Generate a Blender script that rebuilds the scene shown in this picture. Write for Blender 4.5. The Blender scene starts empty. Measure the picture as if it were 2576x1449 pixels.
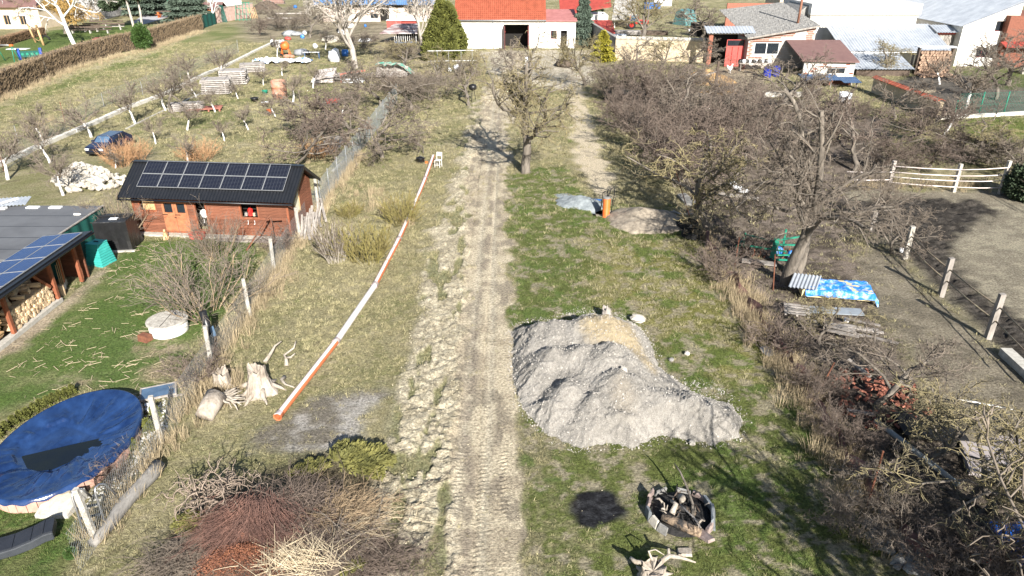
import bpy, math, random
import numpy as np
from mathutils import Vector, Matrix, Euler

S = bpy.context.scene
COL = S.collection
R = math.radians
# ------------------------------------------------------------------ camera, world, sun, exposure
CF, CP, CH = 1790.0, R(26.0), 16.5          # focal length in px of a 2576 px wide frame, pitch down, height
cam_d = bpy.data.cameras.new('camera'); cam = bpy.data.objects.new('camera', cam_d); COL.objects.link(cam)
cam.location = (0, 0, CH); cam.rotation_euler = (R(90) - CP, 0, 0)
cam_d.sensor_width = 36; cam_d.lens = 36 * CF / 2576; cam_d.clip_end = 4000; cam_d.clip_start = .1
S.camera = cam
SUN_EL, SUN_AZ = R(29), math.atan2(-.30, .95)      # shadows fall towards (-.30, .95)
w = bpy.data.worlds.new('World'); S.world = w; w.use_nodes = True
nt = w.node_tree; nt.nodes.clear()
bg = nt.nodes.new('ShaderNodeBackground'); out = nt.nodes.new('ShaderNodeOutputWorld')
sk = nt.nodes.new('ShaderNodeTexSky'); sk.sky_type = 'NISHITA'; sk.sun_disc = False
sk.sun_elevation = SUN_EL; sk.sun_rotation = math.atan2(.30, -.95); sk.air_density = 1.0; sk.dust_density = 1.0
nt.links.new(sk.outputs[0], bg.inputs[0]); nt.links.new(bg.outputs[0], out.inputs[0]); bg.inputs[1].default_value = .062
sd = bpy.data.lights.new('sun', 'SUN'); sd.energy = 4.9; sd.angle = R(.5); sd.color = (1, .955, .89)
sun = bpy.data.objects.new('sun', sd); COL.objects.link(sun)
ld = Vector((-.30 * math.cos(SUN_EL), .95 * math.cos(SUN_EL), -math.sin(SUN_EL)))
sun.rotation_euler = ld.to_track_quat('-Z', 'Y').to_euler(); sun.location = (20, -40, 60)
S.view_settings.view_transform = 'Standard'; S.view_settings.look = 'None'
S.view_settings.gamma = 1; S.view_settings.use_curve_mapping = False; S.view_settings.exposure = 1.3
S.render.engine = 'CYCLES'
S.render.resolution_x = 1024; S.render.resolution_y = 576

# ------------------------------------------------------------------ survey: a mark on the photograph -> the ground it stands on
def G(u, v, z=0.0):
    a = (u - 1288) / CF; b = -(v - 724.5) / CF
    dx, dy, dz = a, math.cos(CP) + b * math.sin(CP), -math.sin(CP) + b * math.cos(CP)
    t = (z - CH) / dz
    return Vector((dx * t, dy * t, z))
def Zat(v, Y):
    b = -(v - 724.5) / CF
    return CH + Y * (-math.sin(CP) + b * math.cos(CP)) / (math.cos(CP) + b * math.sin(CP))
def Xat(u, v, Y):
    a = (u - 1288) / CF; b = -(v - 724.5) / CF
    return Y * a / (math.cos(CP) + b * math.sin(CP))
def W(u, v, Y): return Vector((Xat(u, v, Y), Y, Zat(v, Y)))

# ------------------------------------------------------------------ materials
def nd(t, k, **kw):
    n = t.nodes.new(k)
    for a, b in kw.items(): setattr(n, a, b)
    return n
MATS = {}
def mat(name, c, c2=None, scale=4, rough=.85, bump=0, bscale=None, metal=0, stretch=None, rnd=0, detail=6, spec=.3, coat=0, sharp=None):
    if name in MATS: return MATS[name]
    m = bpy.data.materials.new(name); m.use_nodes = True; t = m.node_tree; t.nodes.clear()
    o = nd(t, 'ShaderNodeOutputMaterial'); p = nd(t, 'ShaderNodeBsdfPrincipled'); t.links.new(p.outputs[0], o.inputs[0])
    p.inputs['Roughness'].default_value = rough; p.inputs['Metallic'].default_value = metal
    p.inputs['Specular IOR Level'].default_value = spec; p.inputs['Coat Weight'].default_value = coat
    if c2 is None: c2 = tuple(x * .72 for x in c)
    tc = nd(t, 'ShaderNodeTexCoord'); mp = nd(t, 'ShaderNodeMapping'); t.links.new(tc.outputs['Object'], mp.inputs[0])
    if stretch: mp.inputs['Scale'].default_value = stretch
    no = nd(t, 'ShaderNodeTexNoise'); no.inputs['Scale'].default_value = scale; no.inputs['Detail'].default_value = detail
    no.inputs['Roughness'].default_value = .65
    t.links.new(mp.outputs[0], no.inputs[0])
    rp = nd(t, 'ShaderNodeValToRGB'); e = rp.color_ramp.elements
    a, b = sharp or (.32, .68)
    e[0].position = a; e[1].position = b; e[0].color = (*c2, 1); e[1].color = (*c, 1)
    t.links.new(no.outputs['Fac'], rp.inputs[0]); col = rp.outputs[0]
    if rnd:
        oi = nd(t, 'ShaderNodeObjectInfo'); mr = nd(t, 'ShaderNodeMapRange'); mr.inputs['To Min'].default_value = 1 - rnd; mr.inputs['To Max'].default_value = 1 + rnd
        t.links.new(oi.outputs['Random'], mr.inputs[0])
        mx = nd(t, 'ShaderNodeVectorMath', operation='SCALE'); t.links.new(col, mx.inputs[0]); t.links.new(mr.outputs[0], mx.inputs['Scale']); col = mx.outputs[0]
    t.links.new(col, p.inputs['Base Color'])
    if bump:
        bn = nd(t, 'ShaderNodeTexNoise'); bn.inputs['Scale'].default_value = bscale or scale * 4; bn.inputs['Detail'].default_value = 8
        t.links.new(mp.outputs[0], bn.inputs[0])
        bp = nd(t, 'ShaderNodeBump'); bp.inputs['Strength'].default_value = min(1, bump); bp.inputs['Distance'].default_value = .03 * max(1, bump)
        t.links.new(bn.outputs['Fac'], bp.inputs['Height']); t.links.new(bp.outputs[0], p.inputs['Normal'])
    MATS[name] = m
    return m
M = dict(
 concrete=mat('weathered concrete', (.50, .47, .41), (.24, .22, .19), 7, .9, .6, 30, rnd=.12),
 palec=mat('pale concrete', (.50, .48, .43), (.30, .285, .25), 5, .9, .5, 30),
 white=mat('white render', (.78, .77, .74), (.58, .56, .51), .9, .9, .2, 20),
 whitepaint=mat('white paint', (.74, .74, .73), (.5, .5, .48), 3, .5),
 cream=mat('cream render', (.62, .52, .38), (.48, .40, .29), .7, .9, .3, 12),
 earth=mat('earthen wall', (.55, .46, .32), (.38, .31, .21), 1.2, .95, .8, 9),
 oldwall=mat('old pinkish plaster', (.66, .58, .52), (.42, .33, .27), .5, .95, .5, 8),
 brick=mat('red brick', (.30, .12, .08), (.19, .075, .05), 5, .9, .5, 30, rnd=.25),
 block=mat('cinder block', (.50, .48, .45), (.38, .36, .34), 5, .92, .5, 30, rnd=.15),
 redroof=mat('orange red tiles', (.37, .10, .055), (.25, .065, .035), 1.4, .65, .3, 20),
 redroof2=mat('dark red sheet', (.33, .06, .045), (.22, .04, .032), 1.4, .6),
 pinkroof=mat('faded pink roof', (.40, .17, .16), (.28, .11, .10), 1.2, .7),
 blueroof=mat('blue metal roof', (.12, .22, .40), (.08, .16, .30), .5, .45, spec=.5),
 metalroof=mat('galvanised sheet', (.48, .51, .54), (.33, .36, .40), .8, .42, metal=.3),
 bluesheet=mat('blue grey sheet', (.10, .16, .27), (.06, .10, .18), 1.5, .45),
 brownroof=mat('brown felt roof', (.17, .10, .09), (.13, .075, .07), 1.5, .8),
 greyroof=mat('old grey slates', (.36, .35, .33), (.13, .125, .115), 3.5, .95, 1, 6),
 felt=mat('roofing felt', (.135, .14, .148), (.095, .098, .105), .5, .8, .2, 30),
 black=mat('black sheet metal', (.012, .013, .016), (.008, .009, .011), 3, .4, spec=.5),
 blackp=mat('black plastic', (.015, .015, .016), (.01, .01, .01), 3, .38, .4, 6, spec=.5),
 darkin=mat('dark interior', (.02, .018, .016), (.012, .011, .010), 3, .9),  # near black, stands in for the shade inside openings; also for dark joints
 redwood=mat('red brown stained planks', (.25, .098, .055), (.11, .043, .026), 3, .7, .4, 14, stretch=(.5, 1, 6), rnd=.22),
 redbeam=mat('red brown beam', (.30, .10, .05), (.17, .06, .03), 4, .7, .4, 14),
 lightwood=mat('light wood', (.52, .34, .17), (.40, .25, .12), 4, .7, .3, 20, rnd=.15),
 greywood=mat('weathered grey wood', (.34, .31, .28), (.18, .16, .14), 4, .9, .6, 20, stretch=(1, 1, .3), rnd=.25),
 darkwood=mat('dark old wood', (.12, .09, .07), (.06, .045, .035), 4, .9, .6, 20),
 log=mat('split firewood', (.62, .47, .30), (.42, .29, .17), 6, .85, .5, 20, rnd=.25),
 bark=mat('grey bark', (.22, .19, .155), (.07, .06, .05), 5, .95, 1, 18, stretch=(1, 1, .3)),
 barkpale=mat('pale bark', (.46, .42, .37), (.26, .23, .20), 4, .9, .7, 14, stretch=(1, 1, .35)),
 limed=mat('limed white trunk', (.76, .75, .72), (.5, .48, .45), 5, .9, .4, 20),
 birch=mat('birch bark', (.78, .77, .74), (.12, .11, .10), 2.2, .8, .2, 20, stretch=(1, 1, 2), sharp=(.28, .4)),
 twig=mat('grey brown twigs', (.23, .19, .15), (.11, .09, .072), 2, .9),
 twigdark=mat('purple brown twigs', (.20, .155, .125), (.085, .066, .054), 2, .9),
 twigtan=mat('tan twigs', (.36, .27, .17), (.22, .16, .10), 2, .9),
 twigyel=mat('lichened twigs', (.31, .26, .13), (.14, .12, .085), 1.6, .9),
 twigolive=mat('olive yellow stems', (.25, .22, .07), (.15, .12, .05), 2, .9),
 twigpale=mat('pale twigs', (.42, .38, .32), (.25, .22, .18), 2, .9),
 twigred=mat('rust red twigs', (.22, .115, .085), (.11, .068, .058), 1.2, .9),
 rootw=mat('bleached root wood', (.44, .39, .33), (.20, .17, .13), 5, .9, .8, 16),
 stumpw=mat('bleached stump wood', (.44, .385, .32), (.17, .14, .11), 4, .9, 1, 12, stretch=(1, 1, .35)),
 stoneW=mat('white rubble stone', (.54, .50, .43), (.34, .31, .26), 3, .9, .5, 12, rnd=.18),
 stone=mat('grey stone', (.32, .31, .29), (.17, .165, .155), 3, .9, .6, 12, rnd=.3),
 slabg=mat('blue grey slab stone', (.22, .24, .25), (.13, .14, .15), 3, .85, .5, 14, rnd=.25),
 slabp=mat('pinkish slab stone', (.36, .28, .25), (.22, .17, .15), 3, .85, .5, 14, rnd=.2),
 pipe=mat('orange sewer pipe', (.52, .155, .065), (.46, .13, .055), 2, .22, spec=.6),
 pipew=mat('whitish pipe', (.66, .62, .60), (.55, .50, .48), 2, .45),
 orange=mat('orange corrugated plastic', (.75, .17, .04), (.6, .13, .03), 3, .45),
 teal=mat('teal plastic', (.05, .38, .34), (.035, .28, .25), 3, .5),
 greennet=mat('dark green netting', (.012, .085, .07), (.01, .07, .055), 2, .75),
 greenpaint=mat('green painted steel', (.02, .24, .15), (.015, .15, .10), 3, .5),
 bluetarp=mat('dark blue tarpaulin', (.018, .048, .14), (.005, .016, .06), 1.3, .2, .8, 2.2, spec=.8, stretch=(1, 1, 1)),
 brightblue=mat('bright blue tarpaulin', (.02, .17, .55), (.35, .50, .68), 3.5, .4, .9, 6, sharp=(.36, .52)),
 blueplain=mat('royal blue sheet', (.012, .12, .52), (.01, .08, .38), 2, .35, .6, 4),
 blueitem=mat('blue plastic', (.03, .16, .5), None, 3, .4),
 whitesheet=mat('white plastic sheet', (.78, .79, .8), (.6, .62, .64), 3, .5, .5, 6),
 greysheet=mat('grey plastic sheet', (.34, .35, .36), (.16, .17, .18), 2, .6, .8, 6),
 redpaint=mat('faded red steel', (.52, .09, .075), (.40, .065, .055), 1.5, .5),
 redtr=mat('tractor red', (.55, .03, .025), None, 3, .35),
 maroon=mat('maroon boards', (.17, .03, .03), (.10, .02, .02), 3, .6),
 rust=mat('rusty steel', (.22, .09, .05), (.11, .045, .03), 6, .85, .4, 30),
 rusto=mat('flaking orange rust', (.42, .15, .07), (.30, .24, .2), 3, .8, .4, 20),
 steel=mat('galvanised steel', (.42, .43, .44), None, 5, .4, metal=.5),
 chrome=mat('chrome tube', (.5, .51, .53), (.3, .3, .32), 3, .25, metal=.8),
 rubber=mat('black rubber', (.014, .014, .014), None, 5, .7),
 carblue=mat('dark blue car paint', (.012, .018, .045), (.010, .015, .038), 1, .18, coat=.6, spec=.6),
 glass=mat('dark window glass', (.02, .026, .032), (.014, .018, .024), 1, .06, spec=.8),
 paleglass=mat('sky reflecting pane', (.10, .16, .24), (.05, .09, .15), 2, .08, spec=.9),
 lampglass=mat('headlight glass', (.6, .62, .64), None, 3, .1, spec=.8),
 greyplastic=mat('anthracite rattan plastic', (.045, .05, .058), (.03, .034, .04), 3, .5, .5, 60),
 chairm=mat('cream chair plastic', (.68, .66, .62), (.55, .53, .5), 4, .5),
 thuja=mat('yellow green thuja', (.15, .155, .035), (.04, .048, .012), 2.2, .8, rnd=.1),
 spruce=mat('blue green spruce', (.10, .135, .10), (.05, .07, .052), 1.2, .85),
 pine=mat('pine needles', (.075, .105, .055), (.03, .045, .025), 1.2, .85),
 golden=mat('golden conifer', (.34, .30, .035), (.16, .15, .02), 2, .8),
 ivy=mat('ivy leaves', (.06, .11, .025), (.025, .05, .012), 2, .6),
 deadcon=mat('yellowed conifer branch', (.18, .17, .05), (.07, .072, .022), 2, .8),
 straw=mat('pale dry reeds', (.60, .51, .36), (.42, .34, .22), 4, .85, rnd=.2),
 mound=mat('brown twiggy litter', (.13, .10, .075), (.05, .038, .03), 4, .95, 1, 14),
 soilh=mat('beige soil', (.36, .31, .24), (.15, .125, .095), 3.5, .95, 1, 9),
 ashh=mat('grey ash and cement', (.26, .285, .29), (.13, .15, .16), 3, .95, .8, 12),
 char=mat('charred wood', (.035, .033, .032), (.010, .010, .010), 5, .9, 1, 20),
 charw=mat('half charred log', (.30, .22, .15), (.03, .028, .027), 2.4, .9, .8, 20, sharp=(.45, .6)),
 ginger=mat('ginger fur', (.46, .24, .10), (.6, .42, .26), 6, .95),
 feather=mat('white feathers', (.82, .81, .78), None, 8, .9),
 comb=mat('red comb', (.5, .04, .03), None, 8, .7),
)
# ------------------------------------------------------------------ noise on numpy arrays
_rng = np.random.RandomState(5); _T = _rng.rand(256, 256)
def vn(x, y):
    xi = np.floor(x).astype(int); yi = np.floor(y).astype(int); fx = x - xi; fy = y - yi
    fx = fx * fx * (3 - 2 * fx); fy = fy * fy * (3 - 2 * fy)
    a = _T[xi & 255, yi & 255]; b = _T[(xi + 1) & 255, yi & 255]; c = _T[xi & 255, (yi + 1) & 255]; d = _T[(xi + 1) & 255, (yi + 1) & 255]
    return (a * (1 - fx) + b * fx) * (1 - fy) + (c * (1 - fx) + d * fx) * fy
def fbm(x, y, f=1., o=4, g=.5):
    s = 0; a = 1.; n = 0
    for k in range(o):
        s = s + a * vn(x * f + 17.3 * k, y * f + 9.1 * k); n += a; a *= g; f *= 2.03
    return s / n
def sdist(X, Y, pts):
    """signed distance to a closed polygon, positive inside"""
    p = np.array([(q[0], q[1]) for q in pts]); d = np.full(X.shape, 1e9); ins = np.zeros(X.shape, bool)
    for i in range(len(p)):
        a, b = p[i], p[(i + 1) % len(p)]; e = b - a; L = e @ e + 1e-12
        t = np.clip(((X - a[0]) * e[0] + (Y - a[1]) * e[1]) / L, 0, 1)
        d = np.minimum(d, (X - a[0] - t * e[0]) ** 2 + (Y - a[1] - t * e[1]) ** 2)
        c = (a[1] > Y) != (b[1] > Y)
        with np.errstate(divide='ignore', invalid='ignore'):
            xx = (b[0] - a[0]) * (Y - a[1]) / (b[1] - a[1] + 1e-12) + a[0]
        ins ^= c & (X < xx)
    d = np.sqrt(d); return np.where(ins, d, -d)
def sstep(x, a, b):
    t = np.clip((x - a) / (b - a), 0, 1); return t * t * (3 - 2 * t)
def UP(*q): return [G(*a) for a in q]

# ------------------------------------------------------------------ objects
def tag(o, label=None, cat=None, group=None, kind=None):
    if label: o['label'] = label
    if cat: o['category'] = cat
    if group: o['group'] = group
    if kind: o['kind'] = kind
    return o
def link(name, me, m=None, parent=None, smooth=False):
    o = bpy.data.objects.new(name, me); COL.objects.link(o)
    if m is not None:
        for x in (m if isinstance(m, (list, tuple)) else [m]): me.materials.append(x)
    if parent: o.parent = parent
    if smooth: me.shade_smooth()
    return o
def thing(name, label, cat, loc=(0, 0, 0), rz=0, group=None):
    o = bpy.data.objects.new(name, None); COL.objects.link(o); o.location = loc; o.rotation_euler = (0, 0, rz); o.empty_display_size = .2
    return tag(o, label, cat, group)
def copy_tree(o, loc=None, rz=None, sc=None, label=None, group=None, parent=None):
    c = o.copy(); COL.objects.link(c)
    if parent: c.parent = parent
    if loc is not None: c.location = loc
    if rz is not None: c.rotation_euler = (0, 0, rz)
    if sc is not None: c.scale = (sc, sc, sc) if not hasattr(sc, '__len__') else sc
    if label: c['label'] = label
    if group: c['group'] = group
    for ch in o.children: copy_tree(ch, parent=c)
    return c
BOXF = [(0, 3, 2, 1), (4, 5, 6, 7), (0, 1, 5, 4), (1, 2, 6, 5), (2, 3, 7, 6), (3, 0, 4, 7)]
class MB:
    def __init__(s): s.v = []; s.f = []; s.mi = []
    def add(s, vs, fs, mi=0):
        n = len(s.v); s.v += [tuple(a) for a in vs]; s.f += [tuple(i + n for i in f) for f in fs]; s.mi += [mi] * len(fs); return s
    def box(s, x0, x1, y0, y1, z0, z1, mi=0):
        return s.add([(x0, y0, z0), (x1, y0, z0), (x1, y1, z0), (x0, y1, z0), (x0, y0, z1), (x1, y0, z1), (x1, y1, z1), (x0, y1, z1)], BOXF, mi)
    def hexa(s, pts, mi=0): return s.add(pts, BOXF, mi)
    def beam(s, a, b, w, h=None, mi=0, w2=None, h2=None):
        a = Vector(a); b = Vector(b); h = h or w; w2 = w2 or w; h2 = h2 or h; d = (b - a).normalized()
        u = Vector((0, 0, 1)) if abs(d.z) < .95 else Vector((0, 1, 0))
        x = d.cross(u).normalized(); y = x.cross(d)
        vs = []
        for p, ww, hh in ((a, w, h), (b, w2, h2)):
            vs += [p - x * ww / 2 - y * hh / 2, p + x * ww / 2 - y * hh / 2, p + x * ww / 2 + y * hh / 2, p - x * ww / 2 + y * hh / 2]
        return s.add(vs, BOXF, mi)
    def tube(s, pts, r, n=8, mi=0, cap=True):
        pts = [Vector(p) for p in pts]; k = len(pts); rr = r if hasattr(r, '__len__') else [r] * k; vs = []; prev = None
        for i, p in enumerate(pts):
            d = (pts[min(i + 1, k - 1)] - pts[max(i - 1, 0)])
            d = d.normalized() if d.length > 1e-9 else Vector((0, 0, 1))
            if prev is None:
                u = Vector((0, 0, 1)) if abs(d.z) < .9 else Vector((1, 0, 0)); x = d.cross(u).normalized()
            else: x = (prev - d * prev.dot(d)).normalized()
            prev = x; y = d.cross(x)
            for j in range(n):
                a = 2 * math.pi * j / n; vs.append(p + (x * math.cos(a) + y * math.sin(a)) * rr[i])
        fs = [(i * n + j, i * n + (j + 1) % n, (i + 1) * n + (j + 1) % n, (i + 1) * n + j) for i in range(k - 1) for j in range(n)]
        if cap: fs += [tuple(range(n - 1, -1, -1)), tuple((k - 1) * n + j for j in range(n))]
        return s.add(vs, fs, mi)
    def lathe(s, prof, n=20, c=(0, 0, 0), mi=0, jit=0, rng=None):
        vs = []; k = len(prof)
        for r, z in prof:
            for j in range(n):
                a = 2 * math.pi * j / n; q = r * (1 + (rng.uniform(-jit, jit) if jit else 0)); vs.append((c[0] + q * math.cos(a), c[1] + q * math.sin(a), c[2] + z))
        fs = [(i * n + j, i * n + (j + 1) % n, (i + 1) * n + (j + 1) % n, (i + 1) * n + j) for i in range(k - 1) for j in range(n)]
        fs += [tuple(range(n - 1, -1, -1)), tuple((k - 1) * n + j for j in range(n))]
        return s.add(vs, fs, mi)
    def poly(s, pts, z0, z1, mi=0):
        n = len(pts); vs = [(p[0], p[1], z0) for p in pts] + [(p[0], p[1], z1) for p in pts]
        return s.add(vs, [tuple(range(n - 1, -1, -1)), tuple(range(n, 2 * n))] + [(i, (i + 1) % n, n + (i + 1) % n, n + i) for i in range(n)], mi)
    def prismx(s, prof, x0, x1, mi=0):
        n = len(prof); vs = [(x0, p[0], p[1]) for p in prof] + [(x1, p[0], p[1]) for p in prof]
        return s.add(vs, [tuple(range(n)), tuple(range(2 * n - 1, n - 1, -1))] + [(i, n + i, n + (i + 1) % n, (i + 1) % n) for i in range(n)], mi)
    def rock(s, c, r, rng, mi=0, flat=1.):
        vs = []; n = 7; rings = 4
        off = [rng.uniform(.75, 1.2) for _ in range(n)]
        vs.append((c[0], c[1], c[2] - r[2]))
        for i in range(1, rings):
            a = math.pi * i / rings
            for j in range(n):
                b = 2 * math.pi * j / n + .3 * i; q = off[j] * rng.uniform(.85, 1.12)
                vs.append((c[0] + r[0] * q * math.sin(a) * math.cos(b), c[1] + r[1] * q * math.sin(a) * math.sin(b), c[2] - r[2] * math.cos(a) * rng.uniform(.85, 1.1)))
        vs.append((c[0], c[1], c[2] + r[2] * rng.uniform(.8, 1)))
        fs = [(0, 1 + (j + 1) % n, 1 + j) for j in range(n)]
        for i in range(rings - 2):
            fs += [(1 + i * n + j, 1 + i * n + (j + 1) % n, 1 + (i + 1) * n + (j + 1) % n, 1 + (i + 1) * n + j) for j in range(n)]
        l = 1 + (rings - 2) * n; fs += [(l + j, l + (j + 1) % n, len(vs) - 1) for j in range(n)]
        return s.add(vs, fs, mi)
    def mesh(s, name):
        me = bpy.data.meshes.new(name); me.from_pydata(s.v, [], s.f); me.polygons.foreach_set('material_index', s.mi); me.update(); return me
    def build(s, name, m, parent=None, smooth=False, bevel=0):
        o = link(name, s.mesh(name), m, parent, smooth)
        if bevel:
            b = o.modifiers.new('bevel', 'BEVEL'); b.width = bevel; b.segments = 2; b.limit_method = 'ANGLE'
        return o
def np_mesh(name, V, F):
    """V (n,3), F (m,k) all faces with k corners"""
    me = bpy.data.meshes.new(name); V = np.asarray(V, np.float32); F = np.asarray(F, np.int32); k = F.shape[1]
    me.vertices.add(len(V)); me.vertices.foreach_set('co', V.ravel())
    me.loops.add(F.size); me.loops.foreach_set('vertex_index', F.ravel())
    me.polygons.add(len(F)); me.polygons.foreach_set('loop_start', np.arange(0, F.size, k, dtype=np.int32))
    me.polygons.foreach_set('loop_total', np.full(len(F), k, np.int32)); me.update(calc_edges=True); return me
def grid_mesh(name, X, Y, Z):
    n, m = X.shape; V = np.stack([X, Y, Z], -1).reshape(-1, 3); i = np.arange(n * m).reshape(n, m)
    F = np.stack([i[:-1, :-1], i[:-1, 1:], i[1:, 1:], i[1:, :-1]], -1).reshape(-1, 4); return np_mesh(name, V, F)
def corr(name, m, parent, p0, ux, uy, Lx, Ly, wave=.2, amp=.03, ny=2, across=True, th=0, smooth=True):
    """corrugated sheet: origin p0, unit vectors ux (waves along it) and uy"""
    ux = Vector(ux).normalized(); uy = Vector(uy).normalized(); nn = ux.cross(uy)
    nx = max(4, int(Lx / wave * 6)); vs = []; fs = []
    for s_ in (0, 1):
        for j in range(ny):
            for i in range(nx + 1):
                p = Vector(p0) + ux * (Lx * i / nx) + uy * (Ly * j / (ny - 1)) + nn * (amp * math.sin(2 * math.pi * i / 6) - s_ * .02); vs.append(p)
    q = ny * (nx + 1)
    for j in range(ny - 1):
        for i in range(nx):
            a = j * (nx + 1) + i; fs.append((a, a + 1, a + nx + 2, a + nx + 1)); fs.append((q + a, q + a + nx + 1, q + a + nx + 2, q + a + 1))
    b = MB(); b.add(vs, fs); return b.build(name, m, parent, smooth)
# ------------------------------------------------------------------ THE GROUND
def polyU(*q): return [tuple(G(*a))[:2] for a in q]
P_TRACK = polyU((1120,1470),(1325,1470),(1302,1100),(1282,700),(1276,430),(1288,300),(1325,190),(1330,135),(1288,135),(1262,190),(1222,235),(1198,300),(1180,420),(1172,700),(1145,1000))
P_SPOIL = polyU((960,1470),(1150,1470),(1150,1100),(1172,750),(1184,450),(1205,300),(1255,195),(1232,205),(1195,260),(1170,340),(1145,440),(1105,520),(1078,620),(1060,760),(1042,900),(1005,1000),(978,1100),(935,1240))
P_PATH2 = polyU((1425,150),(1470,215),(1482,300),(1520,400),(1560,470),(1530,505),(1490,480),(1470,430),(1440,400),(1452,300),(1425,220))
P_YARD = polyU((1200,128),(1500,126),(1500,200),(1440,230),(1330,215),(1240,195))
P_DUST = polyU((1330,900),(1420,930),(1400,1300),(1450,1470),(1320,1470),(1300,1100))
P_LAWN = polyU((-300,900),(150,765),(235,690),(345,610),(600,600),(660,640),(560,790),(470,900),(430,985),(340,985),(200,975),(0,1040),(-300,1200))
P_LAWN2 = polyU((-200,1250),(120,1262),(185,1290),(200,1370),(150,1470),(-300,1600))
P_SAND = polyU((-50,870),(150,765),(225,715),(235,690),(300,640),(265,690),(200,760),(60,870),(-50,920))
P_HAY1 = polyU((300,860),(370,830),(460,850),(480,880),(380,900),(310,885))
P_HAY2 = polyU((130,965),(190,940),(240,945),(210,970))
P_HAY3 = polyU((350,935),(430,905),(470,925),(430,970),(360,960))
P_PLAY = polyU((-200,190),(0,165),(190,130),(400,70),(360,55),(180,70),(110,80),(0,120),(-200,150))
P_MEADG = polyU((-100,330),(190,190),(300,150),(500,85),(640,50),(640,75),(520,110),(330,170),(150,230),(0,290),(-100,380))
P_HEDGES = polyU((-100,275),(0,240),(190,162),(370,118),(500,70),(500,84),(370,142),(190,185),(0,268),(-100,300))
P_ORCHG = polyU((330,330),(500,250),(640,230),(720,160),(820,140),(900,190),(820,250),(700,300),(520,330),(420,350))
P_FIELD = polyU((1276,430),(1430,420),(1490,520),(1700,520),(1800,640),(1880,770),(2000,950),(2150,1220),(2300,1400),(2330,1470),(1325,1470),(1302,1100),(1282,700))
P_BRIGHT = polyU((1500,600),(1760,600),(1880,800),(1960,960),(1800,960),(1640,830),(1500,760))
P_PADD = polyU((2130,480),(2540,480),(2700,520),(2800,1000),(2520,880),(2300,680),(2190,585))
P_MUD = polyU((2140,505),(2280,498),(2470,506),(2505,535),(2460,565),(2410,590),(2395,640),(2440,720),(2540,790),(2700,880),(2700,1030),(2500,860),(2380,745),(2280,650),(2190,575))
P_LANE = polyU((2190,590),(2300,690),(2520,890),(2700,1050),(2700,1300),(2450,1120),(2300,900),(2160,700))
P_LITTER = polyU((1560,200),(1900,240),(2240,300),(2240,480),(2160,600),(2280,900),(2500,1150),(2700,1400),(2700,1700),(2330,1470),(2150,1220),(2000,950),(1880,770),(1790,620),(1720,520),(1700,420),(1600,330),(1500,250))
P_GARD = polyU((2200,215),(2340,180),(2576,200),(2700,230),(2700,285),(2350,298),(2270,265))
P_GR2 = polyU((2380,300),(2700,288),(2700,400),(2540,385),(2430,345))
P_GR3 = polyU((2440,165),(2700,175),(2700,215),(2530,225),(2420,185))
P_YARDR = polyU((1780,170),(1900,170),(1960,230),(1900,250),(1820,235),(1770,200))
P_ASH = polyU((615,1100),(700,1060),(800,990),(880,985),(960,965),(1000,985),(940,1020),(915,1100),(800,1140),(640,1135))
P_CHAR = polyU((1422,1290),(1440,1245),(1500,1225),(1545,1235),(1575,1280),(1560,1310),(1500,1330),(1450,1310))
P_BRUSH = polyU((390,1470),(440,1330),(560,1200),(800,1150),(950,1210),(980,1300),(1100,1470))
P_CONC = polyU((2450,1120),(2600,1090),(2700,1230),(2560,1240))
P_JUNK = polyU((590,60),(660,20),(800,15),(960,50),(1060,110),(1190,150),(1180,190),(1000,220),(900,120),(720,90),(640,110))

# lattice, finest where the place is seen closest
xs = np.concatenate([np.linspace(-900, -120, 14)[:-1], np.arange(-120, -40, 1.1), np.arange(-40, -20, .34), np.arange(-20, -4.2, .16), np.arange(-4.2, 1., .065), np.arange(1., 16, .13), np.arange(16, 40, .3), np.arange(40, 120, 1.1), np.linspace(120, 900, 14)])
ys = [-60., -20., 0., 6.]; y = 9.
while y < 260: ys.append(y); y += .055 if y < 20 else .055 + (y - 20) * .0062
ys += [300, 400, 600, 1000, 1800]; ys = np.array(ys)
X, Y = np.meshgrid(xs, ys)
n1 = fbm(X, Y, .35, 4); n2 = fbm(X + 50, Y + 20, 1.6, 4); n3 = fbm(X + 9, Y + 77, 6., 3); n4 = fbm(X - 9, Y + 7, .08, 3)
wx = X + (fbm(X, Y, .9, 4) - .5) * 1.3 * np.clip(Y / 35, .55, 2.2); wy = Y + (fbm(X + 31, Y, .9, 4) - .5) * 1.3 * np.clip(Y / 30, .6, 3)
def mask(P, soft=.35, bias=0.):
    d = sdist(wx, wy, P); return sstep(d + bias, -soft, soft)
def C(*c): return np.array(c)
def mix(a, b, t): return a * (1 - t[..., None]) + b * t[..., None]
sc_ = np.ones(X.shape)
straw = C(.25, .225, .13); straw2 = C(.37, .325, .215); olive = C(.145, .148, .05); green = C(.085, .125, .032); brown = C(.13, .105, .075)
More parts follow.
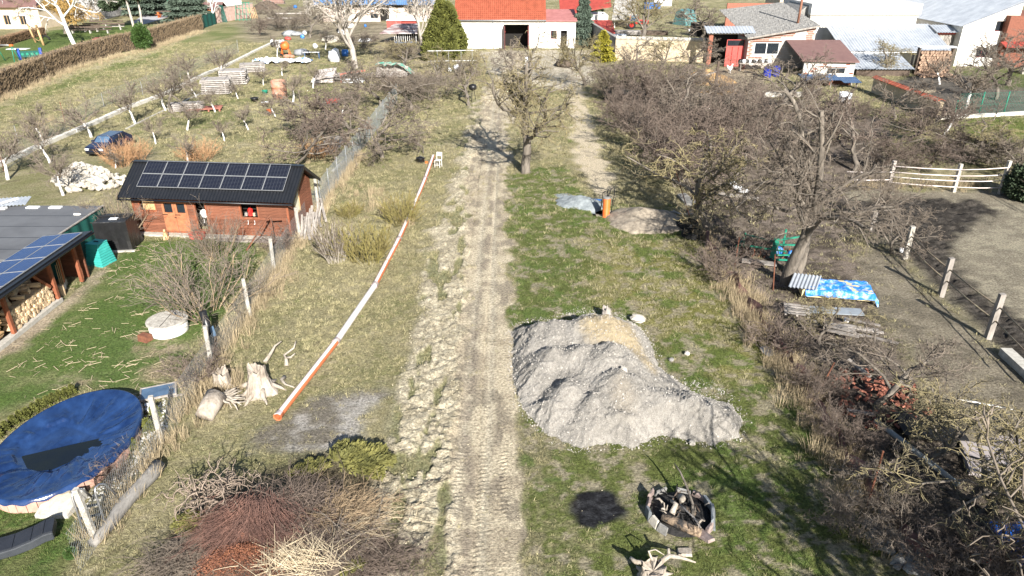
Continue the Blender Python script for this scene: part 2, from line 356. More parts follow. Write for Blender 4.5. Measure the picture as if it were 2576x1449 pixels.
# default: dry meadow, straw and green mixed
t = sstep(n1 * .35 + n2 * .45 + n3 * .2, .46, .56)
col = mix(straw, straw2, sstep(n2, .4, .65)); col = mix(col, C(.15, .155, .06), t * .7); col = mix(col, col * 1.12, sstep(Y, 60, 75) * (1 - t))
col = mix(col, brown, sstep(n3 * .5 + n2 * .5, .6, .72) * .6)
grassy = np.ones(X.shape); height = (n2 - .5) * .07 + (n3 - .5) * .035
def lay(P, c, amount=1., soft=.35, g=None, bias=0.):
    global col, grassy
    m = mask(P, soft, bias) * amount; col = mix(col, c, m)
    if g is not None: grassy = grassy * (1 - m) + g * m
    return m
lay(P_MEADG, mix(C(.22, .22, .10), C(.13, .165, .055), sstep(n1, .35, .6)), .8, 1.5); lay(P_HEDGES, straw2 * 1.15, .85, .8)
lay(P_PLAY, C(.10, .145, .04), .95, 1.5); lay(P_ORCHG, C(.13, .15, .055), .5 * sstep(n1 + n2 * .4, .5, .75), 2)
lay(P_JUNK, mix(C(.30, .255, .19), C(.17, .14, .105), t), .75, 2, .5)
tf = sstep(n1 * .3 + n2 * .45 + n3 * .25, .42, .56)
mF = lay(P_FIELD, mix(C(.20, .19, .10), C(.105, .125, .036), sstep(n1 * .3 + n2 * .4 + n3 * .3, .34, .50)), .97, .5)
lay(P_BRIGHT, mix(C(.22, .205, .075), C(.15, .145, .04), tf), .8, 1.2)
mL = lay(P_LITTER, mix(C(.19, .155, .13), C(.075, .06, .05), tf) * (.62 + .38 * sstep(Y, 20, 34))[..., None], .95, .9, .15)  # litter darkens towards the near end, shade of the scrub put into the colour
lay(P_PADD, mix(C(.30, .27, .20), C(.21, .185, .14), tf), 1, .5, 0)
mM = lay(P_MUD, mix(C(.085, .075, .065), C(.035, .031, .027), sstep(n3, .3, .55)), 1, .6, 0)
lay(P_LANE, mix(C(.235, .205, .155), C(.15, .13, .10), tf), .95 * (1 - mM), .6, 0)
lay(P_GARD, mix(C(.15, .135, .115), C(.10, .09, .078), tf), 1, .8, 0)
lay(P_GR2, mix(C(.19, .20, .07), C(.12, .145, .04), tf), 1, .8); lay(P_GR3, C(.09, .12, .035), .8, 1)
lay(P_YARDR, mix(C(.33, .28, .20), C(.24, .20, .145), tf), 1, .8, 0)
mLw = lay(P_LAWN, mix(C(.16, .18, .075), C(.085, .135, .036), sstep(n1 * .6 + n2 * .4, .36, .52)), .95, .6)
lay(P_LAWN2, mix(C(.12, .135, .05), C(.07, .12, .028), tf), .95, .3)
lay(P_SAND, mix(C(.38, .32, .24), C(.28, .235, .17), tf), 1, .25, 0, )
for P in (P_HAY1, P_HAY2, P_HAY3): lay(P, mix(C(.44, .36, .26), C(.28, .225, .15), tf), .85 * sstep(n2 + n3 * .5, .5, .75), .45, .5)
lay(P_ASH, mix(C(.36, .34, .32), C(.17, .15, .13), sstep(n2 * .5 + n1 * .5, .42, .6)), .85, .5, 0)
lay(P_BRUSH, brown * .8, .8, .5, .1)
mS = lay(P_SPOIL, mix(C(.50, .445, .33), C(.33, .29, .21), sstep(n3 * .5 + n2 * .5, .4, .6)), .97, .28, 0)
lay(P_SPOIL, C(.12, .14, .055), 0)
tg = sstep(fbm(X * 1.5, Y * .5, .9, 4), .60, .66) * mS; col = mix(col, C(.14, .15, .06), tg * .8); grassy = np.maximum(grassy, tg * .7)
mP2 = lay(P_PATH2, C(.52, .445, .325), .97, .45, 0)
mY = lay(P_YARD, mix(C(.52, .47, .38), C(.36, .32, .25), tf), .95, 1.2, 0)
mT = lay(P_TRACK, mix(C(.52, .45, .33), C(.40, .34, .25), sstep(n2 * .7 + n1 * .3, .42, .6)), .97, .16, 0)
# the two compacted wheel lanes and the lug prints
def lane(cx, wd):
    return np.exp(-((X - cx - (n4 - .5) * .3) / wd) ** 2 * 2)
trk = np.clip(mT, 0, 1)
dark = sstep(fbm(X * 2.2, Y * .8, 1, 4), .54, .66) * trk
col = mix(col, C(.21, .18, .14), dark * .7)
l1, l2 = lane(-.72 - Y * .010, .22), lane(-1.75 - Y * .004, .26)
pr = np.clip(l1 + l2, 0, 1) * trk
col = mix(col, C(.49, .44, .34), pr * .6)
near = np.clip((34 - Y) / 14, 0, 1)
lug = (np.abs(((Y * 5.2 + .9 * np.abs(((X * 2.6) % 1) - .5)) % 1) - .5) * 2)
lan = np.clip(sum(np.exp(-((X - c_ - (n4 - .5) * .5) / w2) ** 4) for c_, w2 in ((-2.62, .24), (-1.85, .22), (-1.02, .20), (-.35, .26))), 0, 1); lugm = lan * trk * near * sstep(fbm(X * 2, Y * .3, 1.2, 3), .34, .55)
height = height * (1 - .8 * trk) - pr * .045 + lugm * (sstep(lug, .3, .7) - .5) * .04
col = mix(col, col * .74, lugm * (1 - sstep(lug, .12, .38)) * .8); col = mix(col, C(.25, .21, .165), np.exp(-((X + 1.45 + (n4 - .5)) / .22) ** 2) * trk * sstep(n2, .42, .6) * .7)  # shade in the lug grooves painted in; the middle strip is brown soil
rut = np.exp(-((X + 1.16 + (n4 - .5) * .2) / .05) ** 2) + np.exp(-((X + 2.5 + (n4 - .5) * .3) / .05) ** 2)
height -= rut * trk * .05
clod = (fbm(X, Y, 4.5, 4, .6) - .35); height += mS * (.08 + clod * .26) * np.clip(1.15 - tg, 0, 1) * np.clip(Y / 9, 1, 1.6) * .75
height += mM * (fbm(X, Y, 2.2, 3, .6) - .5) * .6 + mL * (n3 - .5) * .1
cracks = sstep(np.abs(fbm(X, Y, 2.5, 3) - .5), .0, .03); col = mix(col, col * .72, (1 - cracks) * (mS * .5 + trk * .35))
mCh = lay(P_CHAR, mix(C(.035, .036, .04), C(.014, .014, .016), sstep(n3, .4, .6)), 1, .13, 0)
lay(P_CONC, C(.33, .29, .29), 1, .1, 0)
lay(P_DUST, C(.22, .185, .13), .55 * sstep(n2, .35, .55), .8)
bg_ = sstep(fbm(X + 70, Y + 9, .9, 3), .56, .66) * grassy * (mF + mLw); col = mix(col, C(.085, .14, .032), bg_ * .6)
# pebbles and bare soil flecks through the field
fl = sstep(fbm(X + 3, Y + 3, 1.9, 5, .65), .55, .63) * mF * (1 - mCh) * (1 - trk); col = mix(col, C(.30, .26, .19), fl * .8); grassy = grassy * (1 - fl * .8)
# the hole for the well shaft
hc = G(1524, 541); height -= 1.3 * np.clip(1 - sstep(np.hypot((X - hc.x - .1) / 1.0, (Y - hc.y - .5) / .8), .8, 1.15), 0, 1)
far = sstep(Y, 120, 300); height *= (1 - far)
gm = grid_mesh('ground', X, Y, height)
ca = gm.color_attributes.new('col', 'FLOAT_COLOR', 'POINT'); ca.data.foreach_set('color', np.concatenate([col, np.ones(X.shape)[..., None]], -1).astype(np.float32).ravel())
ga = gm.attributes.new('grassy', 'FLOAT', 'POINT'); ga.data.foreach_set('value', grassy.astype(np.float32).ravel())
def ground_mat():
    m = bpy.data.materials.new('ground cover'); m.use_nodes = True; t = m.node_tree; p = t.nodes['Principled BSDF']
    p.inputs['Roughness'].default_value = .95; p.inputs['Specular IOR Level'].default_value = .1
    a = nd(t, 'ShaderNodeVertexColor', layer_name='col'); g = nd(t, 'ShaderNodeAttribute', attribute_name='grassy')
    tc = nd(t, 'ShaderNodeTexCoord')
    n1 = nd(t, 'ShaderNodeTexNoise'); n1.inputs['Scale'].default_value = 9; n1.inputs['Detail'].default_value = 8; n1.inputs['Roughness'].default_value = .75
    t.links.new(tc.outputs['Object'], n1.inputs[0])
    n2 = nd(t, 'ShaderNodeTexVoronoi'); n2.inputs['Scale'].default_value = 7; t.links.new(tc.outputs['Object'], n2.inputs[0])
    r = nd(t, 'ShaderNodeValToRGB'); e = r.color_ramp.elements; e[0].position = .33; e[1].position = .67; e[0].color = (.30, .29, .28, 1); e[1].color = (1.62, 1.62, 1.6, 1)
    t.links.new(n1.outputs['Fac'], r.inputs[0])
    v = nd(t, 'ShaderNodeVectorMath', operation='MULTIPLY'); t.links.new(a.outputs[0], v.inputs[0]); t.links.new(r.outputs[0], v.inputs[1])
    t.links.new(v.outputs[0], p.inputs['Base Color'])
    n3 = nd(t, 'ShaderNodeTexNoise'); n3.inputs['Scale'].default_value = 16; n3.inputs['Detail'].default_value = 8; n3.inputs['Roughness'].default_value = .7
    t.links.new(tc.outputs['Object'], n3.inputs[0])
    b = nd(t, 'ShaderNodeBump'); b.inputs['Strength'].default_value = .9; b.inputs['Distance'].default_value = .13
    t.links.new(n3.outputs['Fac'], b.inputs['Height']); t.links.new(b.outputs[0], p.inputs['Normal'])
    return m
tag(link('ground', gm, ground_mat(), None, True), kind='structure', label='flat plot of dry grass, lawn, bare track and mud under everything')
# height look-up
def gz(x, y):
    i = min(max(int(np.searchsorted(ys, y)), 0), len(ys) - 1); j = min(max(int(np.searchsorted(xs, x)), 0), len(xs) - 1); return float(height[i, j])

# ------------------------------------------------------------------ scattering (stuff)
def scatter(name, pts, rot, scl, protos, label, cat, idx=None):
    me = bpy.data.meshes.new(name); me.vertices.add(len(pts)); me.vertices.foreach_set('co', np.asarray(pts, np.float32).ravel())
    for nm, ty, dat in (('rot', 'FLOAT_VECTOR', rot), ('scl', 'FLOAT', scl), ('idx', 'INT', idx if idx is not None else _rng.randint(0, len(protos), len(pts)))):
        at = me.attributes.new(nm, ty, 'POINT'); at.data.foreach_set('vector' if ty == 'FLOAT_VECTOR' else 'value', np.asarray(dat, np.int32 if ty == 'INT' else np.float32).ravel())
    o = link(name, me); tag(o, label, cat, kind='stuff')
    g = bpy.data.node_groups.new(name, 'GeometryNodeTree'); g.interface.new_socket('Geometry', in_out='INPUT', socket_type='NodeSocketGeometry'); g.interface.new_socket('Geometry', in_out='OUTPUT', socket_type='NodeSocketGeometry')
    gi = nd(g, 'NodeGroupInput'); go = nd(g, 'NodeGroupOutput'); ip = nd(g, 'GeometryNodeInstanceOnPoints'); jn = nd(g, 'GeometryNodeJoinGeometry')
    for p in reversed(protos):
        oi = nd(g, 'GeometryNodeObjectInfo'); oi.inputs['Object'].default_value = p; oi.inputs['As Instance'].default_value = True
        g.links.new(oi.outputs['Geometry'], jn.inputs[0])
    def attr(nm, ty):
        a = nd(g, 'GeometryNodeInputNamedAttribute', data_type=ty); a.inputs['Name'].default_value = nm; return a.outputs['Attribute']
    g.links.new(gi.outputs[0], ip.inputs['Points']); g.links.new(jn.outputs[0], ip.inputs['Instance']); ip.inputs['Pick Instance'].default_value = True
    g.links.new(attr('idx', 'INT'), ip.inputs['Instance Index']); g.links.new(attr('rot', 'FLOAT_VECTOR'), ip.inputs['Rotation']); g.links.new(attr('scl', 'FLOAT'), ip.inputs['Scale'])
    g.links.new(ip.outputs[0], go.inputs[0])
    md = o.modifiers.new('scatter', 'NODES'); md.node_group = g; return o
def proto(name, me, m):
    o = bpy.data.objects.new(name, me); me.materials.append(m); return o
def tuft_mesh(seed, n, h, sp, wd, lean):
    r = np.random.RandomState(seed); V = []; F = []
    for i in range(n):
        a = r.rand() * 6.283; q = r.rand() ** .5 * sp; bx, by = q * math.cos(a), q * math.sin(a); b = r.rand() * 6.283
        hh = h * r.uniform(.5, 1.1); L = lean * r.uniform(.3, 1.2); dx, dy = math.cos(a + r.uniform(-.8, .8)) * L, math.sin(a + r.uniform(-.8, .8)) * L
        ux, uy = math.cos(b) * wd / 2, math.sin(b) * wd / 2; k = len(V)
        V += [(bx - ux, by - uy, -.02), (bx + ux, by + uy, -.02), (bx + dx * .45 + ux * .7, by + dy * .45 + uy * .7, hh * .62), (bx + dx * .45 - ux * .7, by + dy * .45 - uy * .7, hh * .62), (bx + dx, by + dy, hh)]
        F += [(k, k + 1, k + 2), (k, k + 2, k + 3), (k + 3, k + 2, k + 4)]
    return np_mesh('tuft', V, F)
def gmat(name, c, c2, r):
    m = mat(name, c, c2, 1.2, .9, rnd=r); return m
def field_points(n, xr, yr, dens):
    """random points, kept with the probability dens(x, y)"""
    x = _rng.uniform(*xr, n); y = yr[0] + (yr[1] - yr[0]) * _rng.rand(n); i = np.searchsorted(ys, y).clip(0, len(ys) - 1); j = np.searchsorted(xs, x).clip(0, len(xs) - 1)
    keep = _rng.rand(n) < dens(i, j); return x[keep], y[keep], height[i[keep], j[keep]], i[keep], j[keep]
blk = (trk + mS * .9 + mM + mCh)
gcol = col
def greenness(i, j): return sstep(gcol[i, j, 1] / (gcol[i, j, 0] + 1e-6), .95, 1.18)
def brightness(i, j): return gcol[i, j].mean(-1)
dry_p = [proto('dry tuft', tuft_mesh(s, 12, .085, .10, .014, .15), gmat('dry grass blades', (.36, .325, .19), (.20, .175, .09), .4)) for s in range(4)]
grn_p = [proto('green tuft', tuft_mesh(s + 9, 12, .07, .08, .014, .09), gmat('green grass blades', (.14, .165, .052), (.075, .098, .028), .4)) for s in range(4)]
def inP(P, i, j): return sdist(X[i, j], Y[i, j], P) > 0
for nm, pr_, lab, gf in (('dry_grass', dry_p, 'short straw coloured dry grass over the plot', False), ('green_grass', grn_p, 'short green grass over the lawns and the field', True)):
    xx, yy, zz, ii, jj = field_points(230000, (-30, 26), (9, 62), lambda i, j: np.clip(grassy[i, j] * np.where(gf, greenness(i, j), 1 - greenness(i, j) * .93), 0, 1) * np.clip(1.25 - Y[i, j] / 55, .12, 1) * (.12 + .88 * sstep(n2[i, j] * .6 + n3[i, j] * .4, .42, .56)) * np.clip(sstep(brightness(i, j), .03, .08), .05, 1))
    n = len(xx); sc2 = _rng.uniform(.55, 1.25, n) * np.clip(yy / 26, .8, 1.6)
    if gf: sc2 *= np.where(inP(P_LAWN, ii, jj), .45, 1)
    else: sc2 *= np.where(inP(P_LAWN, ii, jj) | inP(P_LAWN2, ii, jj), .4, 1)
    scatter(nm, np.stack([xx, yy, zz], -1), np.stack([_rng.uniform(-.25, .25, n), _rng.uniform(-.25, .25, n), _rng.rand(n) * 6.28], -1), sc2, pr_, lab, 'grass')
xx, yy, zz, ii, jj = field_points(90000, (-75, 60), (60, 135), lambda i, j: np.clip(grassy[i, j], 0, 1) * .6 * (1 - np.clip(mL[i, j], 0, 1) * .6))
n = len(xx); scatter('far_grass', np.stack([xx, yy, zz], -1), np.stack([_rng.uniform(-.25, .25, n), _rng.uniform(-.25, .25, n), _rng.rand(n) * 6.28], -1), _rng.uniform(1.3, 2.6, n), dry_p + grn_p, 'dry and green grass of the far orchard and meadow', 'grass', idx=np.where(_rng.rand(n) < greenness(ii, jj) * .7 + .1, 4, 0) + _rng.randint(0, 4, n))
# tall dry weeds along fences and hedges
tall_p = [proto('tall dry tuft', tuft_mesh(s + 30, 26, .75, .22, .016, .3), gmat('tall dry stalks', (.44, .36, .23), (.27, .21, .13), .25)) for s in range(4)]
def along(pts, n, wd):
    P = [G(*q) for q in pts]; L = [0]
    for a, b in zip(P, P[1:]): L.append(L[-1] + (b - a).length)
    o = []
    for _ in range(n):
        s = random.uniform(0, L[-1]); k = max(i for i in range(len(L) - 1) if L[i] <= s); q = P[k].lerp(P[k + 1], (s - L[k]) / max(1e-6, L[k + 1] - L[k]))
        o.append((q.x + random.gauss(0, wd), q.y + random.gauss(0, wd), 0))
    return o
random.seed(3)
tp = along([(230,1370),(405,1125),(530,930),(625,800),(690,690),(757,605),(800,525),(905,390)], 620, .38) + along([(-60,268),(0,252),(125,198),(192,172),(305,140),(370,130),(430,105),(502,80)], 900, .8) \
   + along([(1790,650),(1880,780),(2000,960),(2060,1080),(2150,1230),(2260,1390)], 520, .45) + along([(1730,560),(1800,640)], 60, .4) + along([(90,320),(150,300)], 40, 1.2) + along([(1000,560),(900,480)], 60, 1.) + along([(520,940),(560,1000),(600,960)], 90, .5) \
   + along([(640,780),(700,690)], 60, .6) + along([(2150,470),(2500,470)], 120, .5) + along([(1500,960),(1560,1000)], 0, .1) + along([(1060,330),(820,400),(700,380)], 60, 1.5)
tp = np.array(tp); tp[:, 2] = 0; n = len(tp)
scatter('tall_dry_weeds', tp, np.stack([_rng.uniform(-.2, .2, n), _rng.uniform(-.2, .2, n), _rng.rand(n) * 6.28], -1), _rng.uniform(.4, 1.1, n), tall_p, 'tall pale dry weeds along the fences and the hedge', 'weeds')
stp = []
for s in range(3):
    b = MB(); b.beam((-.16, 0, .01), (.16, .03, .03), .012, .008); stp.append(proto('straw bit', b.mesh('straw bit'), gmat('straw bits', (.58, .48, .33), (.42, .34, .22), .2)))
xx, yy, zz, ii, jj = field_points(26000, (-26, -9), (14, 40), lambda i, j: np.clip(mLw[i, j], 0, 1) * .22 * sstep(n2[i, j], .45, .7)); n = len(xx)
scatter('straw_litter', np.stack([xx, yy, zz + .03], -1), np.stack([np.zeros(n), _rng.uniform(-.1, .1, n), _rng.rand(n) * 6.28], -1), _rng.uniform(.3, 1.6, n), stp, 'loose straw bits blown over the left lawn', 'straw')
# clods on the spoil strip and stones in the track
def rock_proto(seed, m):
    b = MB(); rr = random.Random(seed); b.rock((0, 0, .2), (1, .8, .6), rr); return proto('stone', b.mesh('stone'), m)
clp = [rock_proto(s, mat('beige clods', (.47, .42, .31), (.34, .30, .21), 3, .95, .6, 12, rnd=.25)) for s in range(4)]
xx, yy, zz, ii, jj = field_points(60000, (-9, 4), (9, 75), lambda i, j: np.clip(mS[i, j] * .65 + trk[i, j] * .06 + mF[i, j] * .010, 0, 1) * (1 - tg[i, j]))
n = len(xx); scatter('clods', np.stack([xx, yy, zz], -1), np.stack([_rng.rand(n) * 6, _rng.rand(n) * 6, _rng.rand(n) * 6], -1), .012 + .035 * _rng.rand(n) ** 3, clp, 'beige clods of dug earth along the left edge of the track', 'clods')
# ------------------------------------------------------------------ BARE TREES
class TM:
    """collects tapered tubes and turns them into one mesh"""
    def __init__(s): s.V = []; s.F = []; s.n = 0
    def tube(s, P, r, n):
        P = np.asarray(P, float); k = len(P); d = np.gradient(P, axis=0); d /= np.linalg.norm(d, axis=1)[:, None] + 1e-9
        u = np.where(np.abs(d[:, 2:3]) < .9, np.array([[0, 0, 1.]]), np.array([[1., 0, 0]]))
        x = np.cross(d, u); x /= np.linalg.norm(x, axis=1)[:, None] + 1e-9; y = np.cross(d, x)
        a = np.arange(n) * 2 * math.pi / n
        V = P[:, None, :] + (x[:, None, :] * np.cos(a)[None, :, None] + y[:, None, :] * np.sin(a)[None, :, None]) * np.asarray(r)[:, None, None]
        i = s.n + np.arange(k * n).reshape(k, n); j = np.roll(i, -1, 1)
        s.F.append(np.stack([i[:-1], j[:-1], j[1:], i[1:]], -1).reshape(-1, 4)); s.V.append(V.reshape(-1, 3)); s.n += k * n
    def mesh(s, name):
        me = np_mesh(name, np.concatenate(s.V), np.concatenate(s.F)); return me
def nrm(v): return v / (np.linalg.norm(v) + 1e-9)
def grow(r, tm, p, d, L, rad, lev, P):
    maxl = P['levels']; k = (6, 5, 4, 4, 3)[min(lev, 4)]; pts = [p]; dd = d; up = P['up'][min(lev, len(P['up']) - 1)]; wg = P['wig'] * (1 + .25 * lev)
    for i in range(k):
        dd = nrm(dd + r.randn(3) * wg + np.array([0, 0, up])); pts.append(pts[-1] + dd * L / k)
    pts = np.array(pts); tip = .55 if lev < maxl else .35; rr = np.linspace(rad, max(P['rmin'] * .8, rad * tip), k + 1)
    tm[0 if lev <= P['limb'] else 1].tube(pts, rr, (8, 6, 4, 3, 3, 3)[lev])
    if lev >= maxl: return
    nc = P['n'][lev]; nc = max(1, int(round(nc * r.uniform(.8, 1.2))))
    for c in range(nc):
        f = P['start'][min(lev, len(P['start']) - 1)]; t = f + (1 - f) * (c + r.rand()) / nc; q = t * k; i = min(int(q), k - 1); pos = pts[i] + (pts[i + 1] - pts[i]) * (q - i)
        ax = nrm(pts[i + 1] - pts[i]); s = nrm(np.cross(ax, r.randn(3))); an = R(P['ang'][min(lev, len(P['ang']) - 1)]) * r.uniform(.7, 1.25)
        nd_ = nrm(ax * math.cos(an) + s * math.sin(an))
        grow(r, tm, pos, nd_, L * P['len'][min(lev, len(P['len']) - 1)] * r.uniform(.65, 1.15) * (1.1 - .35 * t), max(P['rmin'], np.interp(t, [0, 1], [rad, rad * tip]) * P['rf']), lev + 1, P)
    if lev == 0 and P.get('lead', 1):
        grow(r, tm, pts[-1], dd, L * .7, rr[-1], 1, P)
BASE = dict(levels=4, limb=2, up=[.02, .06, .04, 0, 0], wig=.14, rmin=.007, n=[6, 6, 6, 5], start=[.55, .25, .2, .15], ang=[50, 48, 50, 55], len=[.95, .6, .55, .5], rf=.55)
def tree_meshes(seed, L, rad, lean=(0, 0, 1), **kw):
    P = dict(BASE); P.update(kw); r = np.random.RandomState(seed); tm = (TM(), TM())
    grow(r, tm, np.array([0, 0, -.05]), nrm(np.array(lean, float)), L, rad, 0, P)
    a, b = tm[0].mesh('trunk'), tm[1].mesh('crown'); 
    return a, b
def shrub_meshes(seed, L, stems, spread, rad=.02, **kw):
    P = dict(BASE); P.update(dict(levels=2, limb=0, n=[7, 6, 5], start=[.25, .15, .1], ang=[30, 40, 45], len=[.55, .5, .5], up=[.04, .03, 0], wig=.12, rmin=.006, lead=0)); P.update(kw); r = np.random.RandomState(seed); tm = (TM(), TM())
    for i in range(stems):
        a = r.rand() * 6.28; q = r.rand() ** .6; s = spread * q; b = r.rand() ** .5 * P.get('base', .25)
        grow(r, tm, np.array([math.cos(a) * b, math.sin(a) * b, -.05]), nrm(np.array([math.cos(a) * s, math.sin(a) * s, 1])), L * r.uniform(.65, 1.05) * (1 - .2 * q), rad * r.uniform(.6, 1.3), 0, P)
    return tm[0].mesh('stems'), tm[1].mesh('twigs')
def top_z(*mm): return max(max(v.co.z for v in m.vertices) for m in mm)
def arr(me):
    a = np.empty(len(me.vertices) * 3, np.float32); me.vertices.foreach_get('co', a); return a.reshape(-1, 3)
SP = {}
def species(key, ms, mats, names=('trunk', 'crown')):
    A = [arr(m) for m in ms]; z = np.concatenate([a[:, 2] for a in A]); SP[key] = (ms, mats, names, float(np.percentile(z, 99.5)))
    for m, x in zip(ms, mats): m.materials.append(x); m.shade_smooth()
def plant(name, key, u, v, vtop=None, h=None, rz=0, label='', cat='tree', group=None, wide=1., loc=None):
    ms, mats, names, hz = SP[key]; p = loc or G(u, v)
    if h is None: h = Zat(vtop, p.y)
    t = thing(name, label, cat, (p.x, p.y, gz(p.x, p.y) - .02), rz, group); s = h / hz; t.scale = (s * wide, s * wide, s)
    for me, nm in zip(ms, names): link(nm, me).parent = t
    return t
# kinds
for s in range(4):
    a, b = tree_meshes(20 + s, 1.0, .07, levels=3, limb=0, n=[8, 7, 6], start=[.75, .2, .15], ang=[48, 38, 45], len=[1.5, .6, .55], up=[0, .10, .08, .03], rmin=.010, wig=.13, rf=.5)
    species('orch%d' % s, (a, b), (M['limed'], M['twig']))
for s in range(3):
    a, b = tree_meshes(40 + s, 2.2, .13, levels=4, limb=1, n=[7, 7, 7, 5], start=[.5, .2, .15, .1], ang=[55, 50, 50, 55], len=[1.25, .62, .52, .45], up=[.02, .05, .03, 0], rmin=.008, wig=.2)
    species('old%d' % s, (a, b), (M['bark'], M['twig' if s != 1 else 'twigyel']))
a, b = tree_meshes(61, 3.4, .24, lean=(.06, .0, 1), levels=4, limb=2, n=[8, 8, 7, 6], start=[.45, .2, .15, .1], ang=[50, 48, 52, 55], len=[1.15, .55, .5, .42], up=[.02, .07, .02, 0], rmin=.011, wig=.16)
species('centre', (a, b), (M['bark'], M['twigyel']))
a, b = tree_meshes(63, 4.2, .30, lean=(.22, .12, 1), rf=.42, levels=4, limb=2, n=[7, 8, 7, 6], start=[.5, .25, .15, .1], ang=[46, 50, 52, 55], len=[.95, .55, .5, .4], up=[.05, .04, 0, -.03], rmin=.008, wig=.16)
species('big', (a, b), (M['bark'], M['twig']))
a, b = tree_meshes(65, 4.6, .26, lean=(.42, .1, 1), rf=.42, levels=4, limb=2, n=[7, 8, 7, 6], start=[.5, .25, .15, .1], ang=[58, 52, 52, 55], len=[.95, .55, .5, .4], up=[.02, .02, 0, -.04], rmin=.008, wig=.2)
species('big2', (a, b), (M['bark'], M['twig']))
a, b = tree_meshes(67, 4.2, .23, lean=(-.06, .0, 1), levels=4, limb=3, n=[8, 7, 7, 5], start=[.25, .2, .15, .1], ang=[42, 42, 46, 50], len=[1.25, .6, .5, .42], up=[.03, .08, .03, 0], rmin=.02, wig=.15)
species('pale', (a, b), (M['barkpale'], M['twigpale']))
a, b = tree_meshes(71, 4.6, .16, lean=(-.10, .0, 1), levels=4, limb=3, n=[8, 6, 5, 4], start=[.3, .25, .15, .1], ang=[48, 44, 46, 50], len=[1.0, .55, .5, .42], up=[.03, .05, 0, -.04], rmin=.022, wig=.12)
species('birch', (a, b), (M['birch'], M['twigpale']))
a, b = tree_meshes(73, 3.0, .2, levels=4, limb=1, n=[8, 7, 7, 6], start=[.4, .2, .1, .1], ang=[45, 45, 45, 40], len=[1.0, .6, .6, .8], up=[.03, .04, -.04, -.25], rmin=.02, wig=.12)
species('willow', (a, b), (M['bark'], mat('golden willow twigs', (.50, .33, .11), (.34, .22, .08), 2, .9)))
for s in range(4):
    a, b = shrub_meshes(80 + s, 2.6, 22, .85, .02, levels=3, n=[6, 6, 5], rmin=.0075, wig=.17, base=.7)
    species('thick%d' % s, (a, b), (M['bark'], M[('twigdark', 'twig', 'twigdark', 'twig')[s]]), ('stems', 'twigs'))
for s in range(3):
    a, b = tree_meshes(90 + s, 1.6, .075, levels=4, limb=1, n=[7, 6, 6, 5], start=[.3, .2, .15, .1], ang=[50, 50, 50, 55], len=[1.15, .6, .5, .45], up=[.03, .05, 0, 0], rmin=.0075, wig=.26)
    species('crook%d' % s, (a, b), (M['bark'], M[('twig', 'twigyel', 'twigdark')[s]]))
a, b = tree_meshes(97, 2.4, .05, levels=2, limb=0, n=[14, 5], start=[.12, .1], ang=[60, 60], len=[.42, .45], up=[.05, .1, .02], rmin=.010, wig=.14); species('sapling', (a, b), (M['bark'], M['twigyel']))
a, b = shrub_meshes(101, 1.7, 60, .62, .013, levels=1, n=[6], ang=[16], len=[.45], start=[.3], wig=.05, rmin=.007, base=.35); species('broom', (a, b), (M['twigpale'], M['twig']), ('stems', 'twigs'))
a, b = shrub_meshes(103, 1.4, 50, .75, .010, levels=1, n=[9], ang=[28], len=[.4], start=[.2], wig=.09, rmin=.007, base=.4); species('olive', (a, b), (M['twigolive'], M['twigolive']), ('stems', 'twigs'))
a, b = shrub_meshes(105, 2.1, 26, .95, .013, levels=2, n=[7, 5], ang=[34, 40], len=[.55, .5], start=[.2, .1], wig=.10, rmin=.005, base=.5, up=[.05, .04, .02]); species('lilac', (a, b), (M['twigtan'], M['twig']), ('stems', 'twigs'))
a, b = shrub_meshes(107, 1.6, 60, .8, .008, levels=1, n=[7], ang=[30], len=[.4], start=[.3], wig=.15, rmin=.006, base=.5); species('reed', (a, b), (mat('tan reed', (.46, .27, .14), (.34, .20, .11), 3, .9), MATS['tan reed']), ('stems', 'twigs'))
a, b = shrub_meshes(109, 1.3, 26, .9, .012, levels=2, n=[6, 4], ang=[35, 40], len=[.55, .5], start=[.2, .1], wig=.16, rmin=.006, base=.35); species('bramble', (a, b), (M['twigdark'], M['twigdark']), ('stems', 'twigs'))
for s in range(2):
    a, b = tree_meshes(111 + s, .9, .05, levels=3, limb=1, n=[5, 5, 4], start=[.5, .2, .15], ang=[60, 50, 50], len=[.9, .6, .5], up=[0, .04, .02], rmin=.008, wig=.2); species('small%d' % s, (a, b), (M['bark'], M['twigdark']))

# ------------------------------------------------------------------ EVERGREENS
def leaf_crown(seed, fn, n, size, aspect=1.6, droop=0.):
    """fn(r, n) -> points, outward dirs; one leaf quad per point"""
    r = np.random.RandomState(seed); P, D = fn(r, n); m = len(P)
    D = D + r.randn(m, 3) * .45; D[:, 2] -= droop; D /= np.linalg.norm(D, axis=1)[:, None]
    U = np.cross(D, r.randn(m, 3)); U /= np.linalg.norm(U, axis=1)[:, None]; s = size * r.uniform(.6, 1.3, (m, 1))
    a = P - U * s * .5; b = P + U * s * .5; c = P + D * s * aspect + U * s * .15; d = P + D * s * aspect - U * s * .15
    V = np.stack([a, b, c, d], 1).reshape(-1, 3); F = np.arange(4 * m).reshape(m, 4); return np_mesh('crown', V, F)
def ell(rx, ry, rz, zc, lump=.25, seed=1, shell=.35):
    def f(r, n):
        d = r.randn(n, 3); d /= np.linalg.norm(d, axis=1)[:, None]; th = np.arctan2(d[:, 1], d[:, 0]); q = 1 + lump * (fbm(th * 2.1 + seed * 7 + 40, d[:, 2] * 2.6 + 30, 1.6, 3) - .5) * 2
        rad = (1 - shell * r.rand(n) ** 1.6) * q; P = d * rad[:, None] * np.array([rx, ry, rz]); P[:, 2] += zc; k = P[:, 2] > 0.03; return P[k], d[k]
    return f
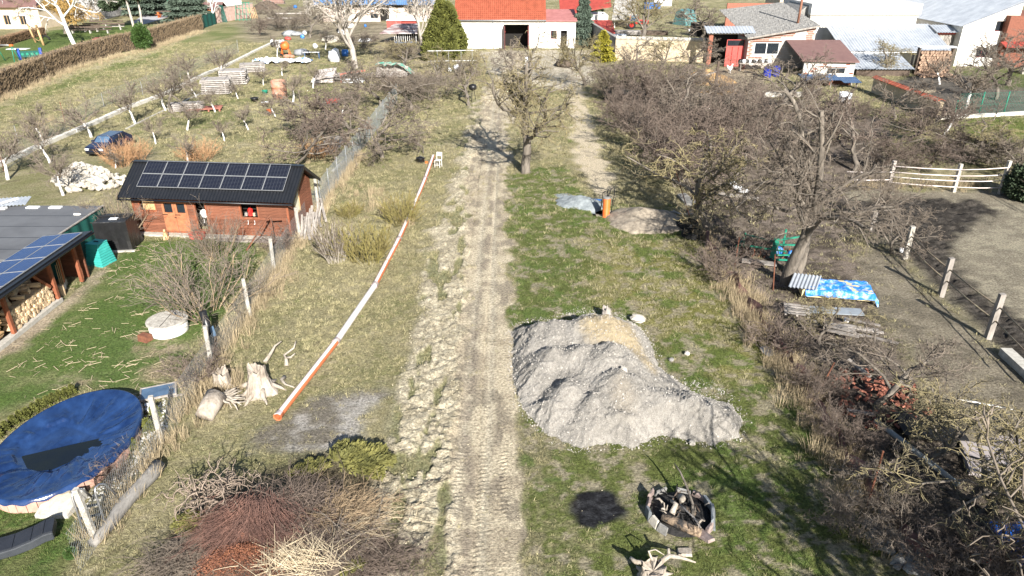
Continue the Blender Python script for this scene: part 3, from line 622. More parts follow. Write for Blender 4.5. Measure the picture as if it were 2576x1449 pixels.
def cone_f(h, r0, z0=.3, layers=9, p=.9):
    def f(r, n):
        t = r.rand(n) ** .75; th = r.rand(n) * 6.283; rr = r0 * (1 - t) ** p * (1 + .22 * np.sin(t * layers * 6.28)) * (.45 + .6 * r.rand(n) ** .5) * (1 + .25 * (fbm(th * 2 + 9, t * 8 + 5, 1.5, 2) - .5) * 2)
        P = np.stack([np.cos(th) * rr, np.sin(th) * rr, z0 + t * (h - z0)], -1); D = np.stack([np.cos(th), np.sin(th), np.full(n, .1)], -1); return P, D
    return f
def trunk_mesh(h, r): b = TM(); b.tube([(0, 0, -.1), (0, 0, h * .5), (0, 0, h)], [r, r * .8, r * .3], 8); return b.mesh('trunk')
def lumps(r, n):
    q = np.random.RandomState(8); k = 46; t = q.rand(k); th = q.rand(k) * 6.28; c = np.stack([np.cos(th) * 2.9 * (1 - t * .85), np.sin(th) * 2.7 * (1 - t * .85), .8 + t * 6.6], -1); s = 1.15 - .5 * t
    i = r.randint(0, k, n); d = r.randn(n, 3); d /= np.linalg.norm(d, axis=1)[:, None]; P = c[i] + d * (s[i] * (.6 + .4 * r.rand(n)))[:, None] * np.array([1, 1, 1.5]); m = P[:, 2] > .05; return P[m], d[m] + np.array([0, 0, .5])
species('thuja', (trunk_mesh(4, .3), leaf_crown(1, lumps, 46000, .26, 1.8)), (M['bark'], M['thuja']))
species('spruce', (trunk_mesh(9, .2), leaf_crown(2, cone_f(10, 2.2, .6, 8, .8), 26000, .26, 1.6, .7)), (M['bark'], M['spruce']))
species('golden', (trunk_mesh(2, .1), leaf_crown(3, cone_f(4.2, 1.6, .2, 5, .7), 9000, .20, 1.6, .3)), (M['bark'], M['golden']))
species('bushdark', (trunk_mesh(2, .1), leaf_crown(4, ell(1.6, 1.5, 1.5, 1.3, .3, 9), 9000, .18, 1.3)), (M['bark'], M['pine']))
species('ivy', (trunk_mesh(1.5, .12), leaf_crown(5, ell(1.3, 1.1, 2.0, 1.9, .35, 5), 9000, .22, 1.1)), (M['bark'], M['ivy']))
species('cypress', (trunk_mesh(.2, .02), leaf_crown(6, cone_f(.5, .14, .02, 3, .6), 420, .06, 1.4)), (M['bark'], M['thuja']))
def pine_f(r, n):
    c = np.array([[0, 0, 8.5, 3.2], [-3, 0, 6.3, 2.2], [-4.8, .5, 5.0, 1.8], [2.2, 0, 7.4, 2.2], [-2, 1, 9.4, 2.4], [3.2, .5, 9.2, 2.2]]); i = r.randint(0, len(c), n); d = r.randn(n, 3); d /= np.linalg.norm(d, axis=1)[:, None]
    return c[i, :3] + d * c[i, 3:] * (.55 + .5 * r.rand(n, 1)) * np.array([1, 1, .55]), d
tb = TM(); tb.tube([(0, 0, -.1), (-.3, 0, 4), (-.5, 0, 8)], [.32, .25, .12], 8); tb.tube([(1.6, .5, -.1), (1.9, .5, 4), (1.6, .5, 8)], [.28, .22, .1], 8)
species('pine', (tb.mesh('trunk'), leaf_crown(7, pine_f, 22000, .36, 1.5)), (M['barkpale'], M['pine']))

# ------------------------------------------------------------------ where every plant stands
OG = 'whitewashed fruit trees in the left orchard'
orch = [(340,314,205,'whitewashed fruit tree with upright shoots, base beside the thin second kerb'),
 (417,279,190,'slim whitewashed tree just left of the thick leaning trunk in the orchard'),
 (471,327,258,'small spreading fruit tree in front of the grey plank pile, nearest its left end'),
 (494,246,180,'fruit tree standing between the long white kerb and the first plank stack'),
 (541,282,222,'yellow barked little fruit tree beside the red pallets'),
 (599,249,200,'small fruit tree right in front of the two plank stacks'),
 (552,200,115,'tall thin fruit tree behind the two plank stacks beside the white kerb'),
 (625,327,258,'low spreading fruit tree below the black buckets in the orchard'),
 (565,355,300,'dark low fruit tree in the orchard a little behind the solar roof'),
 (392,362,290,'fruit tree with white trunk right beside the dark blue car'),
 (663,215,165,'small fruit tree at the right of the plank stacks, above the green bowl'),
 (710,190,140,'thin white stemmed tree in front of the blue and white tarpaulin'),
 (698,143,90,'young tree with white trunk left of the orange cement mixer'),
 (738,258,180,'upright fruit tree right of the rusty drum'),
 (693,293,235,'short fruit tree with a long white stem below the rusty drum'),
 (860,298,195,'fruit tree with limed stem next to the red wheelbarrow'),
 (788,222,160,'small pale stemmed tree between rusty drum and plank heap'),
 (819,125,75,'young tree left of the big forked pale tree'),
 (127,410,300,'fruit tree with white stem standing between the kerb and the white rubble'),
 (291,422,360,'whitewashed stump like tree in the tan reeds before the car'),
 (474,410,340,'whitewashed tree immediately behind the left part of the solar roof'),
 (159,491,365,'wide low fruit tree with white stem in front of the white rubble heap'),
 (20,452,340,'bare fruit tree at the left edge in front of the white kerb'),
 (230,345,232,'leafless tree growing by the white kerb above the car'),
 (110,360,262,'spindly bare tree behind the white kerb at far left'),
 (480,205,130,'bare tree standing on the white kerb line above the plank stacks')]
for i, (u, v, vt, l) in enumerate(orch):
    plant('fruit_tree', 'orch%d' % (i % 4), u, v, vt, rz=i * 1.3, label=l, group=OG, wide=1.25 if i % 3 else 1.0)
BG = 'bare trees and tall shrubs around the plot'
L = [
 ('old_tree','old0',433,285,150,0,'thick leaning old tree with limed trunk by the white kerb',.9),
 ('pale_tree','pale',894,172,-120,2.,'big forked tree with pale smooth bark in front of the barn',1.0),
 ('pale_tree','pale',1062,118,-60,4.1,'pale barked tree between barn and yellow green thuja',.8),
 ('bare_tree','centre',1322,435,85,0,'tall old tree standing right of the track, its shadow across it',1.05),
 ('bare_tree','old1',1470,215,75,1.,'lichened bare tree in front of the spruce near the house',1.1),
 ('bare_tree','crook0',1285,200,100,2.6,'bare crooked tree beside the track before the open gate',1.0),
 ('bare_tree','old2',1179,266,150,2.,'bare tree with a single pale trunk left of the track',1.15),
 ('bare_tree','old0',1034,278,150,4.,'wide dense bare tree left of the single pale trunk tree',1.3),
 ('bare_tree','crook0',961,397,235,1.,'bare tree with light trunk beside the wire fence, black tub in front',1.3),
 ('bare_tree','small0',1066,385,330,1.,'small black stemmed tree behind the black tub',1.2),
 ('bare_tree','crook2',751,420,262,3.,'dark bare tree behind the right end of the solar roof',1.2),
 ('bare_tree','crook0',790,352,225,5.,'dense bare tree with whitish spots left of the wire fence',1.3),
 ('bare_tree','crook2',903,350,205,.5,'dark bare tree leaning over the wire fence',1.3),
 ('bare_tree','old2',960,268,140,3.3,'wide purple grey bare tree beside the plank heap',1.3),
 ('bare_tree','crook1',1100,215,130,2.2,'yellowish crooked tree in front of the thuja',1.5),
 ('bare_tree','crook1',1190,190,125,.2,'yellowish crooked tree at the left corner of the gate yard',1.5),
 ('bare_tree','crook1',1010,180,95,4.,'yellow brown bare tree in front of the rusty roofed shed',1.6),
 ('bare_tree','old2',780,95,0,1.3,'bare drooping tree in front of the left end of the barn',1.1),
 ('bare_tree','crook0',700,72,0,4.4,'bare bush tree beside the brushwood left of the barn',1.4),
 ('bare_tree','crook2',655,88,40,2.,'dark green bush tree on the grass strip at the top left',1.3),
 ('bare_tree','old1',1615,120,-40,5.,'wide bare tree in the tractor yard',1.4),
 ('bare_tree','crook0',1760,105,0,3.,'bare tree overhanging the earthen wall by the tin roofed gate',1.7),
 ('bare_tree','crook0',1590,190,95,2.,'bare shrub against the earthen wall, near its left end',1.3),
 ('bare_tree','crook1',1660,185,92,4.,'bare shrub against the middle of the earthen wall',1.3),
 ('bare_tree','crook0',1740,190,90,.4,'bare shrub against the right end of the earthen wall',1.3),
 ('thicket_shrub','thick1',1560,250,150,1.,'brown thicket shrub below the golden conifer',1.3),
 ('thicket_shrub','thick0',1640,262,140,2.,'dense thicket shrub before the earthen wall, left of the straw heap',1.4),
 ('thicket_shrub','thick3',1720,250,150,3.,'tan thicket shrub touching the straw heap',1.3),
 ('thicket_shrub','thick0',1600,330,215,.2,'dark thicket shrub at the edge of the shaded grass',1.2),
 ('thicket_shrub','thick2',1665,385,235,5.,'purple brown thicket shrub in the middle of the right thicket',1.35),
 ('thicket_shrub','thick1',1760,350,205,4.,'big brown thicket shrub at the back of the right thicket',1.35),
 ('thicket_shrub','thick2',1840,390,225,2.4,'purple brown thicket shrub on the right side of the thicket',1.35),
 ('thicket_shrub','thick0',1740,460,285,1.1,'front dark thicket shrub near the pipe coils',1.3),
 ('thicket_shrub','thick2',1850,300,185,3.3,'brown thicket shrub in front of the goods under the window',1.2),
 ('bare_tree','crook1',1778,585,330,0,'leaning bare tree right beside the black pipe coils',1.3),
 ('bare_tree','crook0',1710,300,165,2.,'dark stemmed tree rising out of the right thicket',1.3),
 ('big_bare_tree','big',1977,712,225,2.6,'big dark bare tree behind the blue covered stack, thicker of the pair',.85),
 ('big_bare_tree','big2',1998,700,205,.1,'second big bare tree leaning right beside the thicker one',.75),
 ('bare_tree','crook2',2092,345,205,1.,'dark trunked bare tree beyond the big twin trunked tree',1.0),
 ('bare_tree','old0',1950,300,120,.5,'bare tree in front of the brown roofed shed',1.1),
 ('bare_tree','crook0',2010,430,320,4.,'crooked bare tree on the litter left of the big tree crown',.9),
 ('bare_tree','crook2',2150,430,250,4.8,'bare tree in the scrub left of the paddock rails',1.3),
 ('bare_tree','old2',2170,560,420,5.2,'low wide bare tree at the corner of the muddy paddock',1.1),
 ('bare_tree','crook0',2240,640,520,1.2,'bare tree with pale hanging twigs on the paddock fence',1.2),
 ('bare_tree','crook1',2062,865,740,4.,'yellow lichened tree just below the blue covered stack',1.1),
 ('bare_tree','old0',2202,1032,835,.6,'wide many stemmed bare tree over the brick rubble',1.2),
 ('bare_tree','crook1',2330,1180,985,3.,'yellow twigged tree above the dark sunken patch',1.4),
 ('bare_tree','crook1',2470,1290,1050,1.,'yellow twigged tree over the pale concrete slab',1.3),
 ('bare_tree','crook0',2230,1260,1130,5.,'grey bare tree behind the mossy stones',1.3),
 ('bare_tree','crook2',2400,1400,1240,2.2,'dark bare tree left of the royal blue tarpaulin',1.3),
 ('bare_tree','crook1',2590,1420,1130,4.1,'lichened tree leaning over the royal blue tarpaulin',1.3),
 ('sapling','sapling',2354,1035,905,0,'straight yellow lichened sapling left of the white pole',1.1),
 ('sapling','sapling',2374,1047,915,2.,'second yellow sapling leaning right beside the first',1.1),
 ('sapling','sapling',2540,1085,960,2.,'yellow lichened sapling at the right picture edge',1.2),
 ('bare_tree','orch1',2430,277,150,1.,'pale trunked tree inside the dark garden behind the green posts',1.3),
 ('bare_tree','old0',2504,250,110,3.,'dark tree with limed foot in the dark garden at right',1.0),
 ('bare_tree','orch2',2371,345,230,1.,'slender tree at the end of the white garden footing',1.0),
 ('bare_tree','small1',2497,305,250,1.,'tiny tree just in front of the white garden footing',1.0),
 ('bare_tree','orch3',2363,212,130,2.,'grey tree between woodpile and dark garden',1.4),
 ('bare_tree','crook1',2219,190,100,2.,'yellowish bush tree in front of the grey metal roofs',1.5),
 ('bare_tree','old2',2535,215,60,4.,'dark spreading tree in front of the white building',1.3),
 ('bare_tree','crook2',2290,355,240,2.,'dark bare tree by the red tiled garden wall',1.4),
 ('bare_tree','crook0',2250,300,190,.3,'bare tree behind the red tiled garden wall',1.4),
 ('bare_tree','crook1',2480,410,300,.3,'twisted pale tree right behind the paddock rails',1.7),
 ('bare_tree','crook2',2340,420,330,1.3,'dark bare tree behind the left paddock rails',1.5),
 ('bare_tree','crook0',2560,455,350,2.3,'bare scrub tree behind the right paddock post',1.4),
]
for nm, key, u, v, vt, rz, lab, wd in L: plant(nm, key, u, v, vt, rz=rz, label=lab, cat='shrub' if 'shrub' in nm else 'tree', group=BG, wide=wd)
SH = [
 ('lilac_bush','lilac',520,790,618,1.,'large bare spreading bush in front of the timber shed',1.35),
 ('lilac_bush','lilac',548,650,520,3.,'purple tangled bush against the timber shed front, left of its middle window',.75),
 ('olive_bush','lilac',308,600,470,2.,'upright bare bush between black covered box and timber shed',.9),
 ('broom_bush','broom',845,655,555,0,'round grey bush with upright stems beside the pipeline',1.2),
 ('olive_bush','olive',925,655,560,0,'olive yellow bush right of the round grey bush',1.15),
 ('olive_bush','olive',1010,560,490,2.,'yellowish low bush right against the pipeline',1.3),
 ('olive_bush','olive',880,545,505,1.,'small yellow tuft bush behind the round grey bush',1.3),
 ('reed_clump','reed',305,418,345,1.,'tan dry reed clump in front of the dark blue car',.9),
 ('reed_clump','reed',345,405,350,2.,'second tan reed clump right of the car',1.),
 ('reed_clump','reed',500,405,350,2.,'tan reed clump behind the solar roof',1.5),
 ('reed_clump','reed',800,395,345,2.,'pale reddish reed patch at the wire fence',1.6),
 ('bramble_bush','bramble',495,955,880,1.,'reddish bramble left of the leaning concrete post near the stumps',1.3),
 ('bramble_bush','bramble',700,640,560,1.,'dead vines hanging by the concrete post at the shed corner',.8),
 ('bramble_bush','bramble',1450,520,470,3.,'',0),
 ('bramble_bush','thick1',2150,1340,1255,1.,'brown tangled scrub beside the red plastic netting',1.2),
 ('bramble_bush','thick3',2310,1390,1275,3.,'brown scrub mass in front of the mossy stones',1.2),
 ('bramble_bush','thick2',2060,1000,915,5.,'dark scrub beside the rusty leaning stake',1.2),
 ('bramble_bush','thick0',2120,1110,1020,2.,'dark scrub below the brick rubble tree',1.2),
 ('bramble_bush','thick2',2420,1480,1350,1.,'dark scrub at the bottom edge left of the royal blue tarpaulin',1.3),
 ('bramble_bush','thick2',2150,300,245,1.,'thick bramble heap below the small blue roof shelter',1.2),
 ('bramble_bush','thick0',2010,270,200,4.,'bramble heap left of the small blue roof shelter',1.2),
 ('bramble_bush','thick2',2330,335,265,2.,'bramble covering the red tiled wall',1.5),
 ('bramble_bush','thick0',2420,400,325,5.,'scrub directly behind the paddock rails, middle',1.6),
 ('bramble_bush','thick3',2530,420,320,5.,'reddish scrub mass at the right behind the paddock',1.7),
 ('bramble_bush','thick2',2250,430,340,5.,'scrub at the left end of the paddock rails',1.3),
 ('bramble_bush','bramble',1880,640,570,2.,'bramble in front of the green farm implement',1.2),
 ('bramble_bush','bramble',1820,700,620,4.,'bramble at the fence left of the green farm implement',1.3),
 ('bramble_bush','bramble',1950,880,800,1.,'bramble on the netting between field and scrub',1.3),
 ('bramble_bush','thick1',1010,150,95,4.,'brown scrub under the rusty roofed shed',1.4),
 ('bramble_bush','thick3',905,120,70,4.,'brown scrub behind the forked pale tree',1.5),
 ('bramble_bush','thick3',730,75,25,4.,'brushwood coloured scrub left of the barn',1.6),
 ('bramble_bush','thick2',985,235,170,4.,'purple scrub right of the plank heap',1.3),
 ('bramble_bush','thick1',1080,250,175,2.,'scrub between the two big bare trees left of the track',1.4),
 ('dark_bush','bushdark',2572,500,415,1.,'dark evergreen bush at the right edge behind the paddock',1.),
 ('dark_bush','bushdark',2450,160,135,1.,'low green bush at the foot of the white building',1.),
]
for nm, key, u, v, vt, rz, lab, wd in SH:
    if wd: plant(nm, key, u, v, vt, rz=rz, label=lab, cat='bush', group='bare bushes and scrub', wide=wd)
plant('thuja_tree', 'thuja', 1122, 148, 2, label='big rounded yellow green thuja beside the white house', cat='tree')
plant('spruce_tree', 'spruce', 1465, 118, -28, label='narrow blue green spruce in front of the annex', cat='tree', wide=.9)
plant('golden_conifer', 'golden', 1515, 155, 78, label='golden yellow conifer left of the earthen wall', cat='tree', wide=1.)
plant('pine_tree', 'pine', 338, 72, -60, label='green pine with two trunks behind the long hedge', cat='tree')
plant('spruce_tree', 'spruce', 480, 60, -75, label='wide blue green spruce behind the end of the hedge', cat='tree', wide=1.7, rz=1)
plant('dark_conifer', 'spruce', 378, 38, -95, label='dark conifer behind the two trunked pine', cat='tree', wide=1.8, rz=2)
plant('birch_tree', 'birch', 190, 118, -140, label='white birch standing behind the long hedge', cat='tree')
plant('birch_tree', 'birch', 535, 62, -60, rz=2.2, label='white trunk before the orange shed at the hedge end', cat='tree', wide=.6)
plant('willow_tree', 'willow', 165, 85, -30, label='golden twigged willow behind the birch', cat='tree', wide=1.25)
plant('bare_tree', 'old1', 98, 72, -20, label='bare tree in front of the cream building', cat='tree')
plant('bare_tree', 'old0', 232, 55, -60, label='dark bare trunk before the grey wall, left of the pine', cat='tree', wide=.8)
plant('ivy_bush', 'ivy', 362, 127, 62, label='bright green ivy clump growing in the long hedge', cat='bush')
plant('bushdark_tree', 'bushdark', 1480, 40, 0, label='dark green hedge bush between the two red roofs', cat='bush', wide=1.6) 
for i, (u, v) in enumerate([(0,1098),(18,1083),(36,1068),(53,1056),(70,1048),(88,1036),(104,1026),(121,1018),(136,1010),(152,1003),(168,997),(184,989)]):
    plant('dwarf_cypress', 'cypress', u, v + 3, h=.5, rz=i, label=('first', 'second', 'third', 'fourth', 'fifth', 'sixth', 'seventh', 'eighth', 'ninth', 'tenth', 'eleventh', 'rightmost')[i] + ' tiny cypress from the left picture edge in the pool row', cat='shrub', group='row of tiny cypresses behind the pool')
for u, v, l in [(335,1135,'small cypress on the white gravel between pool and fence'), (392,1050,'small cypress right behind the leaning post at the pool'), (375,1085,'small cypress just above the pool fence post foot')]:
    plant('dwarf_cypress', 'cypress', u, v, h=.62, rz=1, label=l, cat='shrub', wide=1.1)
for k, (x, y, h, l) in enumerate([(11.5, 4.5, 9.5, 'tall bare tree standing just below the right part of the view'), (15.5, 6.5, 8.5, 'second tall bare tree below the right corner of the view'), (19.5, 5.5, 9.0, 'third tall bare tree below the right corner of the view')]): plant('bare_tree', ('old0', 'centre', 'old2')[k], 0, 0, h=h, rz=k * 2., label=l, loc=Vector((x, y, 0)))
# clipped hedges
def hedge(name, pts, hgt, wid, label, n, m, mc):
    P = [G(*q) for q in pts]; V = []; F = []; K = 6; r = np.random.RandomState(3); t = thing(name, label, 'hedge', P[0]); o = P[0]
    b = MB(); tm = TM(); 
    for a, c in zip(P, P[1:]):
        d = (c - a); Ln = d.length; d = d / Ln; s = Vector((-d.y, d.x, 0)); k = max(2, int(Ln / 1.2))
        for i in range(k):
            p0 = a + d * (Ln * i / k) - o; p1 = a + d * (Ln * (i + 1) / k) - o; h0 = hgt * random.uniform(.88, .95); w_ = wid * .42
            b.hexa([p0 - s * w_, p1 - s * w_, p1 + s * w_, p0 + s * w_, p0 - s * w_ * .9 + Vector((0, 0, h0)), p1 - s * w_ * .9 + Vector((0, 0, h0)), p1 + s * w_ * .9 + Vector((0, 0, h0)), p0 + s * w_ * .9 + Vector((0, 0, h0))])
        for i in range(int(n * Ln)):
            q = a + d * r.uniform(0, Ln) - o; f = r.rand(); side = -1 if r.rand() < .65 else (1 if r.rand() < .4 else 0)
            if side: p = q + s * side * wid * .42; z = r.uniform(0, hgt * .97); e = Vector((r.randn() * .12, r.randn() * .12, .25 + r.rand() * .3)) + s * side * r.uniform(.0, .2)
            else: p = q + s * r.uniform(-.45, .45) * wid; z = hgt * .9; e = Vector((r.randn() * .2, r.randn() * .2, r.uniform(.05, .32)))
            p = p + Vector((0, 0, z)); tm.tube([p, p + e * .6 + Vector((r.randn() * .05, r.randn() * .05, 0)), p + e], [.022, .016, .008], 3)
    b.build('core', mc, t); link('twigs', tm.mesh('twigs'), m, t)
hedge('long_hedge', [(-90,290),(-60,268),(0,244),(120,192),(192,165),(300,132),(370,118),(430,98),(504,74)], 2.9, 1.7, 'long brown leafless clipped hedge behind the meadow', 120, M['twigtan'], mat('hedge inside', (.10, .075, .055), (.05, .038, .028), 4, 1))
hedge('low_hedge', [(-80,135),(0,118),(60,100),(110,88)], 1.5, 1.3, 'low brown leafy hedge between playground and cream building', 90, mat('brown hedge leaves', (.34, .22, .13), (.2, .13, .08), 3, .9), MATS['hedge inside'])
# ------------------------------------------------------------------ BUILDINGS AT THE TOP
def wall_open(b, x0, x1, z0, z1, y0, y1, ops, mi=0):
    """a wall along x with rectangular openings (xa, xb, za, zb) that do not overlap in x"""
    x = x0
    for a, c, za, zb in sorted(ops):
        if a > x: b.box(x, a, y0, y1, z0, z1, mi)
        if za > z0 + .01: b.box(a, c, y0 + .001, y1 - .001, z0, za, mi)
        if zb < z1 - .01: b.box(a, c, y0 + .001, y1 - .001, zb, z1, mi)
        x = c
    if x < x1: b.box(x, x1, y0, y1, z0, z1, mi)
def window(parent, x0, x1, z0, z1, y, fm, gm_=None, mull=1, fw=.09):
    f = MB(); f.box(x0, x1, y - .04, y + .05, z0, z0 + fw); f.box(x0, x1, y - .04, y + .05, z1 - fw, z1); f.box(x0, x0 + fw, y - .038, y + .048, z0 + fw, z1 - fw); f.box(x1 - fw, x1, y - .038, y + .048, z0 + fw, z1 - fw)
    for i in range(mull): c = x0 + (x1 - x0) * (i + 1) / (mull + 1); f.box(c - fw / 2, c + fw / 2, y - .036, y + .046, z0 + fw, z1 - fw)
    o = f.build('window', fm, parent)
    for i in range(mull + 1):
        a = x0 + (x1 - x0) * i / (mull + 1) + fw * .6; c = x0 + (x1 - x0) * (i + 1) / (mull + 1) - fw * .6
        MB().box(a, c, y + .0, y + .012, z0 + fw, z1 - fw).build('pane', gm_ or M['glass'], o)
    return o
def local(t, p): return Vector(p) - t.location
# white house with open gate
YH = 127.0; hx = lambda u, v=110: Xat(u, v, YH)
t = thing('white_house', 'white house with orange red tiled roof and open double gate', 'house', (0, YH, 0))
EZ = Zat(50, YH); x0, x1, x2 = hx(1150), hx(1368), hx(1447); ga, gb = hx(1268), hx(1330); gz1 = Zat(62, YH)
b = MB(); wall_open(b, x0, x1, 0, EZ, 0, .4, [(ga, gb, 0, gz1)]); b.box(x0, x0 + .3, .4, 9, 0, EZ); b.box(x1 - .3, x1, .4, 9, 0, EZ + .0); b.box(x0 + .3, x1 - .3, 9, 9.3, 0, EZ); b.add([(x1 - .15, .2, EZ), (x1 - .15, 9.2, EZ), (x1 - .15, 4.7, EZ + 4.3)], [(0, 1, 2)]); b.build('wall', M['white'], t)
b = MB(); b.box(ga - .25, gb + .25, -.03, .02, gz1 + .002, gz1 + .2); b.build('lintel', M['palec'], t)
MB().box(x0 + .3, x1 - .3, .4, 9, .0, .03).build('barn_floor', M['darkwood'], t)
MB().poly([(ga - 1, 3.), (gb + 1, 3.), (gb + 1, 3.4), (ga - 1, 3.4)], .03, gz1 + .5).build('inner_wall', M['darkin'], t)  # near black wall closes the gateway, its shade put into the colour
# pantile roof: rolled courses
def tiled(name, m, parent, o, ux, uy, Lx, Ly, pitch=.3, course=.4):
    ux = Vector(ux).normalized(); uy = Vector(uy).normalized(); nn = ux.cross(uy); nx = int(Lx / pitch) * 4; ny = int(Ly / course); i = np.arange(nx + 1); V = []; F = []; k = 0
    for j in range(ny):
        for e, lift in ((0, .07), (1, .0)):
            for a in i:
                p = Vector(o) + ux * (Lx * a / nx) + uy * (Ly * (j + e) / ny) + nn * (.05 * math.sin(a * math.pi / 2) + lift); V.append(p)
        for a in range(nx): q = k + a; F.append((q, q + 1, q + nx + 2, q + nx + 1))
        k += 2 * (nx + 1)
    r = link(name, np_mesh(name, np.array(V), np.array(F)), m, parent); return r
rw = x1 - x0 + .6
b = MB(); b.prismx([(-.45, EZ - .12), (4.7, EZ + 4.35), (9.9, EZ - .12), (9.9, EZ - .02), (4.7, EZ + 4.48), (-.45, EZ)], x0 - .3, x1 + .3); b.build('roof_deck', M['darkwood'], t)
tiled('roof', M['redroof'], t, (x0 - .3, -.5, EZ + .03), (1, 0, 0), (0, 5.2, 4.55), rw, 6.9, .33, .42)
b = MB(); b.tube([(x0 - .3, -.56, EZ - .02), (x1 + .3, -.56, EZ - .04)], .09, 8); b.build('gutter', M['steel'], t, True)
xd = hx(1241); b = MB(); b.tube([(xd, -.5, EZ - .05), (xd, -.12, EZ - .5), (xd, -.12, .1)], .07, 8); b.build('downpipe', M['steel'], t, True)
for s, xx in ((-1, ga), (1, gb)):
    f = MB()
    for k in range(4): a = .04 + k * .42; f.beam((xx + s * .05 - s * a * .12, -a - .1, gz1 / 2), (xx + s * .05 - s * (a + .4) * .12, -a - .5, gz1 / 2), .06, gz1 * .97)
    d = f.build('gate_leaf', M['maroon'], t); MB().beam((xx - s * .02, -.15, gz1 * .75), (xx - s * .22, -1.75, gz1 * .75), .05, .12).build('brace', M['redpaint'], d)
# annex
b = MB(); aZ = Zat(52, YH); dx0, dx1 = hx(1410), hx(1426); wx0, wx1 = hx(1385), hx(1400)
t = thing('annex', 'low white annex with faded pink roof and dark doorway beside the white house', 'building', (0, YH, 0))
wall_open(b, x1 + .02, x2, 0, aZ - .1, .1, .45, [(dx0, dx1, 0, Zat(77, YH)), (wx0, wx1, Zat(98, YH), Zat(77, YH))]); b.box(x2 - .3, x2, .45, 7, 0, aZ); b.build('wall', M['white'], t)
MB().box(x1 + .1, x2 - .3, .9, 1.0, 0, aZ - .3).build('shade_backing', M['darkin'], t)  # near black sheet stands in for the unlit room
b = MB(); b.hexa([(x1 + .02, -.3, aZ - .1), (x2 + .2, -.3, aZ - .1), (x2 + .2, 7, aZ + 1.1), (x1 + .02, 7, aZ + 1.1), (x1 + .02, -.3, aZ + .02), (x2 + .2, -.3, aZ + .02), (x2 + .2, 7, aZ + 1.25), (x1 + .02, 7, aZ + 1.25)]); b.build('roof', M['pinkroof'], t)
window(t, wx0 + .02, wx1 - .02, Zat(98, YH) + .02, Zat(77, YH) - .02, .3, M['maroon'], mull=0)
# second red roof
t = thing('red_roof_house', 'white walled house with dark red sheet roof behind the spruce', 'house', W(1500, 60, 150)); o = t.location.copy(); t.location = (0, 150, 0)
a_, b_ = Xat(1415, 40, 150), Xat(1530, 40, 150); z_ = Zat(38, 150)
MB().box(a_, b_, 0, 7, 0, z_).build('wall', M['white'], t)
MB().hexa([(a_ - .5, -.5, z_ - .1), (b_ + .5, -.5, z_ + 1.5), (b_ + .5, 7, z_ + 5.2), (a_ - .5, 7, z_ + 4), (a_ - .5, -.5, z_ + .08), (b_ + .5, -.5, z_ + 1.7), (b_ + .5, 7, z_ + 5.4), (a_ - .5, 7, z_ + 4.2)]).build('roof', M['redroof2'], t)
MB().box(b_ - 2.2, b_ - 1.5, -1.5, -.8, 0, z_ + .7).build('chimney', M['white'], t)
t = thing('low_red_roof', 'low maroon roof in front of the second red roofed house', 'building', (0, 138, 0)); a_, b_ = Xat(1490, 70, 138), Xat(1545, 70, 138)
MB().box(a_, b_, 0, 5, 0, Zat(86, 138)).build('wall', M['oldwall'], t); z_ = Zat(84, 138)
MB().hexa([(a_ - .2, -.4, z_), (b_ + .2, -.4, z_), (b_ + .2, 5, z_ + 1.7), (a_ - .2, 5, z_ + 1.7), (a_ - .2, -.4, z_ + .12), (b_ + .2, -.4, z_ + .12), (b_ + .2, 5, z_ + 1.85), (a_ - .2, 5, z_ + 1.85)]).build('roof', M['redroof2'], t)
# grey shed by the tractor
t = thing('grey_shed', 'open grey roofed shed beside the tractor', 'shed', (0, 160, 0)); a_, b_ = Xat(1545, 40, 160), Xat(1600, 40, 160); z_ = Zat(42, 160)
MB().box(a_, b_, 2.5, 2.8, 0, z_ + 2.6).build('wall', M['oldwall'], t)
for xx in (a_ + .2, b_ - .2): MB().box(xx - .1, xx + .1, -.1, .1, 0, z_).build('post', M['whitepaint'], t)
MB().hexa([(a_ - .6, -1.2, z_ - .6), (b_ - .6, -1.2, z_ - .6), (b_ + .6, 3, z_ + 3.4), (a_ + .4, 3, z_ + 3.4), (a_ - .6, -1.2, z_ - .45), (b_ - .6, -1.2, z_ - .45), (b_ + .6, 3, z_ + 3.55), (a_ + .4, 3, z_ + 3.55)]).build('roof', M['greyroof'], t)
# blue roofed barn
YB = 172.; t = thing('blue_roof_barn', 'long old barn with blue metal roof and pale plaster wall', 'barn', (0, YB, 0)); bx = lambda u: Xat(u, 40, YB); z_ = Zat(10, YB)
b = MB(); ops = [(bx(931), bx(951), Zat(47, YB), Zat(34, YB)), (bx(956), bx(979), 0, Zat(22, YB))]; wall_open(b, bx(812), bx(1112), 0, z_ - .8, 0, .4, ops); b.box(bx(812), bx(812) + .3, .4, 9, 0, z_); b.box(bx(1112) - .3, bx(1112), .4, 9, 0, z_); b.build('wall', M['oldwall'], t)
MB().box(bx(812) + .3, bx(1112) - .3, 2.2, 2.5, 0, z_ - .2).build('shade_backing', M['darkin'], t)  # dark sheet behind the barn openings, painted as interior shade
MB().box(bx(812), bx(1112), .1, .5, z_ - .79, z_).build('eave_board', M['darkwood'], t)
b = MB(); b.box(bx(986), bx(1110), -.06, -.01, 2.0, z_ - .9); b.build('cladding', mat('pale planks', (.55, .47, .38), (.42, .34, .27), 3, .9, .4, 10, stretch=(4, 1, .4)), t)
window(t, ops[0][0], ops[0][1], ops[0][2], ops[0][3], .2, M['oldwall'], mull=0)
corr('roof', M['blueroof'], t, (bx(790), -1.2, z_ - .1), (1, 0, 0), (0, 6.5, 2.6), bx(1112) - bx(790) + 1, 8, .5, .06, 2)
t = thing('red_container', 'faded dark red sheet metal bin boxes in front of the barn', 'container', W(1010, 62, 152)); t.location.z = 0; wd = 66 / 1790 * 160
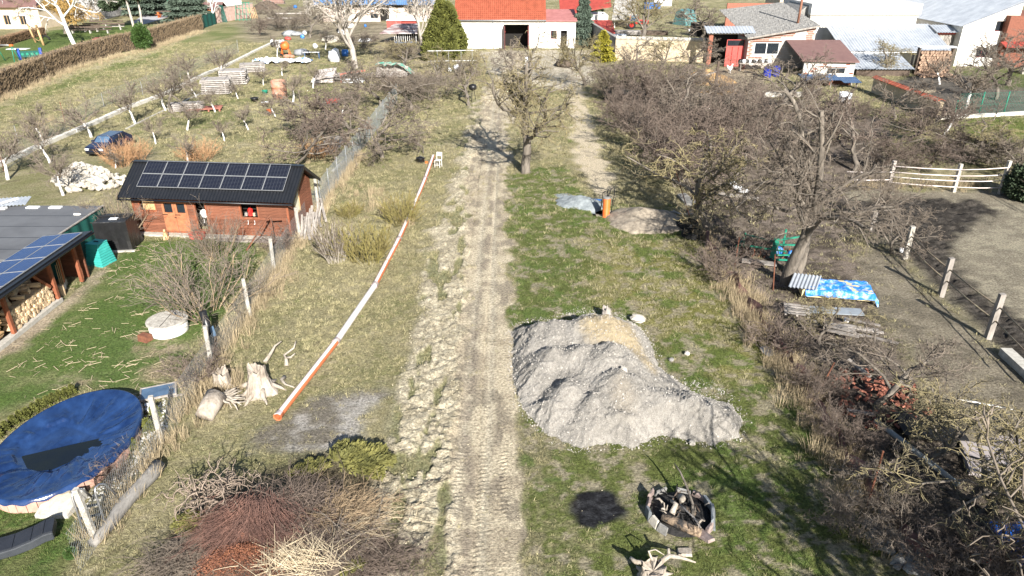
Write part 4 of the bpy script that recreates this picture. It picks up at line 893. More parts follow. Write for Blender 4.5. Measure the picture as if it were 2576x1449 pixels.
MB().box(-wd / 2, -.02, 0, 2, 0, 2.1).build('box', M['redpaint'], t); MB().box(.02, wd / 2, 0.1, 2.1, 0, 1.95).build('box', M['redroof2'], t); MB().box(-wd / 2 - .1, wd / 2 + .1, -.1, 2.2, 2.12, 2.2).build('lid', M['whitesheet'], t)
# rusty roofed shed with lattice
YS = 134.; t = thing('rusty_shed', 'low shed with peeling rusty roof and white lattice front', 'shed', (0, YS, 0)); a_, b_ = Xat(957, 85, YS), Xat(1052, 85, YS); z_ = Zat(82, YS)
MB().hexa([(a_, -1, z_ - .1), (b_, -1, z_ - .1), (b_ - .5, 4.5, z_ + 1.0), (a_ + 2, 4.5, z_ + 1.0), (a_, -1, z_), (b_, -1, z_), (b_ - .5, 4.5, z_ + 1.1), (a_ + 2, 4.5, z_ + 1.1)]).build('roof', mat('peeling roof', (.5, .47, .46), (.17, .09, .085), 1.0, .85, .6, 10, sharp=(.42, .58), stretch=(.4, 2, 1)), t)
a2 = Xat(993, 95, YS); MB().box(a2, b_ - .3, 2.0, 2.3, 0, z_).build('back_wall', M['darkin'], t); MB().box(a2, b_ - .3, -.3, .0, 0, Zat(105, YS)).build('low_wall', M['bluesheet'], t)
for i in range(11): xx = a2 + (b_ - .4 - a2) * i / 10; MB().box(xx - .04, xx + .04, -.2, -.12, Zat(105, YS), z_ - .05).build('bar', M['whitepaint'], t)
MB().box(a2, b_ - .3, -.22, -.1, z_ - .13, z_ - .02).build('rail', M['whitepaint'], t)
# far strip
t = thing('white_far_house', 'white far building at the top left behind the pine', 'building', (0, 215, 0)); a_, b_ = Xat(398, 10, 215), Xat(440, 10, 215); MB().box(a_, b_, 0, 6, 0, 9).build('wall', M['white'], t); MB().box(a_ + 2.2, a_ + 3.2, -.05, .0, 1.0, 3.5).build('door', M['greenpaint'], t)
t = thing('white_yard_wall', 'bright white wall section near the top left with wood leaning on it', 'wall', (0, 165, 0)); a_, b_ = Xat(560, 5, 205) , Xat(640, 5, 205); MB().box(a_, b_, 30, 30.3, 0, 3.5).build('wall_body', M['white'], t)
t = thing('grey_rear_wall', 'tall grey stained building between birch and pine', 'building', (0, 178, 0)); a_, b_ = Xat(176, 30, 178), Xat(262, 30, 178); MB().box(a_, b_, 0, 8, 0, 9.5).build('wall', mat('stained grey wall', (.42, .41, .40), (.25, .24, .24), .5, .9), t); MB().box(a_ - .4, b_ + .4, -.4, 8.4, 9.5, 10).build('roof', M['greyroof'], t)
# cream building
YC = 157.; t = thing('cream_building', 'cream coloured building with white framed windows at the top left', 'building', (0, YC, 0)); a_, b_ = Xat(-90, 60, YC), Xat(104, 60, YC); z_ = Zat(18, YC); ops = [(Xat(9, 50, YC), Xat(26, 50, YC), Zat(64, YC), Zat(38, YC)), (Xat(49, 50, YC), Xat(66, 50, YC), Zat(66, YC), Zat(40, YC))]
b = MB(); wall_open(b, a_, b_, 0, z_, 0, .4, ops); b.box(b_ - .3, b_, .4, 9, 0, z_); b.build('wall', M['cream'], t)
MB().box(a_ - .3, b_ + .5, -.9, 9, z_, z_ + .5).build('eave', M['brownroof'], t); MB().hexa([(a_, -.9, z_ + .5), (b_ + .5, -.9, z_ + .5), (b_ + .5, 4, z_ + 3.5), (a_, 4, z_ + 3.5), (a_, -.8, z_ + .6), (b_ + .5, -.8, z_ + .6), (b_ + .5, 4, z_ + 3.7), (a_, 4, z_ + 3.7)]).build('roof', M['brownroof'], t)
MB().box(a_, b_, -.05, -.001, 0, .9).build('plinth', M['concrete'], t)
for o_ in ops:
    b = MB(); wall_open(b, o_[0] - .5, o_[1] + .5, o_[2] - .4, o_[3] + .55, -.07, -.002, [o_]); b.build('window_surround', M['white'], t); window(t, *o_, .2, M['lightwood'], mull=1)
# earthen wall
A, B_ = G(1546, 151), G(1779, 158); t = thing('earthen_wall', 'cream coloured earthen yard wall with rounded grey coping', 'wall', A); e = (B_ - A); Lw = e.length; t.rotation_euler.z = math.atan2(e.y, e.x); hW = Zat(97, A.y)
b = MB()
nw = 24
vs = []; fs = []
for j, (yy, zz) in enumerate([(0, 0), (.02, hW * .5), (.05, hW), (.5, hW), (.5, 0)]):
    for i in range(nw + 1): vs.append((Lw * i / nw, yy + random.uniform(-.03, .03) * (j < 3), zz + (random.uniform(-.1, .1) if j in (2, 3) else 0)))
for j in range(4):
    for i in range(nw): q = j * (nw + 1) + i; fs.append((q, q + 1, q + nw + 2, q + nw + 1))
b.add(vs, fs); b.build('wall_body', M['earth'], t)
for k in range(18): a = Lw * k / 18; MB().tube([(a + .02, .25, hW + .06), (a + Lw / 18 - .03, .25, hW + .04 + random.uniform(-.03, .03))], [.33, .31], 10).build('coping_stone', M['concrete'], t)
C_ = A + Vector((-4.5, 24, 0)); t = thing('side_wall', 'leaning dark side wall running back from the earthen wall', 'wall', A + Vector((0, .6, 0))); b = MB(); b.hexa([(0, 0, 0), (.5, 0, 0), (-2.2, 18, 0), (-2.7, 18, 0), (0, 0, hW + .1), (.5, 0, hW + .1), (-2.2, 18, hW + .9), (-2.7, 18, hW + .9)]); b.build('wall_body', M['greyroof'], t)
# gate with tin roof and red door
YG = 107.5; gxx = lambda u, v=150: Xat(u, v, YG); t = thing('yard_gate', 'red steel yard gate under a narrow tin roof, one side open', 'gate', (0, YG, 0))
zr = Zat(86, YG); pr0, pr1 = gxx(1777), gxx(1787)
MB().box(pr0, pr1, -.2, .3, 0, zr).build('pillar', M['brick'], t); MB().box(gxx(1868) + .02, gxx(1873), -.2, .3, 0, zr).build('pillar', M['palec'], t)
MB().box(gxx(1773), gxx(1884), -.25, .25, zr, zr + .18).build('lintel_beam', M['palec'], t)
corr('tin_roof', M['metalroof'], t, (gxx(1768), -.8, zr + .22), (1, 0, 0), (0, 2.2, .75), gxx(1888) - gxx(1768), 2.3, .45, .05, 2)
gd0, gd1 = gxx(1822), gxx(1867); zt = Zat(99, YG); zm = Zat(116, YG); lf = MB()
lf.box(gd0, gd0 + .08, -.3, -.22, .12, zt); lf.box(gd1 - .08, gd1, -.3, -.22, .12, zt); lf.box(gd0, gd1, -.302, -.218, zt - .08, zt); lf.box(gd0, gd1, -.302, -.218, zm - .06, zm + .06); lf.box(gd0, gd1, -.302, -.218, 1.55, 1.63)
lf.box(gd0, gd1, -.302, -.218, .1, .2); lf = lf.build('gate_frame', M['redpaint'], t)
for k in range(3): a = gd0 + (gd1 - gd0) * k / 3; MB().box(a + .05, a + (gd1 - gd0) / 3 - .03, -.28, -.24, .2, 1.55).build('door_panel', M['redpaint'], lf); MB().box(a + .05, a + (gd1 - gd0) / 3 - .03, -.28, -.24, 1.63, zm - .06).build('door_panel', M['redpaint'], lf)
MB().box(gd0 + .08, gd1 - .08, -.27, -.25, zm + .06, zt - .08).build('wire_glass', M['glass'], lf)
MB().box(pr1, gd1, 3.5, 3.7, 0, zr).build('passage_back', M['darkin'], t)  # near black backing paints the shade of the open passage
# workshop with slate roof
X0, X1, Y0, Y1 = Xat(1874, 170, 106), Xat(2056, 62, 106), 106., 122.
t = thing('workshop', 'workshop of brick and cinder blocks under an old grey slate roof', 'building', (0, Y0, 0)); zl, zr_, zbl, zbr = Zat(95, Y0), Zat(64, Y0), Zat(25, Y1), Zat(6, Y1)
b = MB(); wo = (Xat(1896, 125, Y0), Xat(1960, 125, Y0), Zat(138, Y0), Zat(106, Y0)); f_ = lambda x: zl + (zr_ - zl) * (x - X0) / (X1 - X0) - .15
for xa, xb, za in ((X0, wo[0], 0), (wo[1], X1, 0)): b.hexa([(xa, 0, za), (xb, 0, za), (xb, .3, za), (xa, .3, za), (xa, 0, f_(xa)), (xb, 0, f_(xb)), (xb, .3, f_(xb)), (xa, .3, f_(xa))])
b.box(wo[0], wo[1], .001, .299, 0, wo[2]); b.hexa([(wo[0], .001, wo[3]), (wo[1], .001, wo[3]), (wo[1], .299, wo[3]), (wo[0], .299, wo[3]), (wo[0], .001, f_(wo[0])), (wo[1], .001, f_(wo[1])), (wo[1], .299, f_(wo[1])), (wo[0], .299, f_(wo[0]))])
b.box(X0, X0 + .3, .3, 15.5, 0, zl - .2); b.build('wall', mat('mortar', (.45, .40, .35), (.36, .31, .27), 2, .95), t)
window(t, wo[0], wo[1], wo[2], wo[3], .06, M['whitepaint'], mull=1, fw=.13); MB().box(wo[0] - .2, wo[1] + .2, -.06, -.01, wo[3] + .01, wo[3] + .16).build('lintel', M['rust'], t)
meB = MB().box(0, .36, -.02, .0, 0, .17).mesh('block'); meB.materials.append(M['block']); meR = MB().box(0, .22, -.02, .0, 0, .10).mesh('brick'); meR.materials.append(M['brick'])
meB2 = meB; bk = 0
z = .05; row = 0
while z < zr_ and bk < 290:
    right = False; x = X0 + .03 + (row % 2) * .2
    while x < X1 - .4 and bk < 290:
        ok = z + .26 < f_(x) and z > 1.2 and not (wo[0] - .62 < x < wo[1] + .02 and wo[2] - .25 < z < wo[3] + .2)
        brk = (x > X1 - 1.6) or (x < X0 + 2.0) or (z > f_(x) - .7 and x < X0 + 6)
        if ok:
            o = bpy.data.objects.new('brick' if brk else 'block', meR if brk else meB); COL.objects.link(o); o.parent = t; o.location = (x, 0, z); o.scale = (2.0 if brk else 1.5, 1, 1.6 if brk else 1.3); bk += 1
        x += .48 if brk else .58
    z += .27; row += 1
bl = [X0 - .3, -.5, zl - .12]
nu, nv = 44, 36; vs = []; fs = []
for j in range(nv + 1):
    for i in range(nu + 1):
        s, q = i / nu, j / nv; p = (Vector((X0 - .4, -.6, zl)).lerp(Vector((X1 + .3, -.6, zr_)), s)).lerp(Vector((X0 - .4, Y1 - Y0, zbl)).lerp(Vector((X1 + .3, Y1 - Y0 - 4 * 0, zbr)), s), q)
        p.z += ((i + j) % 2) * .02 + random.uniform(-.05, .05); vs.append(p)
for j in range(nv):
    for i in range(nu): q = j * (nu + 1) + i; fs.append((q, q + 1, q + nu + 2, q + nu + 1))
b = MB(); b.add(vs, fs); rf = b.build('roof', M['greyroof'], t)
# slates laid in courses, uneven
sl = MB(); rr = random.Random(4)
for j in range(26):
    for i in range(34):
        s, q = (i + .5 * (j % 2)) / 34, j / 26
        def pt(s, q): return (Vector((X0 - .4, -.6, zl)).lerp(Vector((X1 + .3, -.6, zr_)), s)).lerp(Vector((X0 - .4, Y1 - Y0, zbl)).lerp(Vector((X1 + .3, Y1 - Y0, zbr)), s), q)
        h = rr.uniform(.05, .11); a, c, d, e_ = pt(s, q), pt(min(1, s + .027), q), pt(min(1, s + .027), q + .036), pt(s, q + .036); u_ = Vector((0, 0, 1)); sl.add([a + u_ * h, c + u_ * (h + rr.uniform(-.02, .02)), d + u_ * .055, e_ + u_ * .055, a, c], [(0, 1, 2, 3), (4, 5, 1, 0)])
tag(sl.build('slates', M['greyroof'], t), kind='stuff')
b = MB(); b.beam((X0 - .4, -.62, zl - .05), (X1 + .3, -.62, zr_ - .05), .08, .2); b.build('fascia', M['greywood'], t)
px = W(2008, 52, 108.5); t2 = thing('flue_pipe', 'tall rusty brown flue pipe on the grey slate roof', 'pipe', px); MB().tube([(0, 0, -.4), (.12, 0, 5.8)], .17, 10).build('pipe', mat('brown flue', (.34, .17, .11), (.2, .09, .06), 3, .7), t2, True)
# brown felt roofed shed
t = thing('brown_roof_shed', 'brick shed with brown felt roof in front of the workshop', 'shed', (0, 99, 0)); a_, b_ = Xat(2022, 170, 99), Xat(2150, 170, 99); ze, zb = Zat(156, 99), Zat(103, 105.9)
MB().hexa([(a_ - .5, -.5, ze + .15), (b_ + .3, -.5, ze - .05), (b_ + .3, 6.8, zb), (a_ - .5, 6.8, zb), (a_ - .5, -.5, ze + .3), (b_ + .3, -.5, ze + .12), (b_ + .3, 6.8, zb + .16), (a_ - .5, 6.8, zb + .16)]).build('roof', M['brownroof'], t)
b = MB(); op = (Xat(2080, 175, 99), Xat(2128, 175, 99), Zat(187, 99), Zat(170, 99)); wall_open(b, a_, b_, 0, ze - .04, 0, .3, [op]); b.box(b_ - .3, b_, .3, 6.5, 0, ze - .1); b.build('wall', M['whitepaint'], t); window(t, *op, .1, M['whitepaint'], mull=1); MB().box(op[0] - .2, op[1] + .2, -.04, -.01, op[3] + .01, op[3] + .12).build('lintel', M['rust'], t)
k = 0
for r_ in range(9):
    for c in range(11):
        x = a_ + .05 + c * .62 + (r_ % 2) * .3; z = .3 + r_ * .3
        if x + .55 < b_ and z + .28 < ze - .1 and not (op[0] - .6 < x < op[1] + .05 and op[2] - .3 < z < op[3] + .15):
            o = bpy.data.objects.new('block', meB if (r_ * 7 + c * 3) % 5 else meR); COL.objects.link(o); o.parent = t; o.location = (x, 0, z); o.scale = (1.5, 1, 1.5) if o.data is meB else (2.4, 1, 2.4)
# small blue roof shelter
YQ = 91.; t = thing('blue_roof_shelter', 'small shelter with dark blue corrugated roof before the brown roofed shed', 'shelter', (0, YQ, 0)); a_, b_ = Xat(2024, 200, YQ), Xat(2160, 200, YQ); z_ = Zat(200, YQ)
corr('roof', M['bluesheet'], t, (a_ - .2, -.5, z_), (1, 0, 0), (0, 2.2, .35), (b_ - a_) * .68, 2.3, .3, .04); corr('roof', M['bluesheet'], t, (a_ + (b_ - a_) * .68, -.9, z_ - .25), (1, 0, 0), (0, 2.2, .35), (b_ - a_) * .34, 2.3, .3, .04)
for xx in (a_ + .1, (a_ + b_) / 2, b_ - .1):
    for yy in (0, 1.5): MB().box(xx - .06, xx + .06, yy - .06, yy + .06, 0, z_ + .1 + yy * .1 - (.3 if xx == b_ - .1 else 0)).build('post', M['greywood'], t)
MB().box(a_ + .1, b_ - .1, 1.7, 1.75, 0, z_ - .3).build('back_wall', M['brick'], t)
# white block house and metal roofs
YW = 113.; t = thing('white_block_house', 'big plain white block house with flat top and small vents', 'house', (0, YW, 0)); a_, b_ = Xat(2036, 60, YW), Xat(2303, 60, YW); z_ = Zat(9, YW)
MB().box(a_, b_, 0, 12, 0, z_ - 1.9).build('wall', M['white'], t); MB().box(a_ - .15, b_ + .3, -.3, 12, z_ - 1.55, z_).build('parapet', M['white'], t); MB().box(a_ - .1, b_ + .2, -.12, 11.9, z_ - 1.9, z_ - 1.55).build('band', M['concrete'], t)
for u in (2088, 2130, 2169, 2208, 2242, 2271): x = Xat(u, 27, YW); MB().box(x - .05, x + .05, -.03, .0, z_ - 3.1, z_ - 2.55).build('vent', M['concrete'], t)
MB().hexa([(a_ - 3.4, 1, z_ - 4.5), (a_ - .16, 1, z_ - 4.5), (a_ - .16, 9, z_ - 4.5), (a_ - 3.4, 9, z_ - 4.5), (a_ - 3.4, 1, z_ - 2.6), (a_ - .16, 1, z_ - .3), (a_ - .16, 9, z_ - .3), (a_ - 3.4, 9, z_ - 2.6)]).build('shade_grey_side', M['greyroof'], t)  # shadow side of the white house, its shade put in as slate grey
t = thing('rear_house', 'house with dark windows and white frames behind the white block house', 'house', (0, 138, 0)); a_, b_ = Xat(1962, 5, 138), Xat(2330, 5, 138)
MB().box(a_, b_, 0, 8, 0, 13).build('wall', M['cream'], t)
for i in range(8): x = a_ + 1 + i * (b_ - a_ - 2) / 8; window(t, x, x + 2.4, Zat(14, 138), Zat(-14, 138), -.06, M['whitepaint'], M['paleglass'] if i > 3 else None, mull=0, fw=.18)
t = thing('metal_roof_shed', 'shed under a big light grey trapezoid sheet roof', 'shed', (0, 104, 0)); a_, b_ = Xat(2121, 130, 104), Xat(2397, 130, 104); z_, zb = Zat(129, 104), Zat(60, 112)
corr('roof', M['metalroof'], t, (a_, 0, z_), (1, 0, 0), (0, 8, zb - z_), b_ - a_, math.hypot(8, zb - z_), .42, .05)
MB().box(a_, b_, .05, .2, z_ - .25, z_ - .08).build('fascia', M['whitepaint'], t); MB().box(a_ + .2, b_ - .2, 5.5, 5.8, 0, z_ + .4).build('wall', M['white'], t)
for i in range(4): x = a_ + .3 + (b_ - a_ - .6) * i / 3; MB().box(x - .1, x + .1, .22, .4, 0, z_ - .26).build('post', M['greywood'], t)
corr('lower_roof', M['metalroof'], t, (a_ - 0.1, -5.0, Zat(174, 99)), (1, 0, 0), (0, 5, z_ - .3 - Zat(174, 99)), Xat(2264, 135, 104) - a_, 5.4, .42, .05)
MB().box(a_ + .3, Xat(2264, 135, 104) - .5, -4.6, -4.4, 0, Zat(176, 99)).build('lower_wall', M['darkwood'], t)
# wooden barn doors and the link roof
t = thing('plank_doors', 'tall weathered plank doors under a narrow tin roof', 'gate', (0, 109.5, 0)); a_, b_ = Xat(2346, 140, 109.5), Xat(2404, 140, 109.5); z_ = Zat(82, 109.5); n_ = 13
for i in range(n_): x = a_ + (b_ - a_) * i / n_; MB().box(x + .01, x + (b_ - a_) / n_ - .01, 0, .06 + random.uniform(0, .02), 0, z_).build('plank', M['greywood'], t)
MB().beam((a_, -.05, .5), ((a_ + b_) / 2, -.05, z_ - .5), .05, .15).build('brace', M['greywood'], t); MB().beam((b_, -.05, .5), ((a_ + b_) / 2, -.05, z_ - .5), .05, .15).build('brace', M['greywood'], t); MB().box(a_, b_, -.08, -.0, z_ - .25, z_ - .02).build('red_rail', M['redpaint'], t)
corr('tin_roof', M['metalroof'], t, (a_ - .6, -.8, z_ + .1), (1, 0, 0), (0, 2.6, .8), b_ - a_ + 1.2, 2.7, .42, .05)
# white gabled building
Yg = 108.; t = thing('white_gable_building', 'white building with slanting blue grey sheet roof and two dark windows', 'building', (0, Yg, 0)); a_, b_ = Xat(2404, 142, Yg), Xat(2512, 162, Yg); za, zb = Zat(64, Yg), Zat(14, Yg) 
b = MB(); ws = [(Xat(2456, 132, Yg), Xat(2486, 132, Yg), Zat(144, Yg), Zat(120, Yg)), (Xat(2505, 66, Yg), Xat(2531, 66, Yg), Zat(79, Yg), Zat(53, Yg))]; b_ = ws[1][1] + 1.6; f2 = lambda x: za + (zb + .6 - za) * (x - a_) / (b_ - a_)
xsx = [a_, ws[0][0], ws[0][1], ws[1][0], ws[1][1], b_]
def hx6(xa, xb, z0a, z1f): b.hexa([(xa, 0, z0a), (xb, 0, z0a), (xb, .35, z0a), (xa, .35, z0a), (xa, 0, z1f(xa)), (xb, 0, z1f(xb)), (xb, .35, z1f(xb)), (xa, .35, z1f(xa))])
hx6(a_, min(ws[0][0], ws[0][1]), 0, f2); hx6(ws[0][1], ws[1][0], 0, f2) if ws[0][1] < ws[1][0] else None; hx6(ws[1][1], b_, 0, f2)
b.box(ws[0][0], ws[0][1], .001, .349, 0, ws[0][2]); hx6(ws[0][0], ws[0][1], ws[0][3], f2); b.box(ws[1][0], ws[1][1], .001, .349, 0, ws[1][2]); hx6(ws[1][0], ws[1][1], ws[1][3], f2)
b.box(a_, a_ + .3, .35, 26, 0, za - .1); b.box(b_ - .3, b_, .35, 26, 0, zb); b.build('wall', M['white'], t)
window(t, *ws[0], .25, M['maroon'], mull=1); window(t, *ws[1], .25, M['maroon'], mull=0)
corr('roof', M['metalroof'], t, (a_ - .5, 27, za - .1), (0, -1, 0), (b_ + .3 - a_ + .5, 0, zb + .6 - za + .2), 27.5, math.hypot(b_ + .8 - a_, zb - za + .8), .42, .05)
t = thing('brick_outbuilding', 'red brick outbuilding at the right picture edge', 'building', (0, 104, 0)); a_ = Xat(2545, 160, 104); MB().box(a_, a_ + 12, 3, 12, 0, 7).build('wall', M['brick'], t); MB().hexa([(a_ - .5, 1.5, 2.9), (a_ + 9, 1.5, 2.9), (a_ + 9, 3, 3.4), (a_ - .5, 3, 3.4), (a_ - .5, 1.5, 3.0), (a_ + 9, 1.5, 3.0), (a_ + 9, 3, 3.55), (a_ - .5, 3, 3.55)]).build('roof', M['redroof2'], t)
MB().box(a_ - .2, a_ + 9, -3, -2.6, 0, 1.2).build('low_wall', M['concrete'], t)
t = thing('brick_ruin', 'orange brick wall behind the grey slate roof', 'wall', (0, 135, 0)); MB().box(Xat(1830, 12, 135), Xat(1950, 12, 135), 0, .4, 0, Zat(8, 135)).build('wall_body', M['brick'], t)
# walls of the yard left of barn: tile clad wall + green frames
A = G(546, 58); B_ = G(640, 42); t = thing('stone_clad_wall', 'low pinkish rubble faced wall right of the green screen', 'wall', A); e = B_ - A; t.rotation_euler.z = math.atan2(e.y, e.x); MB().box(0, e.length, 0, .3, 0, 3.0).build('wall_body', mat('pink rubble facing', (.55, .40, .34), (.36, .24, .20), 1.6, .95, .8, 6), t); MB().box(-.1, e.length + .1, -.08, .38, 3.0, 3.15).build('coping', M['concrete'], t)
A = G(505, 74); B_ = G(546, 60); t = thing('green_screen', 'dark green fabric screen at the end of the long hedge', 'screen', A); e = B_ - A; t.rotation_euler.z = math.atan2(e.y, e.x); nn_ = 20; b = MB(); vs = [(e.length * i / nn_, .08 * math.sin(i * 1.3), z) for z in (0.05, 2.5) for i in range(nn_ + 1)] + [(e.length * i / nn_, .08 * math.sin(i * 1.3) + .02, z) for z in (0.05, 2.5) for i in range(nn_ + 1)]
q = nn_ + 1; b.add(vs, [(i, i + 1, q + i + 1, q + i) for i in range(nn_)] + [(2 * q + i, 3 * q + i, 3 * q + i + 1, 2 * q + i + 1) for i in range(nn_)] + [(q + i, q + i + 1, 3 * q + i + 1, 3 * q + i) for i in range(nn_)]); b.build('fabric', M['greennet'], t)
for i in range(3): MB().box(e.length * i / 2 - .05, e.length * i / 2 + .05, .12, .2, 0, 2.7).build('post', M['palec'], t)
for j, (u, v, wdt, lab) in enumerate([(612, 52, 3.4, 'green steel lattice frame leaning on the rubble faced wall'), (568, 56, 1.8, 'folded green net hanging at the rubble faced wall')]):
    p = G(u, v); t = thing('green_lattice', lab, 'lattice', p); b = MB()
    if j == 0:
        for i in range(5): x = -wdt / 2 + wdt * i / 4; MB().beam((x, 0, 0), (x * .9, 1., 3.9), .09).build('bar', M['greenpaint'], t)
        for i in range(4): z = .2 + i * 1.2; MB().beam((-wdt / 2, z * .26, z), (wdt / 2, z * .26, z), .09).build('bar', M['greenpaint'], t)
    else:
        for i in range(4): b.beam((-.6 + i * .3, 0, 0), (-1.2 + i * .25, .6, 3.6), .22, .05)
        b.build('fabric', M['greennet'], t)
t = thing('leaning_pallet', 'pale wooden pallet leaning beside the green lattice frame', 'pallet', G(640, 46))
for i in range(5): MB().beam((-.8 + i * .4, 0, 0), (-1.4 + i * .4, .5, 2.4), .14, .04).build('slat', M['lightwood'], t)
t = thing('orange_shed', 'small bright orange wooden shed behind the hedge end', 'shed', G(538, 50)); MB().box(-2, 2, 0, 3, 0, 2.4).build('wall', mat('orange wood', (.5, .17, .04), (.36, .12, .03), 3, .7), t); MB().prismx([(-.5, 2.4), (1.5, 3.6), (3.5, 2.4), (3.5, 2.55), (1.5, 3.8), (-.5, 2.55)], -2.3, 2.3).build('roof', M['brownroof'], t)
# ------------------------------------------------------------------ TIMBER SHED WITH SOLAR ROOF
A, B_ = G(352, 586), G(735, 600); e = B_ - A; LS = e.length; DS = 3.9
t = thing('timber_shed', 'long red brown timber shed with black roof carrying solar panels', 'shed', A, math.atan2(e.y, e.x))
fx = lambda u: (u - 352) / 383 * LS
zf = lambda v: max(0, (590 - v) / 90 * 2.45)
HE, HR = 2.72, 3.95
ops = [(fx(370), fx(408), 1.55, 2.3), (fx(424), fx(487), .25, 2.2), (fx(507), fx(532), .4, 2.2), (fx(620), fx(660), 1.3, 2.28)]
CR = .19; nC = int((HE - .2) / CR)
pm = {}
def plank(x0, x1, z, y, parent, nm='plank', rot=None):
    o = MB().box(0, x1 - x0, -.03, .0, 0, CR - .018).build(nm, M['redwood'], parent); o.location = (x0, y - random.uniform(0, .006), z); return o
b = MB(); wall_open(b, 0, LS, 0, HE, 0, .08, ops); b.box(0, .08, .08, DS, 0, HE); b.box(LS - .08, LS, .08, DS, 0, HE); b.box(.08, LS - .08, DS - .08, DS, 0, HE)
b.add([(LS - .04, 0, HE), (LS - .04, DS, HE), (LS - .04, DS / 2, HR)], [(0, 1, 2)]); b.add([(.04, 0, HE), (.04, DS, HE), (.04, DS / 2, HR)], [(0, 2, 1)]); b.build('wall', M['redbeam'], t)
for c in range(nC):
    z = .2 + c * CR; xx = .0
    segs = []; x = 0
    for a, d, za, zb in ops:
        if z + CR > za and z < zb: segs.append((x, a)); x = d
    segs.append((x, LS))
    for a, d in segs:
        if d - a > .05:
            if d - a > 4: m_ = a + (d - a) * random.uniform(.4, .6); plank(a, m_, z, 0, t); plank(m_ + .008, d, z, 0, t)
            else: plank(a, d, z, 0, t)
wg = (.95, 1.75, 1.25, 2.45)
for c in range(int((HR - .2) / CR) + 1):
    z = .2 + c * CR; zc = z + CR
    y0, y1 = 0, DS
    if zc > HE: k = (zc - HE) / (HR - HE) * DS / 2; y0, y1 = k, DS - k
    if y1 - y0 < .1: continue
    segs = [(y0, y1)]
    if z + CR > wg[2] and z < wg[3]: segs = [(y0, wg[0]), (wg[1], y1)]
    for a, d in segs:
        if d - a > .05: o = MB().box(0, .03, a, d, 0, CR - .018).build('plank', M['redwood'], t); o.location = (LS + .001, 0, z)
for x in (-.03, LS - .09): MB().box(x, x + .12, -.07, -.032, .15, HE).build('corner_board', M['redbeam'], t)
# openings
w1 = MB(); wall_open(w1, ops[0][0] - .08, ops[0][1] + .08, 1.47, 2.38, -.07, -.034, [ops[0]]); w1.build('window_frame', M['redbeam'], t); MB().box(ops[0][0] + .16, ops[0][1] - .02, .02, .05, 1.57, 2.28).build('shutter', M['lightwood'], t)
d0, d1 = ops[1][0], ops[1][1]; dm = (d0 + d1) / 2
MB().box(d0 - .1, d1 + .1, -.065, -.033, 2.2, 2.32).build('door_head', M['redbeam'], t)
for a, d in ((d0, dm - .01), (dm + .01, d1)):
    b = MB(); wall_open(b, a, d, .25, 2.18, -.05, -.005, [(a + .14, d - .14, 1.45, 2.05)]); o = b.build('door', mat('door wood', (.40, .165, .08), (.27, .10, .05), 4, .65, .3, 14), t)
    MB().box(a + .14, d - .14, .03, .045, 1.45, 2.05).build('pane', M['glass'], o); MB().box(a - .03, a + .3, -.07, -.052, 1.3, 1.34).build('hinge', M['black'], o)
MB().box(dm - .1, dm + .02, -.09, -.055, 1.12, 1.16).build('door_handle', M['black'], t)
b = MB(); wall_open(b, ops[2][0] - .1, ops[2][1] + .1, .4, 2.3, -.066, -.034, [(ops[2][0], ops[2][1], .4, 2.2)]); b.build('door_frame', M['redbeam'], t)
b = MB(); wall_open(b, ops[3][0] - .1, ops[3][1] + .1, 1.2, 2.38, -.066, -.034, [ops[3]]); b.build('window_frame', M['redbeam'], t)
MB().box(.1, LS - .1, 1.2, 1.3, .2, HE - .1).build('shade_backing', M['darkin'], t)  # near black backing gives the shed openings their painted shade
b = MB(); wx_ = LS + .05
for (y0, y1, z0, z1) in ((wg[0] - .06, wg[1] + .06, wg[2] - .06, wg[2]), (wg[0] - .06, wg[1] + .06, wg[3], wg[3] + .06), (wg[0] - .06, wg[0], wg[2], wg[3]), (wg[1], wg[1] + .06, wg[2], wg[3])): b.box(LS + .031, LS + .06, y0, y1, z0, z1)
fo = b.build('window', M['lightwood'], t); MB().box(LS + .005, LS + .02, wg[0], wg[1], wg[2], wg[3]).build('pane', mat('bright pane', (.75, .72, .62), (.55, .5, .3), 2, .3), fo)
# roof
sl_ = math.hypot(DS / 2 + .5, (HR - HE) * (DS / 2 + .5) / (DS / 2)); kz = (HR - HE) / (DS / 2); OV = .55
corr('front_roof', M['black'], t, (-.55, -.5, HE - .5 * kz + .08), (1, 0, 0), (0, 1, kz), LS + 1.1, sl_, .2, .022)
b = MB(); b.hexa([(-.55, DS / 2, HR + .05), (LS + .55, DS / 2, HR + .05), (LS + .55, DS + .5, HE - .5 * kz + .05), (-.55, DS + .5, HE - .5 * kz + .05), (-.55, DS / 2, HR + .11), (LS + .55, DS / 2, HR + .11), (LS + .55, DS + .5, HE - .5 * kz + .11), (-.55, DS + .5, HE - .5 * kz + .11)]); b.build('rear_roof', M['black'], t)
b = MB(); b.beam((-.57, DS / 2, HR + .12), (LS + .57, DS / 2, HR + .12), .3, .06); b.build('ridge_cap', M['black'], t)
for x in (-.56, LS + .56):
    MB().beam((x, -.52, HE - .52 * kz), (x, DS / 2, HR), .03, .2).build('barge_board', M['black'], t); MB().beam((x, DS + .5, HE - .52 * kz), (x, DS / 2, HR), .03, .2).build('barge_board', M['black'], t)
MB().tube([(-.55, -.58, HE - .52 * kz), (LS + .55, -.58, HE - .54 * kz)], .06, 8).build('gutter', M['black'], t, True)
MB().box(-.2, LS + .15, -.5, -.04, 0, .12).build('plinth', M['palec'], t); MB().box(fx(560), LS, -.9, -.5, 0, .1).build('step', M['greywood'], t)
